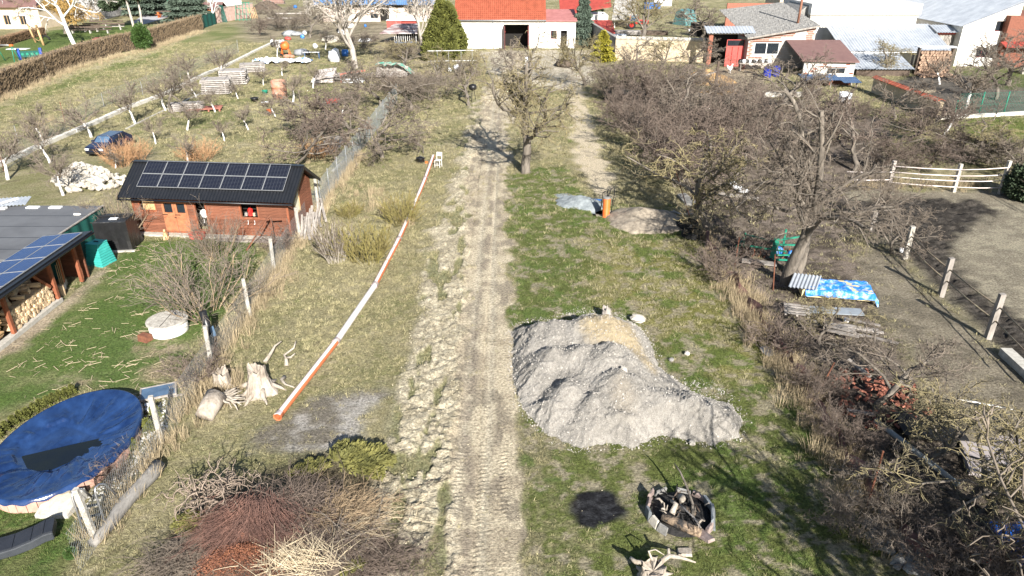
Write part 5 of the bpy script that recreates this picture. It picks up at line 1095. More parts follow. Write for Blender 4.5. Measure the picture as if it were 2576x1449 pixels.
def pv_mat(name, cell, line, nx, ny):
    m = bpy.data.materials.new(name); m.use_nodes = True; tt = m.node_tree; p = tt.nodes['Principled BSDF']; p.inputs['Roughness'].default_value = .16; p.inputs['Specular IOR Level'].default_value = .08
    tc = nd(tt, 'ShaderNodeTexCoord'); br = nd(tt, 'ShaderNodeTexBrick'); br.offset = 0; br.squash = 1
    br.inputs['Color1'].default_value = (*cell, 1); br.inputs['Color2'].default_value = (*[c * 1.25 for c in cell], 1); br.inputs['Mortar'].default_value = (*line, 1); br.inputs['Scale'].default_value = 1; br.inputs['Mortar Size'].default_value = .008
    br.inputs['Brick Width'].default_value = nx; br.inputs['Row Height'].default_value = ny; tt.links.new(tc.outputs['Object'], br.inputs[0]); tt.links.new(br.outputs[0], p.inputs['Base Color']); return m
PV = pv_mat('dark solar cells', (.006, .008, .016), (.05, .055, .065), .20, .105); PVB = pv_mat('blue solar cells', (.012, .035, .12), (.08, .11, .18), .17, .17)
def panel_mesh(wd, ln, cellm, fm):
    b = MB(); b.box(.02, wd - .02, .02, ln - .02, 0, .035, 1); f = .018
    for a in ((0, wd, 0, f), (0, wd, ln - f, ln), (0, f, f, ln - f), (wd - f, wd, f, ln - f)): b.box(*a, -.002, .045, 0)
    me = b.mesh('solar_panel'); me.materials.append(fm); me.materials.append(cellm); return me
fr = mat('aluminium frame', (.26, .27, .28), None, 4, .4); pw = 1.325; pme = panel_mesh(pw - .02, 1.03, PV, fr); ang = math.atan(kz)
for i in range(7):
    for j in range(2):
        o = bpy.data.objects.new('solar_panel', pme); COL.objects.link(o); o.parent = t; d = .62 + j * 1.05; y = -.35 + d * math.cos(ang); o.location = (.42 + i * pw, y - .05 * math.sin(ang), HE + (y) * kz + .16); o.rotation_euler = (ang, 0, 0)
sh = t
for i in range(0): pass
# things by the shed
def setp(o, base, x, y, z=0, rz=0): o.location = base.matrix_basis @ Vector((x, y, z)); o.rotation_euler.z = rz + base.rotation_euler.z
t = thing('red_crate', 'red plastic crate standing in the bush before the shed', 'crate'); setp(t, sh, fx(515), -.75); b = MB(); b.box(-.4, .4, -.25, .25, .1, .4); b.build('box', mat('red crate', (.5, .10, .07), None, 3, .6), t, bevel=.03); MB().box(-.43, .43, -.28, .28, .4, .45).build('rim', MATS['red crate'], t)
for k, u in enumerate((525, 634, 650)):
    t = thing('hanging_hook', ['white hook hanging on the shed planks left of the middle window', 'left one of two white hooks under the big shed window', 'right one of two white hooks under the big shed window'][k], 'hook'); setp(t, sh, fx(u), -.07, .95); MB().tube([(0, 0, .18), (0, 0, -.02), (-.02, 0, -.08), (-.07, 0, -.07)], .018, 6).build('hook', M['whitepaint'], t)
t = thing('white_curtain', 'white cloth hanging in the open doorway of the shed', 'cloth'); setp(t, sh, ops[2][0] + .45, .1, 1.2); b = MB(); b.rock((0, 0, .2), (.28, .1, .3), random.Random(3)); b.build('cloth', M['whitesheet'], t)
t = thing('red_can', 'red canister on the sill of the big shed window', 'canister'); setp(t, sh, ops[3][0] + .42, .3, 1.32); MB().lathe([(.16, 0), (.16, .38), (.08, .48), (.07, .52)], 12).build('body', M['redtr'], t)
for k in range(4):
    t = thing('tin', ['grey tin left of the red canister', 'pale tin right of the red canister', 'dark pot in the shed window', 'wooden box in the shed window'][k], 'tin'); setp(t, sh, ops[3][0] + (.15, .66, .82, .98)[k], .25, 1.31); MB().lathe([(.09, 0), (.09, .16), (.05, .2)], 10).build('body', (M['stone'], M['straw'], M['rubber'], M['lightwood'])[k], t)
# ginger dog
t = thing('dog', 'small ginger dog sitting in front of the shed doors', 'dog'); setp(t, sh, fx(440), -.95, 0, .5)
me = bpy.data.meshes.new('dog_body'); vv = [(0, .18, .16), (0, .05, .3), (0, -.02, .46), (0, -.04, .56), (0, -.10, .64), (0, -.20, .61), (.06, -.02, .3), (.065, -.07, .14), (.07, -.10, .02), (-.06, -.02, .3), (-.065, -.07, .14), (-.07, -.10, .02), (.10, .16, .12), (.13, .02, .05), (.13, -.06, .03), (-.10, .16, .12), (-.13, .02, .05), (-.13, -.06, .03), (0, .3, .08), (.04, .42, .05), (.05, -.06, .71), (-.05, -.06, .71)]
ee = [(0, 1), (1, 2), (2, 3), (3, 4), (4, 5), (2, 6), (6, 7), (7, 8), (2, 9), (9, 10), (10, 11), (0, 12), (12, 13), (13, 14), (0, 15), (15, 16), (16, 17), (0, 18), (18, 19), (4, 20), (4, 21)]
me.from_pydata(vv, ee, []); o = link('body', me, M['ginger'], t); sk_ = o.modifiers.new('skin', 'SKIN'); rad = [.15, .14, .13, .085, .085, .04, .05, .035, .03, .05, .035, .03, .08, .045, .03, .08, .045, .03, .035, .02, .02, .02]
for i, q in enumerate(rad): me.skin_vertices[0].data[i].radius = (q, q)
me.skin_vertices[0].data[0].use_root = True; sb = o.modifiers.new('sub', 'SUBSURF'); sb.levels = 1; sb.render_levels = 2
# timber leaning at the gable
t = thing('board_pile', 'pile of weathered grey boards leaning on the shed gable', 'boards'); setp(t, sh, LS + .5, 1.2); rr = random.Random(8)
for i in range(26):
    y = rr.uniform(-1.4, 2.2); MB().beam((rr.uniform(.1, .9), y - .6, .05 + rr.uniform(0, .3)), (rr.uniform(-.3, .3), y + rr.uniform(.6, 1.6), rr.uniform(.3, 1.25)), rr.uniform(.08, .18), .035).build('board', M['greywood'], t)
t = thing('timber_prop', 'rusty brown timber frame leaning at the shed front corner', 'timber'); setp(t, sh, fx(700), -1.2)
MB().beam((-1.1, -.9, .0), (.2, .1, 1.9), .1, .06, ).build('pole', M['rust'], t); MB().beam((.3, .0, 0), (.25, .1, 1.75), .07).build('pole', M['rust'], t); MB().beam((-.15, .1, 1.7), (.8, .3, 1.65), .08).build('pole', M['rust'], t)
# ------------------------------------------------------------------ WOODSHED
XF = -22.95; t = thing('wood_store', 'open fronted firewood store with blue solar panel roof', 'shed', (XF, 28, 0)); YN = 7.3; D_ = 2.0; zF, zK = 2.25, 2.05
b = MB(); b.box(-D_, -D_ + .1, -4, YN, 0, zK); b.build('back_wall', M['redbeam'], t)
for c in range(10): o = MB().box(0, .03, -4, YN, 0, .19).build('plank', M['redwood'], t); o.location = (-D_ + .101, 0, .05 + c * .2)
for y in (YN - .1, 4.2, -2.5):
    b = MB(); b.box(-D_ + .15, -.12, y - .04, y + .04, 0, zK); b.build('side_wall', M['redwood'], t)
for y in (6.4, 4.2, .65, -2.5): MB().box(-.14, .02, y - .08, y + .08, .12, zF).build('post', M['redbeam'], t)
MB().beam((-.06, 3.9, 1.0), (-.06, 2.8, zF - .05), .1, .1).build('brace', M['redbeam'], t)
MB().box(-.14, .0, -4.5, 6.8, zF, zF + .15).build('front_beam', M['redbeam'], t); MB().box(-.26, .1, -4.5, 4.3, 0, .2).build('kerb', M['palec'], t)
for i in range(10): y = -4 + i * 1.2; MB().beam((-D_, y, zK + .14), (.38, y, zF + .2), .08, .1).build('rafter', M['lightwood'], t)
b = MB(); b.hexa([(-D_ - .05, -4.6, zK + .2), (.45, -4.6, zF + .26), (.45, YN + .25, zF + .26), (-D_ - .05, YN + .25, zK + .2), (-D_ - .05, -4.6, zK + .26), (.45, -4.6, zF + .32), (.45, YN + .25, zF + .32), (-D_ - .05, YN + .25, zK + .26)]); b.build('roof', M['black'], t)
MB().box(.45, .5, -4.6, YN + .25, zF + .14, zF + .34).build('fascia', M['black'], t); MB().tube([(.55, -4.6, zF + .2), (.55, YN + .2, zF + .22)], .06, 8).build('gutter', M['black'], t, True)
pmb = panel_mesh(1.08, 1.62, PVB, fr); an = math.atan2(zF - zK + .06, D_ + .5)
for i in range(7):
    for j in range(2):
        o = bpy.data.objects.new('solar_panel', pmb); COL.objects.link(o); o.parent = t; o.location = (-D_ - .02 + j * 1.1, YN - 1.75 - i * 1.65 + 0.05, zK + .30 + j * 1.1 * math.tan(an)); o.rotation_euler = (0, -an, 0)
ws_ = t
t = thing('firewood_stack', 'stack of split pale firewood in the front bay of the open store', 'firewood', (XF - .7, 28, 0)); rr = random.Random(2); lm = []
for k in range(6):
    b = MB(); n_ = rr.choice([4, 5, 6, 7]); pr = [(.1 * rr.uniform(.7, 1.25) * math.cos(6.283 * i / n_), .1 * rr.uniform(.7, 1.25) * math.sin(6.283 * i / n_)) for i in range(n_)]; b.prismx(pr, -.25, .25); me = b.mesh('log'); me.materials.append(M['log']); lm.append(me)
for j in range(7):
    for i in range(21):
        y = .85 + i * .158 + (j % 2) * .08; top = 7 - int(i / 21 * -1) 
        if y > 4.0: continue
        o = bpy.data.objects.new('log', rr.choice(lm)); COL.objects.link(o); o.parent = t; o.location = (rr.uniform(.28, .42), y, .30 + j * .135); o.rotation_euler = (rr.uniform(0, 6), rr.uniform(-.05, .05), rr.uniform(-.08, .08)); o.scale = (1, .85, .85)
for j in range(26):
    o = bpy.data.objects.new('log', rr.choice(lm)); COL.objects.link(o); o.parent = t; o.location = (rr.uniform(-.9, .35), rr.uniform(1, 3.9), 1.28 + rr.uniform(0, .16)); o.rotation_euler = (rr.uniform(0, 6), rr.uniform(-.3, .3), rr.uniform(0, 3)); o.scale = (1.1, 1.2, 1.2)
t = thing('plank_bundle', 'pale planks and chunks at the left end of the firewood bay', 'planks', (XF - .4, 26.6, 0))
for k in range(8): MB().beam((.1, -1.2, .3 + k * .12), (.12 + rr.uniform(-.1, .1), 1.6, .3 + k * .12), .2, .06).build('plank', M['lightwood'], t)
tools = [('wooden handled spade leaning in the store', .1), ('garden fork with pale handle leaning in the store', .45), ('rake with long handle leaning in the store', .8), ('orange handled shovel leaning in the store', 1.1), ('hoe leaning in the store next to the planked wall', 1.4)]
for k, (lb, dy) in enumerate(tools):
    t = thing('garden_tool', lb, 'tool', (XF - .35 - .12 * k, 28 + 5.0 + dy * .9, 0)); MB().tube([(.05, -.1, .3), (-.15, .25, 1.55)], .018, 6).build('handle', M['lightwood'] if k != 3 else M['orange'], t)
    if k == 1:
        for q in range(4): MB().tube([(.08 - .0, -.16 + .05 * q, .02), (.05, -.14 + .05 * q, .3)], .008, 5).build('tine', M['steel'], t)
    else: MB().hexa([(.02, -.2, .02), (.06, -.2, .02), (.06, .02, .02), (.02, .02, .02), (.0, -.2, .32), (.04, -.2, .32), (.04, .02, .32), (.0, .02, .32)]).build('blade', M['steel'] if k != 2 else M['whitepaint'], t)
for k, (x, y, l) in enumerate([(-.35, 5.0, 'upright log chunk standing in the tool bay of the store'), (-.75, 4.7, 'dark bin in the tool bay of the store')]):
    t = thing('log_chunk' if k == 0 else 'dark_bin', l, 'log' if k == 0 else 'bin', (XF + x, 28 + y, 0)); MB().lathe([(.17, 0), (.19, .3), (.16, .55)] if k == 0 else [(.22, 0), (.27, .8), (.29, .82), (.29, .9), (.05, .95)], 12).build('body', M['log'] if k == 0 else M['greyplastic'], t)
# flat felt roofed building
t = thing('flat_roof_building', 'low building with flat dark grey felt roof and green netting on its side', 'building', (-24.75, 33, 0)); zF2 = 2.1
MB().box(-14, -.05, 0, 7.7, 0, zF2 - .12).build('wall', M['concrete'], t); MB().box(-14.2, .0, -.2, 7.9, zF2 - .12, zF2).build('roof', M['felt'], t)
for y in (1.1, 2.7, 4.4, 6.1): MB().box(-14.2, -.01, y, y + .04, zF2 + .0, zF2 + .008).build('felt_seam', M['black'], t)
MB().beam((.03, -.2, zF2 + .02), (.03, 7.9, zF2 + .02), .07, .06).build('edge_board', M['greywood'], t)
b = MB(); nn_ = 60; vs = [(.08 + .03 * math.sin(i * .9) + k * .02, -.2 + 8.1 * i / nn_, z) for k in (0, 1) for z in (.03, zF2 - .05 + .0) for i in range(nn_ + 1)]; q = nn_ + 1
b.add(vs, [(i, i + 1, q + i + 1, q + i) for i in range(nn_)] + [(2 * q + i, 3 * q + i, 3 * q + i + 1, 2 * q + i + 1) for i in range(nn_)]); b.build('green_netting', M['greennet'], t)
p = G(40, 512, zF2); t = thing('roof_sheets', 'loose corrugated sheets lying on the flat felt roof', 'sheets', (p.x, p.y - .3, zF2 + .1)); corr('sheet', M['metalroof'], t, (-1.0, -.7, .02), (1, .25, 0), (-.25, 1, .12), 2.0, 1.2, .2, .03); MB().box(-.6, .1, -.9, -.6, -.08, .02).build('block', M['whitepaint'], t); MB().beam((-.5, -.3, .12), (.1, .5, .18), .3, .04).build('board', M['whitesheet'], t)
for u, v, l in ((153, 513, 'white slab at the back edge of the flat roof'), (306 * .64, 641 * .8 + 27, ''), (97, 513, 'pale plate lying at the rear of the flat roof')):
    if l: p = G(u, v, zF2 + .05); t = thing('white_plate', l, 'slab', (p.x, min(p.y, 40.5), zF2 + .04)); MB().box(-.35, .35, -.15, .15, -.04, .04).build('plate', M['whitesheet'], t)
p = G(196, 542, zF2); t = thing('white_bottle', 'small white bottle lying on the flat felt roof', 'bottle', (p.x, p.y, zF2 + .07)); MB().tube([(-.2, 0, 0), (.1, 0, 0), (.16, 0, 0), (.2, 0, 0)], [.07, .07, .04, .03], 10).build('body', M['whitepaint'], t)
# black covered box
p = G(300, 622); t = thing('covered_box', 'big box wrapped in black foil between flat roof and shed', 'box', (p.x + .05, p.y - .0, 0), .10); b = MB(); n_ = 12; vs = []; rr = random.Random(4)
ring = []
for (x0_, y0_, x1_, y1_) in ((-.95, -.6, .95, -.6), (.95, -.6, .95, .9), (.95, .9, -.95, .9), (-.95, .9, -.95, -.6)):
    for i in range(8): ring.append((x0_ + (x1_ - x0_) * i / 8, y0_ + (y1_ - y0_) * i / 8))
nr = len(ring)
for z, s in ((0.02, 1.06), (.6, 1.0), (1.2, .99), (1.78, .99), (1.83, .95)):
    for i, (x, y) in enumerate(ring): w_ = (.05 * math.sin(i * 2.1) * (1.5 - z) / 1.5 + rr.uniform(-.015, .015)); vs.append((x * (s + w_), y * (s + w_), z))
b.add(vs, [(k * nr + i, k * nr + (i + 1) % nr, (k + 1) * nr + (i + 1) % nr, (k + 1) * nr + i) for k in range(4) for i in range(nr)] + [tuple(4 * nr + i for i in range(nr))]); b.build('foil', M['blackp'], t); MB().beam((-1.0, .35, 1.88), (.6, .5, 1.88), .08, .08).build('batten', M['black'], t); MB().box(-.15, .3, -.2, .1, 1.835, 1.86).build('paper', M['whitesheet'], t)
MB().box(-1.15, 1.15, -.85, -.65, 0, .08).build('kerb', M['palec'], t)
# composter
p = G(247, 669); t = thing('composter', 'teal plastic garden composter with ribbed tapering sides', 'composter', (p.x, p.y + .4, 0), -.25)
H_ = 1.25
for k in range(9):
    z0, z1 = k * H_ / 9, (k + 1) * H_ / 9 - .035; s0, s1 = .55 - .17 * z0 / H_, .55 - .17 * z1 / H_; b = MB(); b.hexa([(-s0, -s0, z0), (s0, -s0, z0), (s0, s0, z0), (-s0, s0, z0), (-s1, -s1, z1), (s1, -s1, z1), (s1, s1, z1), (-s1, s1, z1)]); o = b.build('side_panel', M['teal'], t, bevel=.012)
b = MB(); b.hexa([(-.50, -.50, 0), (.50, -.50, 0), (.50, .50, 0), (-.50, .50, 0), (-.34, -.37, H_ - .01), (.37, -.37, H_ - .01), (.37, .37, H_ - .01), (-.37, .37, H_ - .01)]); b.build('core', M['teal'], t); MB().box(-.4, .4, -.4, .4, H_, H_ + .06).build('lid', M['teal'], t, bevel=.02); MB().box(-.13, .13, -.04, .04, H_ + .06, H_ + .11).build('lid_handle', M['black'], t, bevel=.01)
# well
p = G(415, 846); t = thing('well', 'round white concrete well ring with grey lid and wooden step', 'well', (p.x, p.y + .5, 0)); b = MB(); b.lathe([(.83, 0), (.85, .05), (.85, .52), (.82, .54)], 40); b.build('ring', M['white'], t, True).data.polygons.foreach_set('use_smooth', [len(q.vertices) == 4 for q in t.children[0].data.polygons] if t.children else [])
MB().lathe([(.90, .54), (.92, .56), (.92, .63), (.88, .65)], 40).build('lid', M['concrete'], t)
MB().box(-.012, .012, -.78, .78, .652, .662).build('lid_joint', M['darkin'], t)
b = MB(); b.hexa([(-1.05, -.95, 0), (-.55, -1.15, 0), (-.4, -.8, 0), (-.9, -.6, 0), (-1.0, -.95, .32), (-.55, -1.12, .32), (-.42, -.82, .32), (-.88, -.66, .32)]); b.build('step_box', M['rust'], t)
# pool
pc = Vector((-15.8, 20.37, 0)); PS = (.70, .99, 1); PR = 3.15; rr = random.Random(1)
t = thing('pool', 'round garden pool with pinkish brick rim', 'pool', pc); t.scale = PS; b = MB()
for i in range(44):
    a0, a1 = 6.2832 * i / 44, 6.2832 * (i + .93) / 44; o = MB(); o.hexa([(math.cos(a0) * 3.08, math.sin(a0) * 3.08, 0), (math.cos(a1) * 3.08, math.sin(a1) * 3.08, 0), (math.cos(a1) * 2.9, math.sin(a1) * 2.9, 0), (math.cos(a0) * 2.9, math.sin(a0) * 2.9, 0), (math.cos(a0) * 3.08, math.sin(a0) * 3.08, .5), (math.cos(a1) * 3.08, math.sin(a1) * 3.08, .5), (math.cos(a1) * 2.9, math.sin(a1) * 2.9, .5), (math.cos(a0) * 2.9, math.sin(a0) * 2.9, .5)]); o.build('rim_brick', mat('pink brick', (.50, .30, .23), (.38, .22, .17), 4, .9, rnd=.2), t)
nr, na = 60, 180; rad = np.linspace(0, PR + .0, nr)[:, None] * np.ones(na)[None]; th = np.linspace(0, 2 * math.pi, na, endpoint=False)[None] * np.ones(nr)[:, None]; TX, TY = rad * np.cos(th), rad * np.sin(th)
u_ = rad / PR; fold = (fbm(th * 7 + 30, u_ * 1.4 + 3, 1.3, 3) - .5); cx_, cy_ = .05, -.1
hh = .60 - .36 * (1 - u_ ** 1.6) + (fold * .8 + .35 * (fbm(th * 5 + TX, TY + 9, 1.1, 3) - .5)) * .42 * sstep(u_, .3, .8) * (1.02 - u_) * 3 + (fbm(TX + 20, TY + 20, .8, 3) - .5) * .22 * (1 - u_) + .10 * np.exp(-((TX - .9) ** 2 + (TY + 1.6) ** 2) / .5) + .12 * np.exp(-((TX + 1.2) ** 2 + (TY + 2.2) ** 2) / .35) + (fbm(TX + 9, TY + 5, 5, 3) - .5) * .03
pw_ = [(G(u, v, .29).x - pc.x, G(u, v, .29).y - pc.y) for u, v in [(57,1149),(70,1128),(93,1111),(130,1086),(164,1072),(195,1080),(218,1089),(248,1101),(240,1117),(215,1130),(191,1147),(160,1172),(137,1184),(100,1184),(71,1177)]]
sdp = sdist(TX * .70, TY * .99, pw_); hh = np.where(sdp > -.25, np.minimum(hh, .27 + np.clip(-sdp, 0, 1) * .5) , np.maximum(hh, .29 + .1 * np.clip(-sdp, 0, 1)))
hh[-1] = .60; drop = hh[-1:] - .17 + .04 * np.sin(th[-1:] * 23); TX = np.vstack([TX, TX[-1:] * 1.012]); TY = np.vstack([TY, TY[-1:] * 1.012]); hh = np.vstack([hh, drop])
V = np.stack([TX, TY, hh], -1).reshape(-1, 3); i_ = np.arange((nr + 1) * na).reshape(nr + 1, na); j_ = np.roll(i_, -1, 1); F = np.stack([i_[:-1], i_[1:], j_[1:], j_[:-1]], -1).reshape(-1, 4)
t2 = tag(link('pool_cover', np_mesh('pool_cover', V, F), M['bluetarp'], None, True), 'dark blue tarpaulin pulled over the round pool, sagging in the middle', 'tarpaulin'); t2.location = pc; t2.scale = PS
pw_ = [(1.55, .75), (1.9, .35), (1.75, -.1), (1.2, -.35), (.6, -.75), (.1, -1.25), (-.5, -1.35), (-1.1, -1.1), (-1.45, -.6)]
wl = .275; b = MB(); b.poly(pw_, wl, wl + .012)
t3 = tag(b.build('rain_puddle', mat('dark puddle water', (.006, .009, .014), (.010, .013, .012), 1, .08, spec=.3)), 'dark rainwater puddle lying in the sag of the pool cover', 'puddle'); t3.location = pc
# white gravel border round the pool
xx = _rng.uniform(-21, -12.9, 9000); yy = _rng.uniform(16, 25, 9000); dd = np.hypot((xx - pc.x) / .70, (yy - pc.y) / .99); k = (dd > PR + .02) & (dd < PR + .6 + .5 * (xx > -14.0)) & (yy > 17.4); xx, yy = xx[k], yy[k]; n = len(xx)
wpro = [rock_proto(s + 40, mat('white pebbles', (.66, .65, .62), (.45, .44, .42), 3, .9, rnd=.2)) for s in range(2)]
scatter('white_pebbles', np.stack([xx, yy, np.zeros(n) + .01], -1), _rng.rand(n, 3) * 6, .03 + .03 * _rng.rand(n), wpro, 'white pebbles round the pool wall', 'pebbles')
# slab and its flat stone, ladder, lounger
p = G(160, 1262); t = thing('pool_step_slab', 'pale concrete step slab standing against the pool rim', 'slab', (p.x + .05, p.y - .1, 0), -.12); b = MB(); b.hexa([(-.42, -.72, 0), (.62, -.6, 0), (.62, .35, 0), (-.5, .25, 0), (-.42, -.72, .15), (.62, -.6, .15), (.62, .35, .42), (-.5, .25, .42)]); b.build('slab', M['palec'], t)
b = MB(); b.poly([(-.12, -.03), (.1, -.06), (.26, .04), (.24, .14), (.08, .1)], .36, .44); o = tag(b.build('flat_stone', mat('sandy stone', (.42, .36, .26), None, 3, .9)), 'flat sandy stone lying on the pale step slab', 'stone'); o.location = (p.x + .08, p.y - .1, 0)
p = G(216, 1345); t = thing('pool_ladder', 'chrome pool ladder leaning on the fence post', 'ladder', p, .35)
for s in (0, .62): MB().tube([(s, -.1, .02), (s - .1, .25, .9), (s - .12, .32, 1.25), (s - .1, .40, 1.38), (s, .5, 1.40), (s + .12, .58, 1.3), (s + .3, .7, .75)], .034, 8).build('rail', M['chrome'], t, True)
for k in range(3): MB().beam((.0 - .05 * k, .02 + .12 * k, .25 + .3 * k), (.62 - .05 * k, .02 + .12 * k, .25 + .3 * k), .09, .03).build('rung', M['greyplastic'], t)
p = G(20, 1385); t = thing('sun_lounger', 'dark grey wicker lounger on the lawn below the pool', 'lounger', (p.x + .2, p.y + .1, 0), .42); b = MB(); pf = [(-1.2, .30), (-.6, .26), (0, .28), (.5, .38), (.85, .5), (1.1, .5)]
vs = []
for x, z in pf:
    for y, dz in ((-.36, 0), (.36, 0)): vs += [(x, y, z), (x, y, max(0.0, z - .3) if x < .9 else z - .28)]
fs = []
for i in range(len(pf) - 1): a = i * 4; c = a + 4; fs += [(a, c, c + 2, a + 2), (a + 1, a + 3, c + 3, c + 1), (a, a + 1, c + 1, c), (a + 2, c + 2, c + 3, a + 3)]
fs += [(0, 2, 3, 1), (len(vs) - 4, len(vs) - 3, len(vs) - 1, len(vs) - 2)]; b.add(vs, fs); b.build('base', M['greyplastic'], t, bevel=.04)
b = MB(); 
for (xa, za), (xb, zb_) in zip(pf, pf[1:]): b.hexa([(xa + .01, -.31, za + .005), (xb - .005, -.31, zb_ + .005), (xb - .005, .31, zb_ + .005), (xa + .01, .31, za + .005), (xa + .01, -.31, za + .03), (xb - .005, -.31, zb_ + .03), (xb - .005, .31, zb_ + .03), (xa + .01, .31, za + .03)])
b.build('seat_surface', mat('dark mesh fabric', (.028, .032, .042), (.02, .023, .03), 3, .6, .4, 80), t)
# glass pane lying, tubs
p = G(400, 992); t = thing('cold_frame_pane', 'old framed glass pane lying by the fence above the pool', 'window frame', (p.x, p.y, .12), .4); MB().box(-.62, .62, -.42, .42, 0, .03).build('glass', M['paleglass'], t); b = MB(); wall = [(-.68, .68, -.48, -.42), (-.68, .68, .42, .48), (-.68, -.62, -.42, .42), (.62, .68, -.42, .42)]
for w_ in wall: MB().box(*w_, -.02, .05).build('frame_bar', M['greywood'], t)
MB().box(.3, 1.05, -.5, -.38, -.1, -.06).build('board', M['greywood'], t); MB().box(-.5, .5, -.3, .3, -.12, -.03).build('support', M['blackp'], t)
for k, (u, v) in enumerate([(372, 1025), (374, 1036)]): p = G(u, v); t = thing('white_pot', ['upper white pot at the pool edge beside the post', 'lower white pot at the pool edge beside the post'][k], 'pot', p); MB().lathe([(.09, 0), (.11, .14), (.09, .16)], 12).build('body', M['whitepaint'], t)
# ------------------------------------------------------------------ FENCE OF CONCRETE POSTS (left)
def post_mesh(h, w_=.17, seed=0):
    b = MB(); r = random.Random(seed); n = 9; vs = []
    for i in range(n + 1):
        s = w_ / 2 * (1 - .12 * i / n); z = h * i / n; j = lambda: r.uniform(-.008, .008)
        c = s * .35; vs += [(-s + c, -s + j(), z), (s - c, -s + j(), z), (s + j(), -s + c, z), (s + j(), s - c, z), (s - c, s + j(), z), (-s + c, s + j(), z), (-s + j(), s - c, z), (-s + j(), -s + c, z)]
    b.add(vs, [(i * 8 + k, i * 8 + (k + 1) % 8, i * 8 + 8 + (k + 1) % 8, i * 8 + 8 + k) for i in range(n) for k in range(8)] + [tuple(range(7, -1, -1)), tuple(n * 8 + k for k in range(8))]); me = b.mesh('post'); me.materials.append(M['concrete']); return me
pme_ = [post_mesh(2.0, .19, s) for s in range(3)]
PG = 'concrete posts of the left garden fence'
LP = [(240,1355,.02,-.03,'thick concrete post beside the pool ladder'), (408,1113,-.02,.0,'concrete post at the right end of the pool'), (533,925,-.03,.03,'concrete post next to the reddish bramble and the two stumps'), (628,795,0,0,'concrete post right of the big spreading bush'), (690,685,.02,.02,'concrete post overgrown by dead vines'), (755,600,-.02,0,'concrete post at the front corner of the timber shed'), (800,520,.0,.02,'concrete post behind the shed gable, last before the wire fence')]
pts_ = []
for k, (u, v, rx, ry, l) in enumerate(LP):
    p = G(u, v); o = tag(link('fence_post', pme_[k % 3]) if not pme_[k % 3].users else bpy.data.objects.new('fence_post', pme_[k % 3]), l, 'post', PG)
    if o.name not in COL.objects: COL.objects.link(o)
    o.location = p; o.rotation_euler = (rx, ry, k * .2); pts_.append(p)
wirem = mat('thin grey wire', (.25, .27, .27), None, 3, .5)
def mesh_fence(name, a, c, h, label, step=.16, r_=.0028, posts=None, m=wirem, pm=None, group=None):
    a = Vector((a[0], a[1], 0)); c = Vector((c[0], c[1], 0)); e = c - a; Ln = e.length; d = e / Ln; t = thing(name, label, 'fence', a, math.atan2(e.y, e.x), group); tm = TM(); n = int(Ln / step)
    for i in range(-int(h / step), n + 1):
        for s in (0, 1):
            x0, x1 = i * step, i * step + h; z0, z1 = 0, h
            if x0 < 0: z0 = -x0; x0 = 0
            if x1 > Ln: z1 -= (x1 - Ln); x1 = Ln
            if x1 <= x0 + .02: continue
            p0, p1 = np.array([x0, 0, z0]), np.array([x1, 0.001, z1])
            if s: p0, p1 = np.array([Ln - x0, .006, z0]), np.array([Ln - x1, .006, z1])
            tm.tube([p0, p1], [r_, r_], 3)
    for z in (.02, h / 2, h): tm.tube([(0, 0, z), (Ln, .001, z)], [r_ * 1.3] * 2, 3)
    link('wire_mesh', tm.mesh('wire_mesh'), m, t)
    for x in (posts or []): MB().tube([(x, .03, 0), (x, .03, h + .1)], .028, 8).build('post', pm or M['steel'], t, True)
    return t
f0 = G(205, 1440)
mesh_fence('wire_fence', (f0.x - .05, f0.y), (pts_[3].x, pts_[3].y), 1.5, 'thin wire netting strung between the concrete posts by the pool')
mesh_fence('wire_fence', (pts_[3].x, pts_[3].y + .05), (pts_[6].x, pts_[6].y), 1.5, 'thin wire netting between the concrete posts at the shed')
a = G(800, 520); c = G(905, 385); d = G(1000, 255); mesh_fence('wire_fence', (a.x + .3, a.y - .5), (c.x, c.y), 1.9, 'grey wire fence with thin steel posts running away from the timber shed', .13, .005, posts=[.4, 3, 6, 9.2, 12, 15, 18]); mesh_fence('wire_fence', (c.x, c.y), (d.x, d.y), 1.9, 'far part of the grey wire fence under the dark bare trees', .16, .006, posts=[1, 5, 9, 13, 17, 22, 27])
# grey footing boards along the fence
a, c = G(838, 432), G(905, 368); t = thing('kerb_board', 'pale footing board lying along the wire fence', 'board', a); MB().beam((0, 0, .05), (c.x - a.x, c.y - a.y, .05), .25, .1).build('board', M['palec'], t)
a, c = G(820, 385), G(860, 345); t = thing('grey_slab_path', 'grey weathered panels lying left of the wire fence', 'panels', a); e = c - a
for k in range(3): MB().beam((k * .7 - .9, k * .2, .05), (k * .7 - .9 + e.x, e.y, .08), .6, .05).build('panel', M['greywood'], t)
# hedge posts
for k, (u, v, vt, l) in enumerate([(127,195,150,'concrete post in front of the long hedge, second from the left edge'),(192,168,132,'concrete post in the hedge straight below the birch'),(303,131,98,'concrete post in the hedge left of the ivy'),(52,222,172,'concrete post in the hedge nearest the left edge'),(243,148,115,'nearly overgrown concrete post between birch and ivy'),(6,250,205,'thin pale stake at the left end of the hedge')]):
    p = G(u, v) - Vector((0, .6, 0)); h = Zat(vt, p.y) * (1.0 if k < 5 else .8); o = bpy.data.objects.new('hedge_post', pme_[k % 3]); COL.objects.link(o); o.location = p; o.scale = (1.6 if k < 5 else .6, 1.6 if k < 5 else .6, h / 2); o.rotation_euler = (0, -.03, .3); tag(o, l, 'post', 'posts in front of the long hedge')
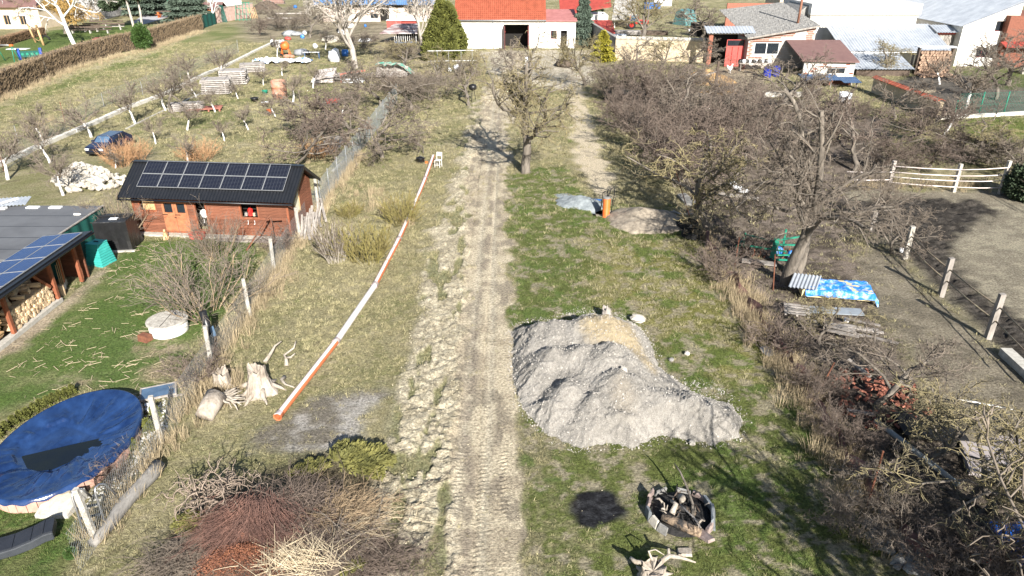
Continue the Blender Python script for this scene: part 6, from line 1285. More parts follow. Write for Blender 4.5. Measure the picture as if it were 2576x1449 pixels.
# ------------------------------------------------------------------ white kerb lines
def kerb(name, pts, wdt, h, m, label, seg=1.0):
    P = [G(*q) for q in pts]; t = thing(name, label, 'kerb', P[0]); k = 0
    for a, c in zip(P, P[1:]):
        n = max(1, int((c - a).length / seg))
        for i in range(n):
            if k >= 120: break
            p, q = a.lerp(c, i / n) - P[0], a.lerp(c, (i + .985) / n) - P[0]; MB().beam(p + Vector((0, 0, h / 2 - .02 + random.uniform(-.015, .015))), q + Vector((0, 0, h / 2 - .02 + random.uniform(-.015, .015))), wdt * random.uniform(.9, 1.08), h).build('kerb_piece', m, t); k += 1
    return t
wk = mat('whitish foundation', (.66, .64, .58), (.46, .43, .37), 2.5, .95, .5, 10)
kerb('white_kerb', [(-80,452),(0,417),(117,364),(210,325),(327,272),(420,238),(525,185)], .5, .35, wk, 'long white concrete footing between meadow and orchard', 1.4)
kerb('white_kerb', [(525,185),(560,172),(645,129),(680,112)], .5, .3, wk, 'far continuation of the white footing toward the rubbish corner', 2.2)
kerb('thin_kerb', [(318,325),(345,312),(400,285),(525,227),(560,212)], .22, .12, M['palec'], 'thin pale second kerb inside the orchard', 1.6)
kerb('garden_footing', [(2352,300),(2440,296),(2580,288),(2700,284)], .35, .35, wk, 'white footing below the green posts of the dark garden', 2)
for k, (u, v, vt) in enumerate([(48,362,316),(164,310,256),(262,268,235),(10,430,395),(360,240,205),(455,200,165),(545,160,125),(600,132,100)]):
    p = G(u, v); h = min(2.6, Zat(vt, p.y)); t = thing('rusty_stake', ['rusty stake at the meadow, second from the left edge', 'tall rusty stake behind the second bare tree of the kerb', 'thin stake in the meadow above the leaning trunk group', 'rusty stake at the left edge by the white kerb', 'thin stake in the meadow left of the plank stacks', 'thin stake behind the plank stacks', 'thin stake in the far meadow by the kerb', 'farthest thin stake of the meadow fence'][k], 'stake', p, 0, 'stakes of the meadow fence'); MB().tube([(0, 0, 0), (.05, 0, h)], .03, 6).build('stake', M['rust'] if k in (1, 3) else M['steel'], t)
a, c = G(10, 430), G(262, 268); mesh_fence('wire_fence', (a.x, a.y), (c.x, c.y), 1.5, 'faint wire netting on the near part of the meadow', .3, .006); a, d = c, G(600, 132); mesh_fence('wire_fence', (a.x, a.y), (d.x, d.y), 1.5, 'faint wire netting on the far part of the meadow', .4, .008)
# ------------------------------------------------------------------ PADDOCK
cols = [(2235,470,405),(2398,483,413),(2515,487,405),(2192,577,502),(2275,652,570),(2367,743,650),(2485,850,740)]
lab = ['wooden paddock post at the left end of the white rails','paddock post in the middle of the white rails','paddock corner post at the right end of the white rails','weathered paddock post half hidden by twigs','thin pale paddock post below the hanging twigs','dark wooden paddock post, second nearest','nearest dark paddock post casting a long shadow']
PP = []
for k, ((u, v, vt), l) in enumerate(zip(cols, lab)):
    p = G(u, v); h = Zat(vt, p.y); PP.append((p, h)); b = MB(); b.hexa([(-.13, -.11, -.1), (.13, -.11, -.1), (.13, .11, -.1), (-.13, .11, -.1), (-.12, -.1, h), (.12, -.1, h + .02), (.12, .1, h + .03), (-.12, .1, h + .01)]); t = tag(b.build('paddock_post', M['concrete'] if k in (1, 2, 4) else M['greywood']), l, 'post', 'posts of the muddy paddock'); t.location = p; t.rotation_euler = (0, 0, .2 if k < 3 else .0)
rp = mat('pinkish white rail', (.62, .50, .46), (.70, .66, .62), 3, .6); rd = mat('dark rusty rail', (.13, .085, .065), (.3, .27, .18), 3, .8)
def rails(name, idx, m, zs, label, mx=None):
    t = thing(name, label, 'rails', PP[idx[0]][0]); o = PP[idx[0]][0]
    for z in zs:
        for i, j in zip(idx, idx[1:]):
            a, c = PP[i][0] - o, PP[j][0] - o; d = (c - a); MB().tube([a + Vector((0, -.15, z * PP[i][1])), a.lerp(c, .5) + Vector((0, -.15, z * (PP[i][1] + PP[j][1]) / 2 - .04)), c + Vector((0, -.15, z * PP[j][1]))], .035, 8).build('rail', m, t, True)
rails('white_rails', [0, 1, 2], rp, (.82, .6, .42, .2), 'four pinkish white pipe rails on the far side of the paddock')
PP.append((G(2640, 560), 2.0)); PP.append((G(2640, 1010), 2.2))
rails('dark_rails', [3, 4, 5, 6, 8], rd, (.72, .42), 'dark rusty rails along the near side of the muddy paddock'); rails('side_rails', [2, 7], rd, (.7, .45), 'dark rails running right from the paddock corner post')
PP.append((G(2120, 470), 2.)); rails('white_rails', [9, 0], rp, (.6, .3), 'white rails hidden in the twigs left of the paddock')
a, c = G(2525, 893), G(2640, 1000); t = thing('concrete_trough', 'long pale concrete beam lying beside the near paddock post', 'beam', a); e = c - a; MB().beam((0, 0, .18), (e.x, e.y, .18), .5, .36).build('beam', M['palec'], t); 
# ------------------------------------------------------------------ PIPELINE
pj = [G(700, 1058), G(845, 870), G(943, 726), G(1003, 610), G(1042, 523), G(1070, 455), G(1090, 398)]
rad = .155
pm_ = M['pipe']; tt = pm_.node_tree; pb = next(n for n in tt.nodes if n.type == 'BSDF_PRINCIPLED'); src = pb.inputs['Base Color'].links[0].from_socket
tc = nd(tt, 'ShaderNodeTexCoord'); sx = nd(tt, 'ShaderNodeSeparateXYZ'); tt.links.new(tc.outputs['Object'], sx.inputs[0]); nz = nd(tt, 'ShaderNodeTexNoise'); nz.inputs['Scale'].default_value = 3; tt.links.new(tc.outputs['Object'], nz.inputs[0])
ad = nd(tt, 'ShaderNodeMath', operation='MULTIPLY_ADD'); tt.links.new(nz.outputs['Fac'], ad.inputs[0]); ad.inputs[1].default_value = .015; tt.links.new(sx.outputs['Z'], ad.inputs[2])
mr = nd(tt, 'ShaderNodeMapRange'); mr.inputs['From Min'].default_value = .285; mr.inputs['From Max'].default_value = .30; tt.links.new(ad.outputs[0], mr.inputs[0])
mx = nd(tt, 'ShaderNodeMix', data_type='RGBA'); tt.links.new(mr.outputs[0], mx.inputs[0]); tt.links.new(src, mx.inputs[6]); mx.inputs[7].default_value = (.72, .62, .60, 1); tt.links.new(mx.outputs[2], pb.inputs['Base Color'])
cl = mat('pipe collar', (.72, .62, .58), (.6, .48, .44), 3, .3)
t = thing('sewer_pipeline', 'long orange brown sewer pipe of six joined lengths lying on the grass', 'pipe', pj[0])
for i in range(6):
    a, c = pj[i] - pj[0] + Vector((0, 0, rad + .02)), pj[i + 1] - pj[0] + Vector((0, 0, rad + .02)); d = (c - a).normalized(); b = MB(); b.tube([a + d * .02, c - d * .0], rad * .92, 24, cap=False); o = b.build('pipe_length', M['pipew'] if i == 1 else M['pipe'], t, True)
    b = MB(); s = a if i else a; b.tube([s - d * .02, s + d * .02, s + d * .03, s + d * .22, s + d * .24], [rad * 1.12, rad * 1.12, rad * 1.08, rad * 1.08, rad * .95], 24, cap=False); b.build('collar', cl if i else M['pipe'], o, True)
d = (pj[1] - pj[0]).normalized(); b = MB(); a = Vector((0, 0, rad + .02)); b.tube([a, a + d * .5], rad * .84, 20, cap=False); b.tube([a - d * .02, a], [rad * 1.12, rad * .84], 20, cap=False); b.build('pipe_mouth', M['pipe'], t, True); b = MB(); b.tube([a + d * .45, a + d * .5], rad * .83, 16); b.build('pipe_shade_disc', M['rubber'], t)  # black disc in the mouth stands in for the shade inside the pipe
# chair, tub
p = G(1103, 420); t = thing('garden_chair', 'cream metal chair standing at the far end of the orange pipe', 'chair', p, -.35); s = 1.25
for x in (-.22, .22):
    for y in (-.2, .2): MB().beam((x, y, 0), (x * .95, y * .95, .45 * s), .04).build('leg', M['chairm'], t)
MB().box(-.24, .24, -.24, .24, .45 * s, .45 * s + .03).build('seat', M['chairm'], t, bevel=.01)
for x in (-.22, .22): MB().beam((x, .21, .45 * s), (x, .30, .92 * s), .04).build('back_post', M['chairm'], t)
MB().hexa([(-.22, .27, .68 * s), (.22, .27, .68 * s), (.22, .30, .68 * s), (-.22, .30, .68 * s), (-.22, .30, .92 * s), (.22, .30, .92 * s), (.22, .33, .92 * s), (-.22, .33, .92 * s)]).build('backrest', M['chairm'], t)
for y in (-.19, .19): MB().beam((-.21, y, .2), (.21, y, .2), .03).build('stretcher', M['chairm'], t)
p = G(1058, 409); t = thing('black_tub', 'black plastic tub lying by the far end of the pipe', 'tub', p); MB().lathe([(.24, 0), (.34, .12), (.33, .36), (.37, .38), (.37, .42), (.28, .42), (.25, .2)], 18).build('body', M['blackp'], t, True); b = MB(); b.tube([(-.32, 0, .38), (0, .05, .56), (.3, 0, .4)], .03, 6); b.build('handle', M['blackp'], t)
t = thing('orange_plug', 'orange pipe plug lying next to the black tub', 'plug', p + Vector((.5, -.1, 0))); MB().lathe([(.12, 0), (.13, .1), (.1, .13)], 14).build('plug_body', M['orange'], t)
# white stick in spoil
# ------------------------------------------------------------------ GRAVEL HEAP
HP = polyU((1288,840),(1300,815),(1350,806),(1400,796),(1460,782),(1530,778),(1590,808),(1640,862),(1660,930),(1700,962),(1780,963),(1838,1005),(1868,1060),(1862,1098),(1800,1118),(1740,1108),(1660,1098),(1630,1108),(1590,1124),(1520,1118),(1450,1130),(1395,1112),(1370,1090),(1338,1052),(1306,1010),(1292,960))
hxn = np.linspace(-.6, 9.6, 300); hyn = np.linspace(20, 32.5, 360); HX, HY = np.meshgrid(hxn, hyn)
cones = [(1325,825,.95),(1360,812,1.3),(1400,808,1.5),(1450,812,1.55),(1490,795,1.8),(1522,790,1.95),(1560,818,1.6),(1600,852,1.2),(1400,870,1.4),(1360,905,1.1),(1470,870,1.55),(1545,868,1.7),(1520,885,1.65),(1585,895,1.5),(1625,935,1.2),(1560,930,1.6),(1600,945,1.4),(1640,978,1.2),(1440,955,1.25),(1400,1000,.85),(1500,990,1.2),(1560,1030,.95),(1480,1050,.7),(1680,988,1.15),(1730,990,1.2),(1785,1008,1.05),(1820,1045,.7),(1700,1045,.8)]
Hh = np.full(HX.shape, -5.); ppw = .6
dwx = HX + (fbm(HX, HY, .9, 3) - .5) * .7; dwy = HY + (fbm(HX + 40, HY, .9, 3) - .5) * .7
zs_ = []
for u, v, h in cones:
    c = G(u, v, h); dd = np.hypot(dwx - c.x, dwy - c.y); zs_.append(h * 1.04 - .66 * (np.sqrt(dd * dd + .03)))
zs_ = np.array(zs_); k_ = 14.; Hh = np.log(np.exp(zs_ * k_).sum(0)) / k_
sd_ = sdist(HX + (fbm(HX, HY, 3, 3) - .5) * .3, HY + (fbm(HX + 7, HY, 3, 3) - .5) * .3, HP)
Hh = np.minimum(Hh, sd_ * 1.1); lump = fbm(HX, HY, 6, 4, .6) - .5; fine = fbm(HX + 5, HY + 5, 14, 3, .6) - .5
rib = fbm(HX * 1.6 + HY * .5, HY * .45, 2.2, 3) - .5
Hh = Hh + (lump * .13 + fine * .06 + rib * .10) * np.clip(sd_ * 3, 0, 1); Hh = np.where(sd_ > 0, np.maximum(Hh, -.02), -.06)
hm = grid_mesh('gravel_heap', HX, HY, Hh); P_YEL = [tuple(G(*a, 1.5))[:2] for a in [(1455,805),(1490,785),(1530,775),(1600,815),(1650,880),(1650,905),(1600,870),(1550,850),(1500,850),(1470,835)]]
my = sstep(sdist(HX + lump * .5, HY + rib, P_YEL), -.35, .35); hc_ = mix(mix(C(.40, .375, .34), C(.33, .31, .28), sstep(fbm(HX, HY, 1.5, 4), .4, .6)), C(.44, .36, .235), my * .95); hc_ = hc_ * (.85 + .5 * (fine + .25))[..., None]
cr = np.hypot((HX - G(1570, 985, 1.2).x) / .5, (HY - G(1570, 985, 1.2).y) / .9); hc_ = mix(hc_, C(.38, .33, .26), (1 - sstep(cr, .3, 1.5)) * .5)
ca = hm.color_attributes.new('col', 'FLOAT_COLOR', 'POINT'); ca.data.foreach_set('color', np.concatenate([hc_, np.ones(HX.shape)[..., None]], -1).astype(np.float32).ravel())
hmat = bpy.data.materials['ground cover'].copy(); hmat.name = 'gravel surface'; q = [x for x in hmat.node_tree.nodes if x.type == 'TEX_NOISE']
for x in q: x.inputs['Scale'].default_value = 34
e = next(x for x in hmat.node_tree.nodes if x.type == 'VALTORGB').color_ramp.elements; e[0].color = (.55, .54, .53, 1); e[1].color = (1.35, 1.35, 1.33, 1)
gh = tag(link('gravel_heap', hm, hmat, None, True), 'big pale grey gravel heap with a yellow sandy crest right of the track', 'heap')
iy = _rng.randint(2, 358, 26000); ix = _rng.randint(2, 298, 26000); k = sd_[iy, ix] > -.05 - .35 * _rng.rand(26000) ** 2; iy, ix = iy[k], ix[k]; n = len(iy)
gpro = [rock_proto(s + 60, mat('heap gravel', (.42, .395, .355), (.29, .27, .24), 3, .95, rnd=.3)) for s in range(3)]
px_ = HX[iy, ix] + _rng.uniform(-.02, .02, n); py_ = HY[iy, ix] + _rng.uniform(-.02, .02, n); sz = .010 + .035 * _rng.rand(n) ** 6 + .012 * (sd_[iy, ix] < .2) * _rng.rand(n)
scatter('gravel', np.stack([px_, py_, np.maximum(Hh[iy, ix], 0) + .004], -1), _rng.rand(n, 3) * 6, sz, gpro, 'loose pale gravel on and around the gravel heap', 'gravel')
def heap_z(x, y): return float(Hh[int(np.clip(np.searchsorted(hyn, y), 0, 359)), int(np.clip(np.searchsorted(hxn, x), 0, 299))])
rr = random.Random(12)
def stone(u, v, r, label, m='stoneW', z=0, flat=.7, name='stone'):
    p = G(u, v, z); b = MB(); b.rock((0, 0, r * .5), (r, r * rr.uniform(.7, .95), r * flat), rr); o = tag(b.build(name, M[m]), label, 'stone'); o.location = p; o.rotation_euler.z = rr.uniform(0, 6); return o
c = G(1570, 932, 1.25); o = stone(1570, 935, .19, 'white stone lodged near the crest of the gravel heap'); o.location = (c.x, c.y, heap_z(c.x, c.y) - .05)
stone(1728, 893, .17, 'white stone lying alone on the grass right of the heap'); stone(1688, 908, .13, 'smaller grey stone left of the lone white stone', 'stone'); stone(1690, 951, .10, 'pale stone in the notch of the heap edge')
stone(1740, 1118, .14, 'white stone at the foot of the right lobe of the heap'); stone(1600, 810, .42, 'beige boulder lying behind the gravel heap', 'stoneW', flat=.5); stone(1562, 938, .05, 'tiny stone on heap', 'stone') if 0 else None
# stump behind the heap
def stump(u, v, h, r0, r1, label, seed, roots=7, m='stumpw', jag=.12, tilt=0):
    r = random.Random(seed); p = G(u, v); t = thing('tree_stump', label, 'stump', p); n = 26; b = MB(); vs = []; K = 12
    ph = [r.uniform(0, 6.28) for _ in range(5)]
    for k in range(K + 1):
        f = k / K; rad = r1 + (r0 - r1) * (1 - f) ** 2.2
        for j in range(n):
            a = 6.2832 * j / n; q = rad * (1 + .10 * math.sin(3 * a + ph[0]) * (1.3 - f) + .07 * math.sin(7 * a + ph[1]) + r.uniform(-.04, .04)); z = h * f + (r.uniform(-jag, jag) + .1 * math.sin(2 * a + ph[2]) if k == K else 0)
            vs.append((q * math.cos(a) + tilt * f, q * math.sin(a), z))
    vs.append((tilt, 0, h * .72)); b.add(vs, [(k * n + j, k * n + (j + 1) % n, (k + 1) * n + (j + 1) % n, (k + 1) * n + j) for k in range(K) for j in range(n)] + [(K * n + j, K * n + (j + 1) % n, len(vs) - 1) for j in range(n)]); b.build('stump_body', M[m], t)
    for i in range(roots):
        a = 6.2832 * i / roots + r.uniform(-.3, .3); L_ = r0 * r.uniform(.7, 1.5); pts = [Vector((math.cos(a) * r0 * .55, math.sin(a) * r0 * .55, h * .25))]
        for s_ in range(4): a += r.uniform(-.35, .35); pts.append(pts[-1] + Vector((math.cos(a) * L_ / 4, math.sin(a) * L_ / 4, -h * .06 + r.uniform(-.04, .05))))
        MB().tube(pts, [r0 * .2, r0 * .17, r0 * .12, r0 * .08, r0 * .03], 7).build('root', M[m], t, True)
    return t
stump(655, 985, 1.15, .68, .34, 'tall bleached tree stump, right one of the pair near the fence', 3)
stump(562, 975, .75, .48, .30, 'lower bleached stump, left one behind the fallen trunk piece', 5, 6)
stump(1524, 802, .6, .28, .2, 'weathered stump behind the crest of the gravel heap', 7, 4, 'greywood', .1)
# uprooted trunk piece in front of the left stump
p = G(545, 1040); t = thing('fallen_stump', 'fallen bleached trunk piece with splayed roots in front of the left stump', 'stump', p)
MB().tube([(-.25, -.55, .2), (-.15, -.1, .4), (-.05, .4, .55)], [.34, .38, .42], 14).build('trunk_piece', M['stumpw'], t, True)
for i in range(16):
    a = rr.uniform(-.9, 1.3); q = [Vector((.0, .35, .5))]
    for s_ in range(4): q.append(q[-1] + Vector((math.cos(a) * .26, math.sin(a) * .22, rr.uniform(-.14, .06)))); a += rr.uniform(-.5, .5)
    MB().tube(q, [.08, .06, .045, .03, .012], 6).build('root', M['rootw'], t, True)
def rootbit(u, v, pts, r0, label):
    p = G(u, v); t = thing('root_piece', label, 'root', p); MB().tube(pts, [r0 * (1 - .75 * i / (len(pts) - 1)) for i in range(len(pts))], 7).build('root', M['rootw'], t, True); return t
t = rootbit(715, 918, [(.15, -.15, .05), (.1, .1, .3), (-.05, .3, .3), (.35, .5, .55), (.4, .75, .75)], .09, 'forked bleached root standing up right of the tall stump'); MB().tube([(.1, .1, .3), (.35, .0, .4), (.5, .15, .5)], [.06, .05, .02], 6).build('root', M['rootw'], t, True)
rootbit(683, 905, [(-.2, -.3, .05), (.0, .0, .3), (.15, .25, .55), (.4, .45, .68)], .10, 'curved bleached root behind the tall stump'); rootbit(712, 962, [(0, .25, .1), (-.05, .0, .12), (.2, -.3, .1), (.6, -.45, .06)], .09, 'bowed bleached root lying between stump and pipe')
# stump at the bottom edge
t = stump(1640, 1462, .55, .5, .33, 'bleached stump with long roots at the bottom edge below the fire ring', 9, 5)
for q, r_ in (([(.2, .2, .5), (.5, .35, .62), (.85, .3, .6), (1.25, .22, .5)], .09), ([(-.3, .2, .5), (-.5, .15, .6), (-.62, .3, .6)], .08), ([(0, .2, .6), (-.1, .35, .8), (.1, .4, .82), (.35, .3, .7)], .04), ([(.5, .35, .62), (.5, .5, .75)], .05)): MB().tube(q, [r_, r_ * .85, r_ * .6, r_ * .25][:len(q)], 7).build('root', M['rootw'], t, True)
# ------------------------------------------------------------------ FIRE RING
fc = G(1710, 1296); t = thing('fire_ring', 'stone slab fire ring filled with burnt wood and root pieces', 'fire pit', (fc.x, fc.y, 0)); Rr = 1.06
b = MB(); vs = []; n = 30
for k in range(7):
    for j in range(n): a = 6.2832 * j / n; q = Rr * .95 * k / 6; vs.append((q * math.cos(a), q * math.sin(a), .05 + .22 * (1 - (k / 6) ** 2) * rr.uniform(.5, 1.2)))
b.add(vs, [(k * n + j, k * n + (j + 1) % n, (k + 1) * n + (j + 1) % n, (k + 1) * n + j) for k in range(6) for j in range(n)]); b.build('ash_bed', M['char'], t)
def slab(a, L_, h, m, th=.09, lean=.15, z=0, push=0):
    b = MB(); j = lambda: rr.uniform(-.04, .04); b.hexa([(-L_ / 2 + j(), -th / 2, 0), (L_ / 2 + j(), -th / 2, 0), (L_ / 2 + j(), th / 2, 0), (-L_ / 2 + j(), th / 2, 0), (-L_ / 2 + j() + .05, -th / 2, h + j()), (L_ / 2 + j() - .05, -th / 2, h + j()), (L_ / 2 + j() - .05, th / 2, h + j()), (-L_ / 2 + j() + .05, th / 2, h + j())]); o = b.build('slab_stone', M[m], t, bevel=.015); o.location = ((Rr + push) * math.cos(a), (Rr + push) * math.sin(a), z); o.rotation_euler = (lean, 0, a - math.pi / 2)
for a, L_, h, m, z in [(-.25, .85, .42, 'slabg', 0), (.28, .55, .40, 'slabg', 0), (.75, .50, .26, 'slabp', 0), (1.25, .5, .2, 'stone', 0), (2.0, .45, .22, 'stone', 0), (2.5, .38, .45, 'slabp', .0), (2.85, .42, .40, 'slabp', 0), (3.25, .42, .38, 'slabg', 0), (3.6, .38, .30, 'stoneW', 0), (3.95, .4, .28, 'stone', 0), (-.75, .5, .30, 'slabp', 0)]: slab(a, L_, h, m, lean=rr.uniform(.05, .3), z=z)
o = MB().hexa([(-.14, -.42, 0), (.14, -.42, 0), (.2, .35, .0), (-.2, .35, 0), (-.12, -.4, .1), (.12, -.4, .1), (.17, .33, .1), (-.17, .33, .1)]).build('slab_stone', M['slabp'], t, bevel=.015); o.location = (.48, -1.0, .12); o.rotation_euler = (-.25, 0, .45)
def stick(pts, r0, m, nm='burnt_branch', r1=.6):
    b = MB(); b.tube(pts, [r0 * (1 - (1 - r1) * i / (len(pts) - 1)) * rr.uniform(.85, 1.1) for i in range(len(pts))], 8); return b.build(nm, M[m], t, True)
stick([(-.62, -.35, .28), (-.15, -.72, .30), (.42, -.98, .20)], .17, 'charw', 'burnt_log', .8); stick([(-.25, .0, .32), (.1, -.12, .38), (.4, -.3, .30)], .12, 'charw', 'burnt_log'); stick([(.1, .55, .25), (.12, .3, .42), (.02, .1, .5)], .13, 'rootw', 'burnt_log'); stick([(-.35, -.3, .35), (-.2, -.1, .55), (-.3, .1, .5)], .10, 'rootw', 'burnt_log')
stick([(.28, -.5, .35), (.33, -.1, .55), (.25, .45, .75), (.12, .95, .95), (-.02, 1.25, 1.05)], .055, 'bark', r1=.35); stick([(-.05, .0, .45), (.3, -.55, .4), (.42, -.9, .35)], .035, 'greywood')
for i in range(46):
    a = rr.uniform(0, 6.28); q = rr.uniform(0, .8); x, y = q * math.cos(a), q * math.sin(a); b_ = rr.uniform(0, 6.28); L_ = rr.uniform(.12, .38); stick([(x, y, .22 + rr.uniform(0, .15)), (x + math.cos(b_) * L_ / 2, y + math.sin(b_) * L_ / 2, .3 + rr.uniform(0, .2)), (x + math.cos(b_) * L_, y + math.sin(b_) * L_, .25 + rr.uniform(0, .2))], rr.uniform(.012, .045), rr.choice(['char', 'char', 'rootw', 'darkwood', 'stumpw']))
o = MB().hexa([(-.22, -.12, 0), (.2, -.16, 0), (.24, .14, 0), (-.2, .16, 0), (-.2, -.1, .1), (.18, -.14, .12), (.22, .12, .1), (-.18, .14, .08)]).build('stone', M['rootw']); tag(o, 'pale flat block of rotten wood below the fire ring', 'wood block'); o.location = G(1722, 1392); o.name = 'wood_block'
# ------------------------------------------------------------------ long grey log
a, c = G(236, 1380), G(400, 1182); t = thing('long_log', 'long grey weathered log lying in front of the pool fence', 'log', a); e = c - a; q = [(e * f) + Vector((.05 * math.sin(f * 9), 0, .2)) for f in (0, .15, .3, .34, .5, .7, .85, 1)]
MB().tube(q, [.15, .17, .19, .21, .23, .22, .24, .25], 18).build('log', mat('grey log', (.27, .255, .235), (.16, .15, .135), 5, .9, .8, 16, stretch=(1, .35, 1)), t, True)
MB().tube([q[-1], q[-1] + e.normalized() * .02], [.235, .2], 16).build('cut_end', M['darkwood'], t)
# black pipe with sheet standing near posts
p = G(532, 800) + Vector((0, -1.0, 0)); p = G(545, 880); t = thing('black_tube', 'black standing tube beside the fence between bush and stumps', 'tube', p); MB().tube([(-.05, 0, 0), (-.32, .1, 1.9)], .16, 14).build('tube', M['blackp'], t, True); MB().hexa([(.0, -.2, .75), (.22, -.2, .85), (.22, -.18, .85), (.0, -.18, .75), (.0, -.2, 1.25), (.16, -.2, 1.35), (.16, -.18, 1.35), (.0, -.18, 1.25)]).build('tag_sheet', M['paleglass'], t); 
# ------------------------------------------------------------------ WELL SHAFT, ASH HEAP, SOIL HEAP
p = G(1524, 541); p = Vector((p.x, p.y, -.25)); t = thing('well_shaft', 'orange corrugated plastic shaft with black hoses in the dug hole', 'shaft', p); prof = []
for k in range(19): z = k * .075; prof += [(.22, z), (.245, z + .02), (.245, z + .045), (.22, z + .065)]
MB().lathe(prof, 24).build('shaft', M['orange'], t, True); MB().lathe([(.24, 1.42), (.25, 1.5), (.2, 1.53)], 20).build('cap', M['stone'], t)
for q in ([(.05, .1, 1.5), (.0, .15, 1.9), (-.25, .2, 1.75), (-.3, .2, 1.2), (-.35, .2, .5)], [(.1, .1, 1.5), (.25, .1, 2.0), (.45, .1, 2.2), (.52, .1, 1.7), (.4, .1, 1.2), (.38, .15, .4)], [(0, .1, 1.4), (.05, .1, 1.9), (.12, .1, 2.05)]): 
    q = [Vector(x) for x in q]; s = [q[0]]
    for i in range(len(q) - 1): s += [q[i].lerp(q[i + 1], .5), q[i + 1]]
    MB().tube(s, .03, 8).build('hose', M['rubber'], t, True)
def mound(name, u, v, rx, ry, h, m, label, cat, seed=0, rz=0):
    n = 46; g = np.linspace(-1.15, 1.15, n); A_, B2 = np.meshgrid(g, g); th = np.arctan2(B2, A_); q = np.hypot(A_, B2) / (1 + .35 * (fbm(np.cos(th) * 1.3 + seed + 5, np.sin(th) * 1.3 + 5, 1.2, 3) - .5)); hh = h * np.clip(1 - q, 0, 1) ** .8 * (1 + (fbm(A_ + seed, B2, 3.5, 4) - .5) * .9) + (fbm(A_ + 3, B2 + seed, 9, 3) - .5) * .06 * (q < 1); hh = np.where(q < 1, hh, -.15)
    me = grid_mesh(name, A_ * rx, B2 * ry, hh); o = tag(link(name, me, m, None, True), label, cat); o.location = G(u, v); o.rotation_euler.z = rz; return o
mound('ash_heap', 1458, 512, 1.75, 1.3, .55, M['ashh'], 'blue grey heap of cement like ash left of the orange shaft', 'heap', 2, -.2); mound('ash_tongue', 1418, 492, .8, .6, .06, M['ashh'], 'thin spilled tongue of blue grey ash behind its heap', 'heap', 4)
mound('soil_heap', 1620, 555, 2.6, 2.6, .75, M['soilh'], 'low beige soil heap right of the orange shaft', 'heap', 7)
b = MB(); b.hexa([(-.4, -.1, .12), (.35, -.15, .1), (.4, .1, .1), (-.35, .15, .12), (-.4, -.1, .2), (.35, -.15, .17), (.4, .1, .17), (-.35, .15, .2)]); o = tag(b.build('blue_bag', M['blueitem']), 'small blue bag behind the ash heap', 'bag'); o.location = G(1500, 508)
for k, (u, v, l) in enumerate([(1728, 572, 'upper coil of black pipe under the leaning tree'), (1742, 597, 'lower coil of black pipe nearest the field')]):
    t = thing('pipe_coil', l, 'coil', G(u, v), 0, 'coils of black pipe')
    for j in range(7): q = [(math.cos(a) * (.62 + .03 * (j % 3)), math.sin(a) * (.58 + .03 * (j % 2)), .05 + .055 * j + .02 * math.sin(a * 2 + j)) for a in np.linspace(0, 6.2832, 25)]; MB().tube(q, .032, 6).build('turn', M['rubber'], t, True)
t = thing('metal_trellis', 'thin grey metal frame lying above the pipe coils', 'trellis', G(1690, 540)); 
for q in (((0, .4, .1), (.9, -.3, .1)), ((.2, .6, .1), (.4, -.4, .2)), ((.9, -.3, .1), (1.3, .1, .3)), ((.4, -.4, .2), (1.3, -.2, .15))): MB().beam(*q, .06).build('bar', M['steel'], t)
p = G(1728, 505); t = thing('concrete_slab', 'dark grey slab leaning at the edge of the shaded grass', 'slab', p); MB().hexa([(-.35, -1.0, 0), (.45, -1.2, 0), (.1, 1.0, 0), (-.5, .9, 0), (-.35, -1.0, .15), (.45, -1.2, .2), (.1, 1.0, .25), (-.5, .9, .2)]).build('slab', M['stone'], t)
for k, (u, v) in enumerate([(1840, 468), (1852, 478), (1868, 487)]): t = thing('white_sack', ['upper white sack on the boards behind the thicket', 'middle white sack on the boards behind the thicket', 'lower white sack on the boards behind the thicket'][k], 'sack', G(u, v), -.3); b = MB(); b.rock((0, 0, .22), (.45, .28, .17), random.Random(k)); b.build('sack', M['whitesheet'], t, True)
t = thing('board_pair', 'two long grey boards under the white sacks', 'boards', G(1855, 492)); MB().beam((-1.2, .5, .06), (1.3, -.7, .06), .18, .06).build('board', M['greywood'], t); MB().beam((-1.3, .2, .05), (1.1, -1.0, .05), .18, .06).build('board', M['greywood'], t)
# ------------------------------------------------------------------ THINGS BELOW THE BIG TREE
p = G(1945, 650); t = thing('farm_implement', 'green painted farm implement with steel bars beside the big tree', 'farm machine', p, -.2)
for a, c, w_ in [((-1.6, .9, .2), (-1.6, .9, 1.1), .1), ((-1.6, .9, 1.0), (.3, .6, .75), .1), ((-1.9, .3, .6), (.6, -.3, .6), .1), ((-1.6, .9, .8), (-2.1, .1, .5), .1), ((-.1, -.2, .1), (.05, .15, 1.2), .26), ((.6, .9, .4), (.6, .9, 1.5), .1), ((1.5, .3, .3), (1.6, .4, 1.3), .12), ((.05, -.3, .35), (1.5, .0, .35), .1), ((.0, .3, .75), (1.6, .5, .75), .1), ((-.1, -.5, .15), (1.2, -.4, .15), .1), ((.05, .1, 1.1), (1.5, 1.2, 1.0), .1), ((-1.9, .3, .6), (-1.9, .3, .1), .08), ((-.9, .1, .62), (-.9, .5, .1), .08)]: MB().beam(a, c, w_, w_ * .8).build('frame_bar', M['greenpaint'], t)
for i in range(9): x = -1.8 + i * .33; MB().tube([(x, .25, .6), (x + .1, .1, .2), (x - .05, -.1, .05)], .03, 6).build('tine', M['rust'], t)
for i in range(5): MB().beam((-1.7 + i * .3, .9, .4), (-1.5 + i * .3, .2, .45), .05).build('bar', M['rust'], t)
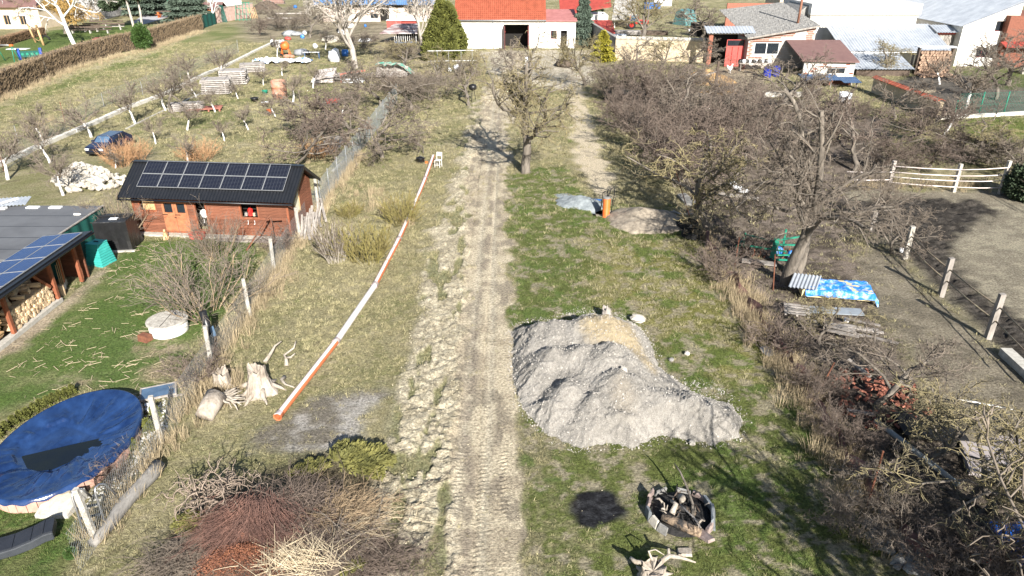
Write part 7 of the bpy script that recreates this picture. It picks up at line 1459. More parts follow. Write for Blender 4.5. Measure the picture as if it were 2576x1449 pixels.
for k, (u, v, r_) in enumerate([(1953, 640, .35), (1988, 652, .22)]): b = MB(); b.rock((0, 0, .25), (r_, r_, .32), random.Random(k + 4)); o = tag(b.build('blue_sack', M['brightblue'], None, True), ['blue foil bundle inside the green farm implement', 'small blue foil piece right behind the big trunk'][k], 'bundle'); o.location = G(u, v)
t = thing('cut_board', 'short brown board lying left of the big trunk', 'board', G(1915, 668)); MB().beam((-1.0, .4, .15), (.8, -.1, .12), .5, .08).build('board', M['greywood'], t)
p = G(2065, 755); t = thing('covered_stack', 'low stack covered with bright blue tarpaulin beside the big tree', 'stack', (p.x, p.y, 0), -.17)
MB().box(-1.0, 2.4, -.1, 1.25, .18, .62).build('stack_body', mat('yellow insulation', (.62, .52, .30), (.5, .42, .24), 3, .9), t); n1_, n2_ = 40, 22; GX, GY = np.meshgrid(np.linspace(-.15, 1, n1_), np.linspace(0, 1, n2_)); XX = -.4 + GX * 3.1 + .0; YY = -.35 + GY * 1.8; ZZ = .66 + (fbm(GX * 5 + 3, GY * 5, 2, 4) - .5) * .28 - .45 * sstep(GX, .9, 1.0) - .30 * sstep(.14 - GY, 0, .12) - .3 * sstep(GY, .9, 1.0); link('tarpaulin', grid_mesh('tarpaulin', XX, YY, ZZ), M['brightblue'], t)
corr('corrugated_sheet', M['metalroof'], t, (-1.75, -.2, .72), (1, -.12, 0), (.35, 1, .08), 1.35, 1.6, .18, .03)
t = thing('grey_board', 'flat blue grey board lying in front of the blue covered stack', 'board', G(2100, 785), -.12); MB().box(-1.3, 1.3, -.35, .35, .05, .1).build('board', mat('blue grey board', (.25, .28, .31), (.18, .2, .22), 3, .8), t)
t = thing('pallet', 'dark weathered pallet lying left of the grey board', 'pallet', G(2020, 785), -.3)
for i in range(5): MB().box(-.9, .3, -.6 + i * .25, -.46 + i * .25, .1, .13).build('slat', M['greywood'], t)
for i in range(3): MB().box(-.88 + i * .52, -.78 + i * .52, -.6, .5, .0, .098).build('block', M['greywood'], t)
p = G(2115, 830); t = thing('old_boards', 'heap of old grey boards under the yellow lichened tree', 'boards', p)
for i in range(12): a = -.5 + rr.uniform(-.15, .15); x, y = rr.uniform(-1.2, .8), rr.uniform(-.8, .6); MB().beam((x, y, .1 + i * .03), (x + 1.5 * math.cos(a), y + 1.5 * math.sin(a), .12 + i * .03), .16, .05).build('board', M['greywood'], t)
for k, (u, v, w_, l) in enumerate([(2128, 812, .14, 'white and red box on the grey board end'), (2109, 842, .1, 'white crumpled bag at the tree under the blue stack'), (2266, 635, .16, 'pale block beside the thin pale paddock post')]): t = thing('white_box', l, 'box', G(u, v), .4); b = MB(); b.rock((0, 0, w_), (w_, w_, w_), random.Random(k)); b.build('box', M['whitesheet'], t)
# rubble of bricks
t = thing('brick_rubble', 'heap of reddish brick rubble under the many stemmed tree', 'rubble', G(2215, 1010)); bm_ = MB().box(-.13, .13, -.06, .06, -.035, .035).mesh('brick'); bm_.materials.append(M['brick'])
for i in range(150): o = bpy.data.objects.new('brick', bm_); COL.objects.link(o); o.parent = t; a = rr.uniform(0, 6.28); q = rr.uniform(0, 1) ** .7; o.location = (q * math.cos(a) * 2.0, q * math.sin(a) * 2.3, .05 + .35 * (1 - q) + rr.uniform(0, .08)); o.rotation_euler = (rr.uniform(-.6, .6), rr.uniform(-.6, .6), rr.uniform(0, 6))
# mossy stones along the boundary
t = thing('stone_pile', 'line of mossy grey stones at the lower end of the field', 'stones', G(2240, 1370)); sm = []
for k in range(6): b = MB(); b.rock((0, 0, 0), (.2, .15, .11), random.Random(k + 50)); me = b.mesh('stone'); me.materials.append(M['stone']); sm.append(me)
for i in range(70):
    f = rr.random(); q = G(2205, 1310).lerp(G(2290, 1445), f) - G(2240, 1370); o = bpy.data.objects.new('stone', rr.choice(sm)); COL.objects.link(o); o.parent = t; s = rr.uniform(.5, 1.5); o.scale = (s, s, s); o.location = (q.x + rr.gauss(.1, .28), q.y + rr.gauss(0, .1), .06 + rr.uniform(0, .12)); o.rotation_euler = (rr.uniform(-.4, .4), rr.uniform(-.4, .4), rr.uniform(0, 6))
for k, (u, v, l) in enumerate([(2145, 1258, 'flat blue grey slab beside the red netting'), (1932, 888, 'pale blue grey stone at the field edge, half shaded'), (2208, 1360, 'big flat mossy slab left of the stone line')]): t = thing('flat_slab', l, 'slab', G(u, v), .8 + k); b = MB(); b.rock((0, 0, .08), (.5, .3, .1), random.Random(k + 9)); b.build('slab', M['slabg'], t)
# low red netting along the boundary
q_ = [G(*a) for a in [(1765,600),(1800,660),(1850,730),(1890,790),(1960,890),(2005,960),(2040,1030),(2075,1090),(2140,1190),(2190,1270),(2260,1360),(2330,1440)]]; V = []; ncol = 120
cum = [0]
for a, c in zip(q_, q_[1:]): cum.append(cum[-1] + (c - a).length)
for r_ in range(5):
    for i in range(ncol):
        s = cum[-1] * i / (ncol - 1); k = min(len(q_) - 2, max(j for j in range(len(cum)) if cum[j] <= s + 1e-6)); p = q_[k].lerp(q_[k + 1], (s - cum[k]) / max(1e-6, cum[k + 1] - cum[k])); V.append((p.x + .12 * math.sin(i * .7) + r_ * .05 + rr.uniform(-.04, .04), p.y + rr.uniform(-.04, .04), r_ * .13 * (1 + .3 * math.sin(i * .45))))
F = [(r_ * ncol + i, r_ * ncol + i + 1, (r_ + 1) * ncol + i + 1, (r_ + 1) * ncol + i) for r_ in range(4) for i in range(ncol - 1)]
tag(link('red_netting', np_mesh('red_netting', np.array(V), np.array(F)), mat('faded red netting', (.27, .13, .12), (.15, .09, .08), 3, .8)), 'crumpled faded red plastic netting between field and scrub', 'netting')
for k, (u, v, u2, v2, l) in enumerate([(2057,992,2099,912,'rusty leaning stake in the scrub beside the brick rubble'), (2177,1287,2222,1135,'long rusty leaning stake at the lower field edge'), (1848,670,1860,597,'thin rusty stake left of the green farm implement'), (1945,730,1950,640,'short rusty stake below the cut board'), (1735,545,1700,430,'thin dark stake in the thicket above the slab')]): p = G(u, v); e = W(u2, v2, p.y - .1) - p; t = thing('rusty_stake', l, 'stake', p); MB().tube([(0, 0, 0), e], .03, 6).build('stake', M['rust'], t)
p = G(2300, 1175); t = thing('lying_pipe', 'faded blue grey pipe lying in the dark scrub', 'pipe', p); a, c = G(2195, 1085) - p, G(2400, 1245) - p; MB().tube([a + Vector((0, 0, .5)), c + Vector((0, 0, .45))], .10, 10).build('pipe', mat('blue grey pipe', (.22, .27, .30), (.35, .34, .30), 3, .6), t, True)
a, c = G(2395, 1035), G(2545, 1058); t = thing('white_pole', 'thin white pole lying across the scrub at right', 'pole', a); MB().tube([(0, 0, .6), (c.x - a.x, c.y - a.y, .5)], .03, 6).build('pole', M['whitepaint'], t)
t = thing('grey_post_piece', 'short grey plank piece leaning in the scrub above the brick rubble', 'plank', G(2178, 955)); MB().beam((-.5, .8, .5), (.1, -.1, .2), .2, .06).build('plank', M['greywood'], t)
t = thing('white_board_piece', 'white board piece in front of the brick rubble', 'board', G(2165, 1055)); MB().beam((-.5, .2, .3), (.4, -.1, .3), .18, .05).build('board', M['greywood'], t)
# black sheet standing in for a dark shadowed pit
t = thing('pit_shade_sheet', 'black sheet standing in for the shadowed pit left of the concrete slab', 'sheet', G(2335, 1085), -.15); MB().box(-1.1, 1.1, -.7, .7, .1, .25).build('sheet', M['rubber'], t)
t = thing('concrete_plate', 'pinkish grey concrete plate in the scrub near the right edge', 'slab', G(2520, 1170), -.35); MB().box(-1.2, 1.6, -1.0, .8, 0, .2).build('plate', mat('pinkish concrete', (.36, .32, .31), (.28, .25, .24), 2, .9), t)
# blue sheet at the right bottom
p = G(2560, 1410); n1_ = 30; GX, GY = np.meshgrid(np.linspace(0, 1, n1_), np.linspace(0, 1, n1_)); o = tag(link('blue_cover', grid_mesh('blue_cover', GX * 2.6 - .5, GY * 2.4 - 1.4, .55 + (fbm(GX * 4, GY * 4, 2, 4) - .5) * .3), M['blueplain']), 'royal blue tarpaulin in the bottom right corner', 'tarpaulin'); o.location = p; md = o.modifiers.new('thick', 'SOLIDIFY'); md.thickness = .02
t = thing('covered_heap', 'dark heap under the royal blue tarpaulin', 'heap', p); MB().box(-.4, 2., -1.3, .9, 0, .4).build('body', M['darkwood'], t)
for k, (u, v, rz) in enumerate([(2455, 1432, .3)]): t = thing('red_white_tool', 'white and red tool lying before the royal blue tarpaulin', 'tool', G(u, v), rz); MB().beam((-.3, 0, .3), (.1, 0, .35), .05).build('handle', M['whitepaint'], t); MB().beam((.1, 0, .35), (.35, -.15, .35), .08).build('head', M['redpaint'], t)
# ------------------------------------------------------------------ BRUSH PILE in front
bc = G(680, 1360); t = mound('brush_heap', 690, 1385, 3.3, 2.3, 1.0, M['mound'], 'big heap of dead brushwood at the bottom left of the track', 'heap', 11)
def brush(name, u, v, n, L_, r_, m, label, dirf, spread, z0=.3, curl=.12, kseg=5, cat='branches', sub=3, sz=.5):
    r = np.random.RandomState(abs(hash(label)) % 1000 if 0 else len(label) * 7 + n); tm = TM(); 
    for i in range(n):
        p = np.array([r.randn() * spread[0], r.randn() * spread[1], z0 + abs(r.randn()) * spread[2]]); d = nrm(dirf(r, p)); q = [p]; l = L_ * r.uniform(.5, 1.2)
        for k in range(kseg): d = nrm(d + r.randn(3) * curl); q.append(q[-1] + d * l / kseg)
        q = np.array(q); q[:, 2] = np.maximum(q[:, 2], .05); rad = r_ * r.uniform(.6, 1.4); tm.tube(q, np.linspace(rad, rad * .35, kseg + 1), 4)
        for s in range(sub):
            k = r.randint(1, kseg); dd = nrm(d + r.randn(3) * .5); e = q[k] + dd * l * sz * r.uniform(.3, 1); tm.tube([q[k], (q[k] + e) / 2 + r.randn(3) * .02, e], [rad * .5, rad * .4, rad * .25], 3)
    o = tag(link(name, tm.mesh(name), m), label, cat); o.location = G(u, v); return o
brush('red_twigs', 655, 1365, 1700, 1.25, .006, M['twigred'], 'domed bundle of fine rust red twigs on the brush heap', lambda r, p: np.array([-.15 + p[0] * 1.1 + r.randn() * .35, -.7 + r.randn() * .35, -.45 - .3 * r.rand()]), (.40, .34, .16), 1.15, .13, sub=4)
mo = mound('rust_leaf_heap', 632, 1412, 1.2, 1.05, 1.15, mat('rust leaves', (.34, .14, .08), (.12, .06, .045), 5, .95, 1, 20), 'rust coloured leafy core under the fine red twigs', 'heap', 3)
ur = mat('rust leaf flecks', (.46, .20, .11), (.22, .09, .06), 5, .9, rnd=.3)
def f_(r, n):
    x = r.randn(n) * .5; y = r.randn(n) * .5; q = np.hypot(x, y); z = 1.15 * np.clip(1 - q / 1.35, 0, 1) ** .7 + r.randn(n) * .03 + .05; return np.stack([x * 1.36, y * .96, z], -1), np.stack([x, y - .6, np.ones(n) * .6], -1)
o = tag(link('rust_leaves', leaf_crown(9, f_, 13000, .026, 1.8), ur), 'rust orange dead foliage on the red twig bundle', 'foliage', kind='stuff'); o.location = G(625, 1452)
brush('vine_tangle', 560, 1295, 100, 1.7, .022, mat('vine wood', (.30, .24, .19), (.17, .13, .10), 3, .9), 'tangle of thick curling vines at the top left of the brush heap', lambda r, p: r.randn(3) * np.array([1, .8, .6]), (.55, .35, .25), .7, .8, 9, 'vines', 1, .3)
fl = lambda ax, ay, s: (lambda r, p: np.array([ax + r.randn() * s, ay + r.randn() * s, -.12 + r.randn() * .22]))
for nm_, u, v, n, L_, r_, m, lab, f, sp, z0, cu in [
 ('grey_branches', 850, 1335, 420, 1.1, .009, 'twigtan', 'grey brown bushy branches behind the middle of the brush heap', fl(.9, .35, .5), (.5, .3, .15), .6, .2),
 ('grey_branches', 750, 1320, 300, 1.0, .009, 'twigdark', 'dark purple grey branches on top of the brush heap', fl(.4, .5, .8), (.5, .3, .15), .95, .24),
 ('grey_branches', 470, 1430, 420, 1.0, .008, 'twig', 'flat dark branches at the left foot of the brush heap', fl(-.5, -.3, .8), (.5, .4, .12), .35, .24),
 ('grey_branches', 930, 1420, 520, 1.0, .008, 'twigdark', 'flat brown branches at the right foot of the brush heap', fl(.4, .0, .9), (.7, .4, .1), .2, .26),
 ('grey_branches', 800, 1400, 520, .9, .008, 'twigdark', 'brown branches between straw bundle and red twigs', fl(.2, .2, 1.), (.6, .45, .12), .65, .28),
 ('thick_sticks', 830, 1390, 60, 1.3, .020, 'bark', 'thicker sticks lying over the brown branches', fl(.5, .3, .7), (.8, .5, .12), .6, .1)]: brush(nm_, u, v, n, L_, r_, M[m], lab, f, sp, z0, cu, sub=5 if nm_[0] == 'g' else 2)
brush('straw_bundle', 760, 1480, 300, 1.15, .008, M['straw'], 'pale straw coloured reed bundle at the bottom edge of the brush heap', lambda r, p: np.array([-.5 + r.randn() * .6, .7 + r.randn() * .5, -.05 + r.randn() * .12]), (.55, .25, .08), .9, .04, 3, 'reeds', 0)
brush('straw_bundle', 880, 1370, 120, 1.1, .007, M['straw'], 'pale reed stalks fanning to the right on the brush heap', lambda r, p: np.array([.9 + r.randn() * .5, .5 + r.randn() * .7, .0 + r.randn() * .12]), (.35, .25, .08), .6, .06, 3, 'reeds', 0)
brush('long_stalks', 940, 1320, 12, 2.0, .014, M['straw'], 'single long pale stalks sticking out toward the track', lambda r, p: np.array([.8 + r.randn() * .5, .5 + r.randn() * .6, .05]), (.3, .3, .1), .25, .06, 5, 'stalks', 1)
brush('dark_branch', 985, 1265, 2, 2.2, .030, M['darkwood'], 'dark branch lying out over the spoil strip', lambda r, p: np.array([1., .55, .0]), (.05, .05, .02), .1, .05, 5, 'branch', 3)
def con_f(r, n):
    k = r.randint(0, 5, n); t_ = r.rand(n); a = np.array([.2, .7, 1.2, 1.75, 2.3])[k]; L_ = np.array([1.1, 1.3, 1.2, 1.0, 1.0])[k]; w_ = r.randn(n) * .16 * (1 - t_ * .5); x = np.cos(a) * t_ * L_ - np.sin(a) * w_; y = np.sin(a) * t_ * L_ + np.cos(a) * w_; return np.stack([x, y, .15 + .3 * (1 - t_) + .15 * r.rand(n)], -1), np.stack([np.cos(a), np.sin(a), np.full(n, .35)], -1)
for k, (u, v, s_, rz, l) in enumerate([(870, 1200, 1.25, -.5, 'green yellow cut conifer branch behind the brush heap'), (780, 1215, .7, .6, 'smaller cut conifer branch in the shade of the brush heap'), (500, 1330, .6, 2.2, 'yellow green conifer piece at the left of the brush heap'), (900, 1455, .45, 1., 'yellowish conifer twig at the bottom edge')]): o = tag(link('conifer_branch', leaf_crown(20 + k, con_f, int(5200 * s_), .075, 1.7), M['deadcon']), l, 'branch'); o.location = G(u, v) + Vector((0, 0, .15)); o.scale = (s_, s_, s_); o.rotation_euler.z = rz
# fallen shadow casting vines right of pool: small dead shrub at the pool
plant('dead_shrub', 'bramble', 285, 1215, h=1.0, label='reddish dry shrub at the pool rim by the ladder post', cat='bush', rz=1, wide=.9)
for k, (u, v, l) in enumerate([(180, 1400, 'low leafy weeds with green leaves under the pool ladder')]): plant('weed_clump', 'ivy', u, v, h=.35, label=l, cat='plant', wide=1.6)
# ------------------------------------------------------------------ ORCHARD GOODS
rr = random.Random(31)
def stack(u, v, L_, D2, H2, label, m='greywood', rz=0, lay_=7, n=5):
    t = thing('plank_stack', label, 'planks', G(u, v), rz)
    for k in range(lay_):
        z = .1 + k * H2 / lay_
        for j in range(n): o = MB().box(-L_ / 2 + rr.uniform(-.12, .12), L_ / 2 + rr.uniform(-.12, .12), -D2 / 2 + j * D2 / n, -D2 / 2 + (j + .9) * D2 / n, z, z + H2 / lay_ * .62).build('plank', M[m], t)
        for x in (-L_ * .35, L_ * .35): MB().box(x - .06, x + .06, -D2 / 2 - .02, D2 / 2 + .02, z + H2 / lay_ * .64, z + H2 / lay_ * .98).build('spacer', M[m], t)
gp = M['greywood']; M['palewood'] = mat('pale grey planks', (.42, .39, .36), (.20, .18, .165), 3, .9, .4, 14, rnd=.2)
stack(549, 234, 3.2, 2.6, 1.7, 'large plank stack in the orchard, nearest of the two', 'palewood', .2, 8, 5); stack(591, 210, 3.2, 2.6, 1.7, 'second plank stack right behind the larger one', 'palewood', .2, 7, 5)
stack(472, 278, 3.4, 1.6, .8, 'low pile of pale planks beside the thick leaning trunk', 'palewood', .25, 4, 4); stack(637, 180, 3.2, 2.2, 1.1, 'far plank stack near the white kerb', 'palewood', .3, 5, 4)
M['redplank'] = mat('red brown pallet wood', (.36, .14, .10), (.22, .09, .07), 3, .8)
t = thing('red_pallet', 'red brown pallet lying right of the low plank pile', 'pallet', G(515, 278), .25)
for i in range(7): MB().box(-1.8, 1.8, -.9 + i * .28, -.72 + i * .28, .25, .31).build('slat', M['redplank'], t)
for i in range(4): MB().box(-1.75 + i * 1.1, -1.6 + i * 1.1, -.9, .95, .0, .248).build('bearer', M['redplank'], t)
p = G(705, 247); t = thing('rusty_drum', 'rusty peeling steel drum standing on the orchard grass', 'drum', p); MB().lathe([(.85, 0), (.85, .55), (.9, .58), (.85, .62), (.86, 1.3), (.9, 1.33), (.86, 1.38), (.85, 2.0), (.8, 2.05), (.75, 2.0), (.75, 1.9)], 22).build('body', M['rusto'], t, True)
for k, (u, v, r_, m, nm, cat, l) in enumerate([(667, 236, .35, 'greenpaint', 'basin', 'basin', 'bright green basin on the orchard grass'), (670, 258, .0, 'whitesheet', 'white_board', 'board', 'small white board below the green basin'), (641, 255, .45, 'blackp', 'bucket', 'bucket', 'black buckets standing on the orchard grass'), (679, 285, .3, 'orange', 'basin', 'basin', 'flat orange piece in the grass below the drum')]):
    t = thing(nm, l, cat, G(u, v))
    if r_: MB().lathe([(r_ * .6, 0), (r_, .35), (r_ * 1.05, .42), (r_ * .85, .42), (r_ * .6, .12)], 16).build('body', M[m], t, True)
    else: MB().box(-.5, .5, -.3, .3, .02, .1).build('board', M[m], t)
p = G(838, 268); t = thing('wheelbarrow', 'red wheelbarrow tub leaning at the limed fruit tree', 'wheelbarrow', p, .3); b = MB(); b.hexa([(-.55, -.3, .35), (.5, -.3, .45), (.5, .3, .45), (-.55, .3, .35), (-.8, -.5, .85), (.8, -.5, .8), (.8, .5, .8), (-.8, .5, .85)]); b.build('tub', M['redtr'], t); MB().tube([(.7, -.06, .25), (.7, .06, .25)], .25, 14).build('wheel', M['rubber'], t)
for s in (-.3, .3): MB().beam((.7, s * .3, .25), (-1.1, s, .6), .05).build('handle', M['steel'], t); MB().beam((-.4, s, .45), (-.45, s, 0), .05).build('leg', M['steel'], t)
# rubbish corner
p = G(712, 160); GX, GY = np.meshgrid(np.linspace(0, 1, 46), np.linspace(0, 1, 20)); X2 = (GX - .5) * 8.2; Y2 = (GY - .5) * 3.2 + .8 * np.sin(GX * 3.1); o = tag(link('blue_white_tarp', grid_mesh('blue_white_tarp', X2, Y2, .35 + (fbm(GX * 8, GY * 4, 1.5, 4) - .5) * 1.1 + .3 * np.abs(GX - .5)), mat('blue and white tarp', (.80, .82, .84), (.03, .2, .6), 1.1, .5, .4, 5, sharp=(.40, .44))), 'crumpled blue and white tarpaulin on the orchard grass', 'tarpaulin'); o.location = p
M['orange2'] = M['orange']
p = G(720, 142); t = thing('cement_mixer', 'orange cement mixer in the rubbish corner', 'cement mixer', p); b = MB(); b.lathe([(.3, 0), (.65, .3), (.7, .8), (.35, 1.25), (.3, 1.25), (.3, 1.0)], 18, (0, 0, 1.0)); b.build('drum', M['orange'], t, True)
for s in (-.7, .7): MB().beam((s, -.5, 0), (s * .6, 0, 1.5), .1).build('leg', M['orange'], t); MB().beam((s, .6, 0), (s * .6, 0, 1.5), .1).build('leg', M['orange'], t)
MB().box(-.95, -.6, -.2, .2, .8, 1.3).build('motor_box', M['rubber'], t); MB().tube([(-.6, -.5, .25), (-.6, -.4, .25)], .25, 12).build('wheel', M['rubber'], t)
for k, (u, v, rx, rz_, m, l) in enumerate([(751, 138, 2.2, .9, 'greysheet', 'heap of grey plastic sheeting right of the cement mixer'), (845, 156, 1.4, 1.9, 'whitesheet', 'white sheet draped over something left of the forked tree'), (740, 90, 2.6, .9, 'greysheet', 'grey and white sheet heap in the rubbish corner'), (760, 96, 1.0, .7, 'brightblue', 'blue foil heap in the rubbish corner'), (920, 106, 2.0, .6, 'whitesheet', 'white sheet lying right of the forked tree'), (862, 85, 2.0, .8, 'whitesheet', 'white bags heap behind the forked tree'), (878, 70, 1.6, 1.0, 'whitesheet', 'white foil bundle before the barn'), (830, 105, 2.6, 1.0, 'stoneW', 'pale rubble heap left of the forked tree'), (724, 100, 1.1, .5, 'redpaint', 'flat dark red piece left of the sheet heap'), (730, 145, 1.2, .5, 'rusto', 'rust brown scrap beside the cement mixer'), (872, 78, .5, .7, 'greenpaint', 'green can among the white bags'), (919, 68, .6, .6, 'blueitem', 'blue bag before the barn wall'), (746, 20, 1.0, .8, 'blueitem', 'blue barrel near the wood piles at top left'), (1150, 176, 1.0, .9, 'whitesheet', 'white bag right of the metal rails at the thuja'), (1135, 180, .7, .6, 'whitesheet', 'second white bag below the metal rails'), (1622, 150, 1.4, 1.2, 'whitesheet', 'white round sheet heap against the earthen wall'), (1425, 168, 2.2, 1.0, 'mound', 'dark twig heap in the gate yard right of the track')]):
    t = thing('rubbish_heap' if rx > 1 else 'rubbish_bag', l, 'rubbish', G(u, v), rr.uniform(0, 3)); b = MB(); q = random.Random(k + 70)
    for j in range(4 if rx > 1 else 1): b.rock((q.uniform(-.4, .4) * rx, q.uniform(-.3, .3) * rx, rz_ * .4), (rx * .55, rx * .45, rz_ * q.uniform(.5, .8)), q)
    b.build('heap', M[m], t, m not in ('stoneW',))
for k, (u, v, m) in enumerate([(686,112,'whitepaint'),(697,113,'whitepaint'),(705,112,'whitepaint'),(712,112,'whitepaint'),(793,122,'whitepaint'),(768,88,'whitepaint'),(687,118,'blackp'),(775,140,'blackp'),(853,82,'blackp'),(700,122,'whitepaint')]): t = thing('rubbish_bag', ['first white bag of the row by the kerb end','second white bag of the row by the kerb end','third white bag of the row by the kerb end','fourth white bag of the row by the kerb end','white bag standing alone left of the rubble heap','white bag at the stake above the sheet heap','black bag in front of the white bag row','black box right of the cement mixer','black bag among the white foil behind the forked tree','small white bag below the bag row'][k], 'bag', G(u, v)); b = MB(); b.rock((0, 0, .4), (.5, .45, .5), random.Random(k)); b.build('bag', M[m], t, True)
t = thing('work_table', 'pale blue table with thin legs right of the black box', 'table', G(786, 148)); MB().box(-1.2, 1.2, -.3, .3, .95, 1.03).build('table_top', M['whitepaint'], t)
for x in (-1.1, 1.1): MB().box(x - .05, x + .05, -.2, .2, 0, .95).build('leg', M['bluesheet'], t)
t = thing('blue_barrel', 'blue barrel in the shadow left of the forked tree', 'barrel', G(869, 142)); MB().lathe([(.5, 0), (.55, .4), (.5, 1.0), (.4, 1.05)], 16).build('body', M['blueitem'], t, True)
t = thing('plank_heap', 'collapsed heap of boards with a red beam in front of the forked tree', 'boards', G(862, 205))
for i in range(26): a = rr.uniform(-.5, .6); x, y = rr.uniform(-3.4, 1.6), rr.uniform(-1.5, 2); MB().beam((x, y, .2 + rr.uniform(0, .8)), (x + 3 * math.cos(a), y + 2.5 * math.sin(a), .3 + rr.uniform(0, .9)), rr.uniform(.2, .5), .06).build('board', M['palewood' if i % 3 else 'greywood'], t)
MB().beam((.0, -1.2, 1.1), (3.2, -.6, 1.5), .2, .2).build('red_beam', M['redplank'], t); MB().beam((.1, -1.2, 0), (.1, -1.2, 1.1), .15).build('red_beam', M['redplank'], t); MB().hexa([(-3.8, -1.5, .1), (-.9, -1.5, .1), (-.9, .4, .1), (-3.8, .4, .1), (-3.6, -1.3, .6), (-.9, -1.4, .6), (-.9, 1.3, 1.6), (-3.3, 1.2, 1.3)]).build('fibre_sheet', mat('fibre cement', (.50, .45, .42), (.38, .34, .31), 2, .9), t); MB().box(.3, 2.9, -1.6, .0, .1, .5).build('white_sheet', M['whitesheet'], t)
p = G(985, 195); t = thing('net_covered_stack', 'stack of grey wood partly under green netting', 'stack', p)
for i in range(9): MB().beam((-2, -.8 + i * .2, .3 + i * .12), (2.2, -.6 + i * .2, .3 + i * .12), .25, .1).build('plank', M['palewood'], t)
GX, GY = np.meshgrid(np.linspace(0, 1, 30), np.linspace(0, 1, 14)); link('green_net', grid_mesh('green_net', (GX - .4) * 5, (GY - .2) * 2.2, 1.5 - 1.2 * sstep(GX, .6, 1) + (fbm(GX * 6, GY * 3, 2, 3) - .5) * .5 + .2), mat('torn green net', (.08, .30, .22), (.34, .30, .25), 1.6, .8, sharp=(.45, .55)), t)
t = thing('metal_rack', 'thin white metal rails in front of the thuja', 'rack', G(1140, 172))
for z in (1.0, 2.4): MB().tube([(-3.6, 0, z), (3.6, 0, z + .1)], .05, 6).build('rail', M['whitepaint'], t)
for x in (-2.2, -.6, 1.2, 2.8): MB().tube([(x, 0, 0), (x, 0, 3.0 if x > 2 else 2.4)], .045, 6).build('upright', M['steel'], t)
t = thing('white_marker_post', 'white post with grey top standing in the gate yard', 'post', G(1325, 186)); MB().lathe([(.35, 0), (.33, 1.3), (.28, 1.35), (.28, 2.2), (.2, 2.25)], 14).build('body', M['whitepaint'], t, True)
t = thing('kettle_grill', 'small black round grill left of the track before the yard', 'grill', G(1190, 255)); MB().lathe([(.1, 1.2), (.4, 1.35), (.5, 1.6), (.4, 1.85), (.1, 1.95)], 16).build('bowl', M['blackp'], t, True)
for a in (0, 2.1, 4.2): MB().tube([(.15 * math.cos(a), .15 * math.sin(a), 1.25), (.3 * math.cos(a), .3 * math.sin(a), 0)], .03, 6).build('leg', M['rubber'], t)
# white rubble heap
t = thing('white_rubble_heap', 'heap of white rubble stones left of the timber shed', 'stones', G(200, 462)); wm = []
for k in range(7): b = MB(); b.rock((0, 0, 0), (.3, .22, .18), random.Random(k + 150)); me = b.mesh('stone'); me.materials.append(M['stoneW']); wm.append(me)
for i in range(290):
    a = rr.uniform(0, 6.28); q = rr.random() ** .6; x, y = q * math.cos(a), q * math.sin(a); big = i < 190
    o = bpy.data.objects.new('stone', rr.choice(wm)); COL.objects.link(o); o.parent = t; s = rr.uniform(.5, 1.25)
    if big: X3, Y3, Z3 = -.6 + x * 1.7, 1.2 + y * 2.2, 1.0 * (1 - q) + .12
    else: X3, Y3, Z3 = 1.3 + x * 2.4, -.3 + y * 2.2, .15 + .2 * (1 - q)
    o.location = (X3, Y3, Z3 + rr.uniform(0, .1)); o.scale = (s, s, s); o.rotation_euler = (rr.uniform(-.6, .6), rr.uniform(-.6, .6), rr.uniform(0, 6))
# ------------------------------------------------------------------ CAR
p = G(262, 392); t = thing('parked_car', 'dark blue estate car half hidden by tan reeds', 'car', (p.x - .2, p.y + 1.6, 0), R(84)); 
prof = [(-2.1, .35), (-2.15, .7), (-2.0, .85), (-1.05, 1.0), (-.45, 1.42), (1.35, 1.46), (1.95, 1.05), (2.15, .95), (2.15, .4), (1.9, .25), (-1.9, .25)]
b = MB(); K = len(prof); vs = []
for s, sh_ in ((-1, 1), (1, 1)):
    for x, z in prof: w_ = .86 if z < 1.02 else .66; vs.append((x, s * w_, z))
b.add(vs, [tuple(range(K - 1, -1, -1)), tuple(range(K, 2 * K))] + [(i, (i + 1) % K, K + (i + 1) % K, K + i) for i in range(K)]); b.build('body', M['carblue'], t, bevel=.05)
MB().hexa([(-1.03, -.62, 1.02), (-.98, -.62, 1.0), (-.98, .62, 1.0), (-1.03, .62, 1.02), (-.5, -.57, 1.40), (-.46, -.57, 1.40), (-.46, .57, 1.40), (-.5, .57, 1.40)]).build('windscreen', M['paleglass'], t)
for s in (-1, 1):
    for xa, xb in ((-.35, .4), (.48, 1.2)): MB().hexa([(xa, s * .78 - .01, 1.02), (xb, s * .78 - .01, 1.02), (xb, s * .78 + .01, 1.02), (xa, s * .78 + .01, 1.02), (xa + .05, s * .69 - .01, 1.36), (xb - .05, s * .69 - .01, 1.36), (xb - .05, s * .69 + .01, 1.36), (xa + .05, s * .69 + .01, 1.36)]).build('side_window', M['glass'], t)
    MB().box(-2.17, -2.08, s * .62 - .2, s * .62 + .2, .58, .76).build('headlight', M['lampglass'], t, bevel=.02); MB().box(-.85, -.7, s * .95 - .08, s * .95 + .08, 1.0, 1.12).build('mirror', M['carblue'], t)
    for x in (-1.35, 1.35):
        wl_ = MB(); wl_.tube([(x, s * .72, .31), (x, s * .9, .31)], .31, 18); w_ = wl_.build('tyre', M['rubber'], t, False); MB().tube([(x, s * .89, .31), (x, s * .91, .31)], .18, 12).build('rim', M['steel'], w_)
MB().box(-2.2, -2.05, -.75, .75, .28, .5).build('bumper', M['blackp'], t, bevel=.03); MB().box(-2.185, -2.15, -.45, .45, .6, .74).build('grille', M['rubber'], t)
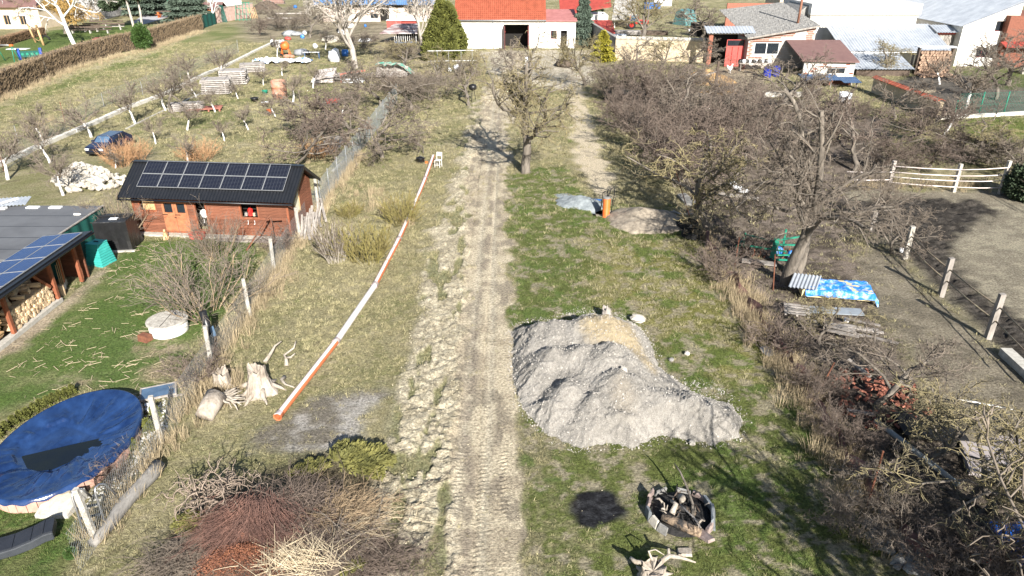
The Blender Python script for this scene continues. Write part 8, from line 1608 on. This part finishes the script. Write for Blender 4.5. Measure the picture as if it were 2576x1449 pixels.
# ------------------------------------------------------------------ TRACTOR
p = G(1600, 74); t = thing('tractor', 'red tractor with glazed cab parked in the yard', 'tractor', (p.x, p.y + 1, 0), -.15)
MB().box(.5, 2.6, -.4, .4, 1.0, 1.8).build('hood', M['redtr'], t, bevel=.08); MB().box(-1.4, .5, -.75, .75, 1.0, 1.5).build('mudguard', M['redtr'], t, bevel=.1); MB().box(-1.2, .45, -.7, .7, 1.5, 2.7).build('cab_glass', M['paleglass'], t); MB().box(-1.35, .6, -.85, .85, 2.7, 2.85).build('cab_roof', M['whitepaint'], t, bevel=.04)
for x in (-1.22, .4):
    for y in (-.72, .66): MB().box(x, x + .08, y, y + .07, 1.5, 2.7).build('cab_pillar', M['redtr'], t)
for s in (-1, 1): 
    w_ = MB().tube([(-.8, s * .75, .85), (-.8, s * 1.2, .85)], .85, 22).build('tyre', M['rubber'], t); MB().tube([(-.8, s * 1.19, .85), (-.8, s * 1.22, .85)], .42, 14).build('rim', M['redtr'], w_); w_ = MB().tube([(2.0, s * .65, .5), (2.0, s * .95, .5)], .5, 18).build('tyre', M['rubber'], t); MB().tube([(2.0, s * .94, .5), (2.0, s * .97, .5)], .25, 12).build('rim', M['redtr'], w_)
MB().tube([(1.4, .25, 1.8), (1.4, .25, 2.6)], .05, 8).build('exhaust', M['rubber'], t)
# yard goods
for k, (u, v, L_, D2, H2, m, nm, cat, rz_, l) in enumerate([(1577, 88, 5, 3.0, 1.0, 'palewood', 'board_stack', 'boards', -.1, 'stack of pale boards behind the left end of the earthen wall'), (1555, 95, 3., 2.0, .6, 'whitesheet', 'white_board', 'board', 0, 'white board in the corner of the side wall'), (1640, 88, 6, 1.5, .8, 'darkwood', 'dark_beams', 'beams', -.1, 'dark beams behind the middle of the earthen wall'), (1553, 62, 1.8, .4, 2.2, 'paleglass', 'blue_board', 'board', 0, 'light blue panel standing left of the tractor'), (1722, 62, 3.5, 4, 3.2, 'teal', 'teal_tarp', 'tarpaulin', .6, 'teal tarpaulin draped over goods behind the yard tree'), (1640, 22, 4.5, 1, 1.6, 'blueitem', 'blue_tank', 'tank', .1, 'blue tank at the back of the tractor yard'), (1665, 15, 5, 2, 2.4, 'whitesheet', 'white_trailer', 'trailer', .1, 'white trailer body at the back of the tractor yard'), (1560, 20, 1.2, .8, 2., 'cream', 'yellow_barrel', 'barrel', 0, 'pale yellow barrel at the back of the tractor yard'), (1765, 90, 4, 3, 2.4, 'darkin', 'shade_block', 'shelter', 0, 'near black block standing in for the shaded recess behind the yard tree')]):  # last entry is a solid near black block put in for a shaded recess
    t = thing(nm, l, cat, G(u, v), rz_)
    if m == 'palewood':
        for i in range(14): MB().box(-L_ / 2 + rr.uniform(-.3, .3), L_ / 2 + rr.uniform(-.3, .3), -D2 / 2 + (i % 5) * .6, -D2 / 2 + (i % 5) * .6 + .5, .2 + (i // 5) * .25, .36 + (i // 5) * .25).build('board', M[m], t)
    elif m == 'teal': b = MB(); b.prismx([(-2, 0), (-1.2, H2 * .9), (1.0, H2), (2, 0)], -L_ / 2, L_ / 2); b.build('cover', mat('teal tarpaulin', (.10, .22, .22), (.06, .15, .15), 1, .6, .8, 3), t)
    else: MB().box(-L_ / 2, L_ / 2, -D2 / 2, D2 / 2, 0.02, H2).build('body', M[m], t, bevel=.06)
# straw heap and coop
mound('straw_heap', 1775, 205, 4.2, 3.4, 1.5, mat('golden straw', (.42, .27, .12), (.24, .15, .07), 3, .95, 1, 8), 'golden brown straw heap beside the gate track', 'heap', 4)
mound('straw_patch', 1825, 232, 3.0, 2.0, .25, MATS['golden straw'], 'flat scattered straw in front of the straw heap', 'straw', 9)
t = thing('wooden_prop', 'dark wooden posts with a slanting rail at the straw heap', 'posts', G(1800, 220)); MB().beam((0, 0, 0), (0, 0, 3.2), .3).build('post', M['darkwood'], t); MB().beam((-4.5, -1, .6), (0, 0, 2.0), .15).build('rail', M['greywood'], t)
def hen(u, v, sc, label, rz=0):
    t = thing('hen', label, 'chicken', G(u, v), rz); t.scale = (sc,) * 3; me = bpy.data.meshes.new('hen'); vv = [(0, 0, .32), (-.16, 0, .34), (-.30, 0, .50), (.14, 0, .38), (.2, 0, .52), (.22, 0, .60), (.28, 0, .59), (0, .05, .18), (0, -.05, .18), (0, .06, .02), (0, -.06, .02), (.05, .06, .01), (.05, -.06, .01), (-.36, 0, .58)]; me.from_pydata(vv, [(0, 1), (1, 2), (0, 3), (3, 4), (4, 5), (5, 6), (0, 7), (0, 8), (7, 9), (8, 10), (9, 11), (10, 12), (2, 13)], [])
    o = link('body', me, M['feather'], t); o.modifiers.new('skin', 'SKIN')
    for i, q in enumerate([.15, .13, .07, .12, .06, .05, .015, .03, .03, .014, .014, .012, .012, .03]): me.skin_vertices[0].data[i].radius = (q, q)
    me.skin_vertices[0].data[0].use_root = True; s_ = o.modifiers.new('sub', 'SUBSURF'); s_.levels = 1; s_.render_levels = 1; MB().box(.19, .25, -.01, .01, .63, .69).build('comb', M['comb'], t)
hen(1835, 184, 2.0, 'white hen walking in front of the red yard gate', .6); hen(1802, 205, 1.3, 'small white hen behind the straw heap post', 2); hen(1733, 82, 1.4, 'white hen at the back of the yard behind the earthen wall', 1)
# goods under the workshop window
t = thing('junk_table', 'table with white junk and black bags under the workshop window', 'table', G(1895, 178)); MB().box(-2.2, 2.2, -.6, .6, 1.0, 1.1).build('table_top', M['greywood'], t)
for x in (-2, 2): MB().box(x - .06, x + .06, -.5, .5, 0, 1).build('leg', M['greywood'], t)
for k in range(10): t2 = thing('scrap_bag', ('leftmost', 'second', 'third', 'fourth', 'fifth', 'sixth', 'seventh', 'eighth', 'ninth', 'rightmost')[k] + (' black' if k % 2 == 0 else ' white') + ' bag on the table under the workshop window', 'bag', t.location + Vector((-2 + k * .45, rr.uniform(-.3, .3), 1.1)), 0, 'bags on the table under the workshop window'); b = MB(); b.rock((0, 0, .2), (.35, .3, .3), random.Random(k)); b.build('bag', M['whitesheet' if k % 2 else 'blackp'], t2, True)
for k, (u, v, l) in enumerate([(1928, 195, 'deep blue barrel in front of the brown roofed shed, left'), (1950, 192, 'deep blue barrel in front of the brown roofed shed, right')]): t = thing('blue_drum', l, 'barrel', G(u, v)); MB().lathe([(.5, 0), (.55, .3), (.5, .7), (.55, 1.1), (.45, 1.4)], 18).build('body', mat('ultramarine plastic', (.01, .03, .35), None, 3, .4), t, True)
t = thing('white_trough', 'low white trough left of the small blue roof shelter', 'trough', G(1970, 243)); MB().box(-2.4, 2.4, -.4, .4, .0, .5).build('body', M['palec'], t, bevel=.04)
t = thing('white_tub', 'pale metal tub standing in the scrub below the blue roof shelter', 'tub', G(2121, 270)); MB().lathe([(.45, 0), (.6, .6), (.68, 1.6), (.6, 1.6), (.5, .3)], 16).build('body', M['whitesheet'], t, True)
# firewood by the doors
t = thing('firewood_rack', 'roofed stack of brown firewood beside the plank doors', 'firewood', G(2340, 186)); lw = mat('brown firewood', (.34, .24, .17), (.2, .13, .09), 4, .9, rnd=.3); b = MB(); b.tube([(0, -.5, 0), (0, .5, 0)], .2, 7); lme = b.mesh('log'); lme.materials.append(lw)
for j in range(9):
    for i in range(11): o = bpy.data.objects.new('log', lme); COL.objects.link(o); o.parent = t; o.location = (-2.0 + i * .37 + (j % 2) * .18, rr.uniform(-.1, .1), .25 + j * .33); o.rotation_euler = (0, rr.uniform(0, 6), rr.uniform(-.1, .1)); o.scale = (1, 1, .9)
for i in range(60): o = bpy.data.objects.new('log', lme); COL.objects.link(o); o.parent = t; o.location = (rr.uniform(-2.6, 1.8), rr.uniform(-3, -.8), .15); o.rotation_euler = (0, 0, rr.uniform(0, 6)); o.scale = (.8, .8, .8)
for x in (-2.3, 2.3): MB().box(x - .1, x + .1, -.3, .3, 0, 3.6).build('post', M['darkwood'], t)
MB().box(-2.6, 2.6, -.6, .8, 3.5, 3.62).build('roof', M['whitesheet'], t)
t = thing('straw_boat', 'pale tan tub with white rim in the dark garden', 'tub', G(2312, 236), -.1); MB().lathe([(.6, 0), (1.1, .35), (1.15, .4), (.9, .3)], 20).build('body', M['straw'], t, True); t.scale = (1.6, 1, 1)
# red tiled wall
a, c = G(2195, 232), G(2360, 300); t = thing('red_tiled_wall', 'overgrown garden wall with red roof tiles on top', 'wall', a); e = c - a; t.rotation_euler.z = math.atan2(e.y, e.x); L_ = e.length; MB().box(0, L_, -.2, .2, 0, 1.7).build('wall_body', M['earth'], t); tl = MB().hexa([(0, -.5, 0), (.55, -.5, 0), (.55, 0, .25), (0, 0, .25), (0, -.5, .05), (.55, -.5, .07), (.55, 0, .32), (0, 0, .30)]).mesh('tile'); tl.materials.append(M['redroof']); tl2 = MB().hexa([(0, 0, .25), (.55, 0, .25), (.55, .5, 0), (0, .5, 0), (0, 0, .30), (.55, 0, .32), (.55, .5, .07), (0, .5, .05)]).mesh('tile'); tl2.materials.append(M['redroof'])
for i in range(int(L_ / .6)):
    for q in (tl, tl2): o = bpy.data.objects.new('tile', q); COL.objects.link(o); o.parent = t; o.location = (i * .6, 0, 1.7 + rr.uniform(0, .03)); o.rotation_euler = (0, 0, rr.uniform(-.04, .04))
# green fence posts
gpts = [(2399,296,252),(2461,292,231),(2523,290,230),(2576,287,225),(2642,284,222)]
for k, (u, v, vt) in enumerate(gpts): p = G(u, v); h = Zat(vt, p.y); t = thing('green_post', ['leftmost green post on the white garden footing','second green post on the white garden footing','third green post on the white garden footing','green post at the picture edge on the white footing','outermost green post on the white footing'][k], 'post', p, 0, 'green posts of the dark garden fence'); MB().tube([(0, 0, .2), (0, 0, min(h, 3.2))], .055, 8).build('post', M['greenpaint'], t, True)
a, c = G(2399, 296), G(2642, 284); mesh_fence('wire_fence', (a.x, a.y), (c.x, c.y), 2.4, 'thin green wire netting between the green posts', .35, .007, m=M['greenpaint'])
# ------------------------------------------------------------------ PLAYGROUND
def pole(t, a, c, r_, m, nm='pole'): return MB().tube([a, c], r_, 8).build(nm, M[m], t, True)
A, B_ = G(90, 107), G(110, 114); t = thing('rope_bridge', 'wooden playground posts with slack rope between them', 'play equipment', A); e = B_ - A; pole(t, (0, 0, 0), (-.6, 0, 3.2), .16, 'lightwood', 'post'); pole(t, (e.x, e.y, 0), (e.x - .4, e.y, 3.4), .2, 'lightwood', 'post')
for z, s_ in ((2.9, .6), (1.0, .5)): MB().tube([(-.5, 0, z), (e.x * .5, e.y * .5, z - s_), (e.x - .3, e.y, z)], .07, 6).build('rope', M['lightwood'], t, True)
t = thing('tyre', 'dark tyre half sunk in the playground grass', 'tyre', G(116, 101)); MB().tube([(math.cos(a) * .7, 0, .05 + math.sin(a) * .7) for a in np.linspace(0, math.pi, 14)], .16, 8).build('tyre', M['rubber'], t, True)
A, B_ = G(5, 155), G(43, 155); t = thing('swing_frame', 'small metal frame swing at the left edge of the playground', 'play equipment', A); L_ = (B_ - A).length
for x in (0, L_): pole(t, (x, -.6, 0), (x - .2, 0, 2.4), .06, 'greenpaint', 'leg'); pole(t, (x, .8, 0), (x - .2, 0, 2.4), .06, 'greenpaint', 'leg'); MB().box(x - .4, x + .05, -.15, .15, 2.25, 2.5).build('bracket', M['orange'], t)
pole(t, (-.2, 0, 2.4), (L_ - .2, 0, 2.4), .07, 'steel', 'crossbar')
t = thing('white_sheet', 'white board lying on the playground grass', 'board', G(46, 124)); MB().box(-1.7, 1.7, -.6, .6, .02, .12).build('board', M['whitesheet'], t)
p = G(80, 150); t = thing('play_panel', 'blue and green play panel with round holes', 'play equipment', p, .3); MB().box(-1.3, 1.3, -.1, .1, .4, 1.3).build('panel', M['greennet'], t)
for s in (-1, 1): MB().box(s * 1.5 - .2, s * 1.5 + .2, -.2, .2, 0, 1.7).build('side_piece', mat('play blue', (.03, .08, .35), None, 3, .5), t, bevel=.04)
for i in range(4): MB().tube([(-1 + i * .65, -.14, .85), (-1 + i * .65, -.101, .85)], .2, 12).build('disc', M['greenpaint'], t)
t = thing('sandpit_cover', 'flat red playground mat half hidden by the hedge', 'mat', G(272, 99), .3); MB().box(-2.4, 2.4, -1.6, 1.6, .02, .25).build('mat', mat('red mat', (.40, .09, .09), (.32, .07, .07), 1, .7), t)
for k, (u, v, w_) in enumerate([(262, 75, 8.5), (228, 84, 8.5), (268, 68, 7.), (215, 80, 6)]):
    t = thing('picnic_bench', ['dark long bench in the shade under the pine, front row', 'dark long bench left of the red mat', 'dark long bench in the back row under the pine', 'short dark bench farthest left near the birch'][k], 'bench', G(u, v), .05, 'dark benches under the pine'); MB().box(-w_ / 2, w_ / 2, -.25, .25, .62, .74).build('seat', M['greywood' if k == 0 else 'darkwood'], t); MB().box(-w_ / 2, w_ / 2, .3, .4, 1.0, 1.3).build('backrest', M['darkwood'], t)
    for x in (-w_ * .4, 0, w_ * .4): MB().box(x - .1, x + .1, -.2, .35, 0, .62).build('leg', M['palec'], t)
t = thing('picnic_table', 'orange brown wooden table in the paved yard behind the hedge', 'table', G(419, 44), .1); MB().box(-2.0, 2.0, -.8, .8, 1.3, 1.5).build('table_top', M['darkwood'], t)
for x in (-1.6, 1.6): MB().box(x - .15, x + .15, -.7, .7, 0, 1.3).build('leg', M['orange'], t)
for y in (-1.3, 1.3): MB().box(-2, 2, y - .2, y + .2, .7, .82).build('bench_seat', M['redbeam'], t)
b = MB(); q = [G(*a) for a in [(360, 62), (440, 38), (445, 16), (395, 16), (330, 58)]]; b.poly([(p.x, p.y) for p in q], .0, .03); tag(b.build('paving', mat('grey paving', (.42, .42, .43), (.32, .32, .33), .5, .9)), 'light grey paved yard behind the hedge', kind='structure')
# wood piles top left
for k, (u, v, L_, H2, m, l) in enumerate([(672, 22, 7, 2.2, 'twigdark', 'heap of dark brushwood at the top left behind the meadow'), (690, 10, 6, 2.2, 'lightwood', 'stacked brown boards at the top left behind the brushwood')]):
    if k == 0: o = mound('brushwood_heap', u, v, 4, 3, 2.4, M['mound'], l, 'heap', 5)
    else:
        t = thing('board_stack', l, 'boards', G(u, v))
        for i in range(14): MB().box(-3 + rr.uniform(-.3, .3), 3 + rr.uniform(-.3, .3), -.6, .6, .1 + i * .16, .22 + i * .16).build('board', M['redplank' if i % 2 else 'greywood'], t)
for k, (u, v, l) in enumerate([(716, 50, 'lower long white board on the grass at the top left'), (735, 38, 'upper long white board on the grass at the top left')]): t = thing('long_board', l, 'board', G(u, v), .05); MB().box(-4, 4, -.3, .3, .3, .5).build('board', M['palewood'], t)
print('objects', len(bpy.data.objects), 'tris', sum(len(m.loops) - 2 * len(m.polygons) for m in bpy.data.meshes if m.users))
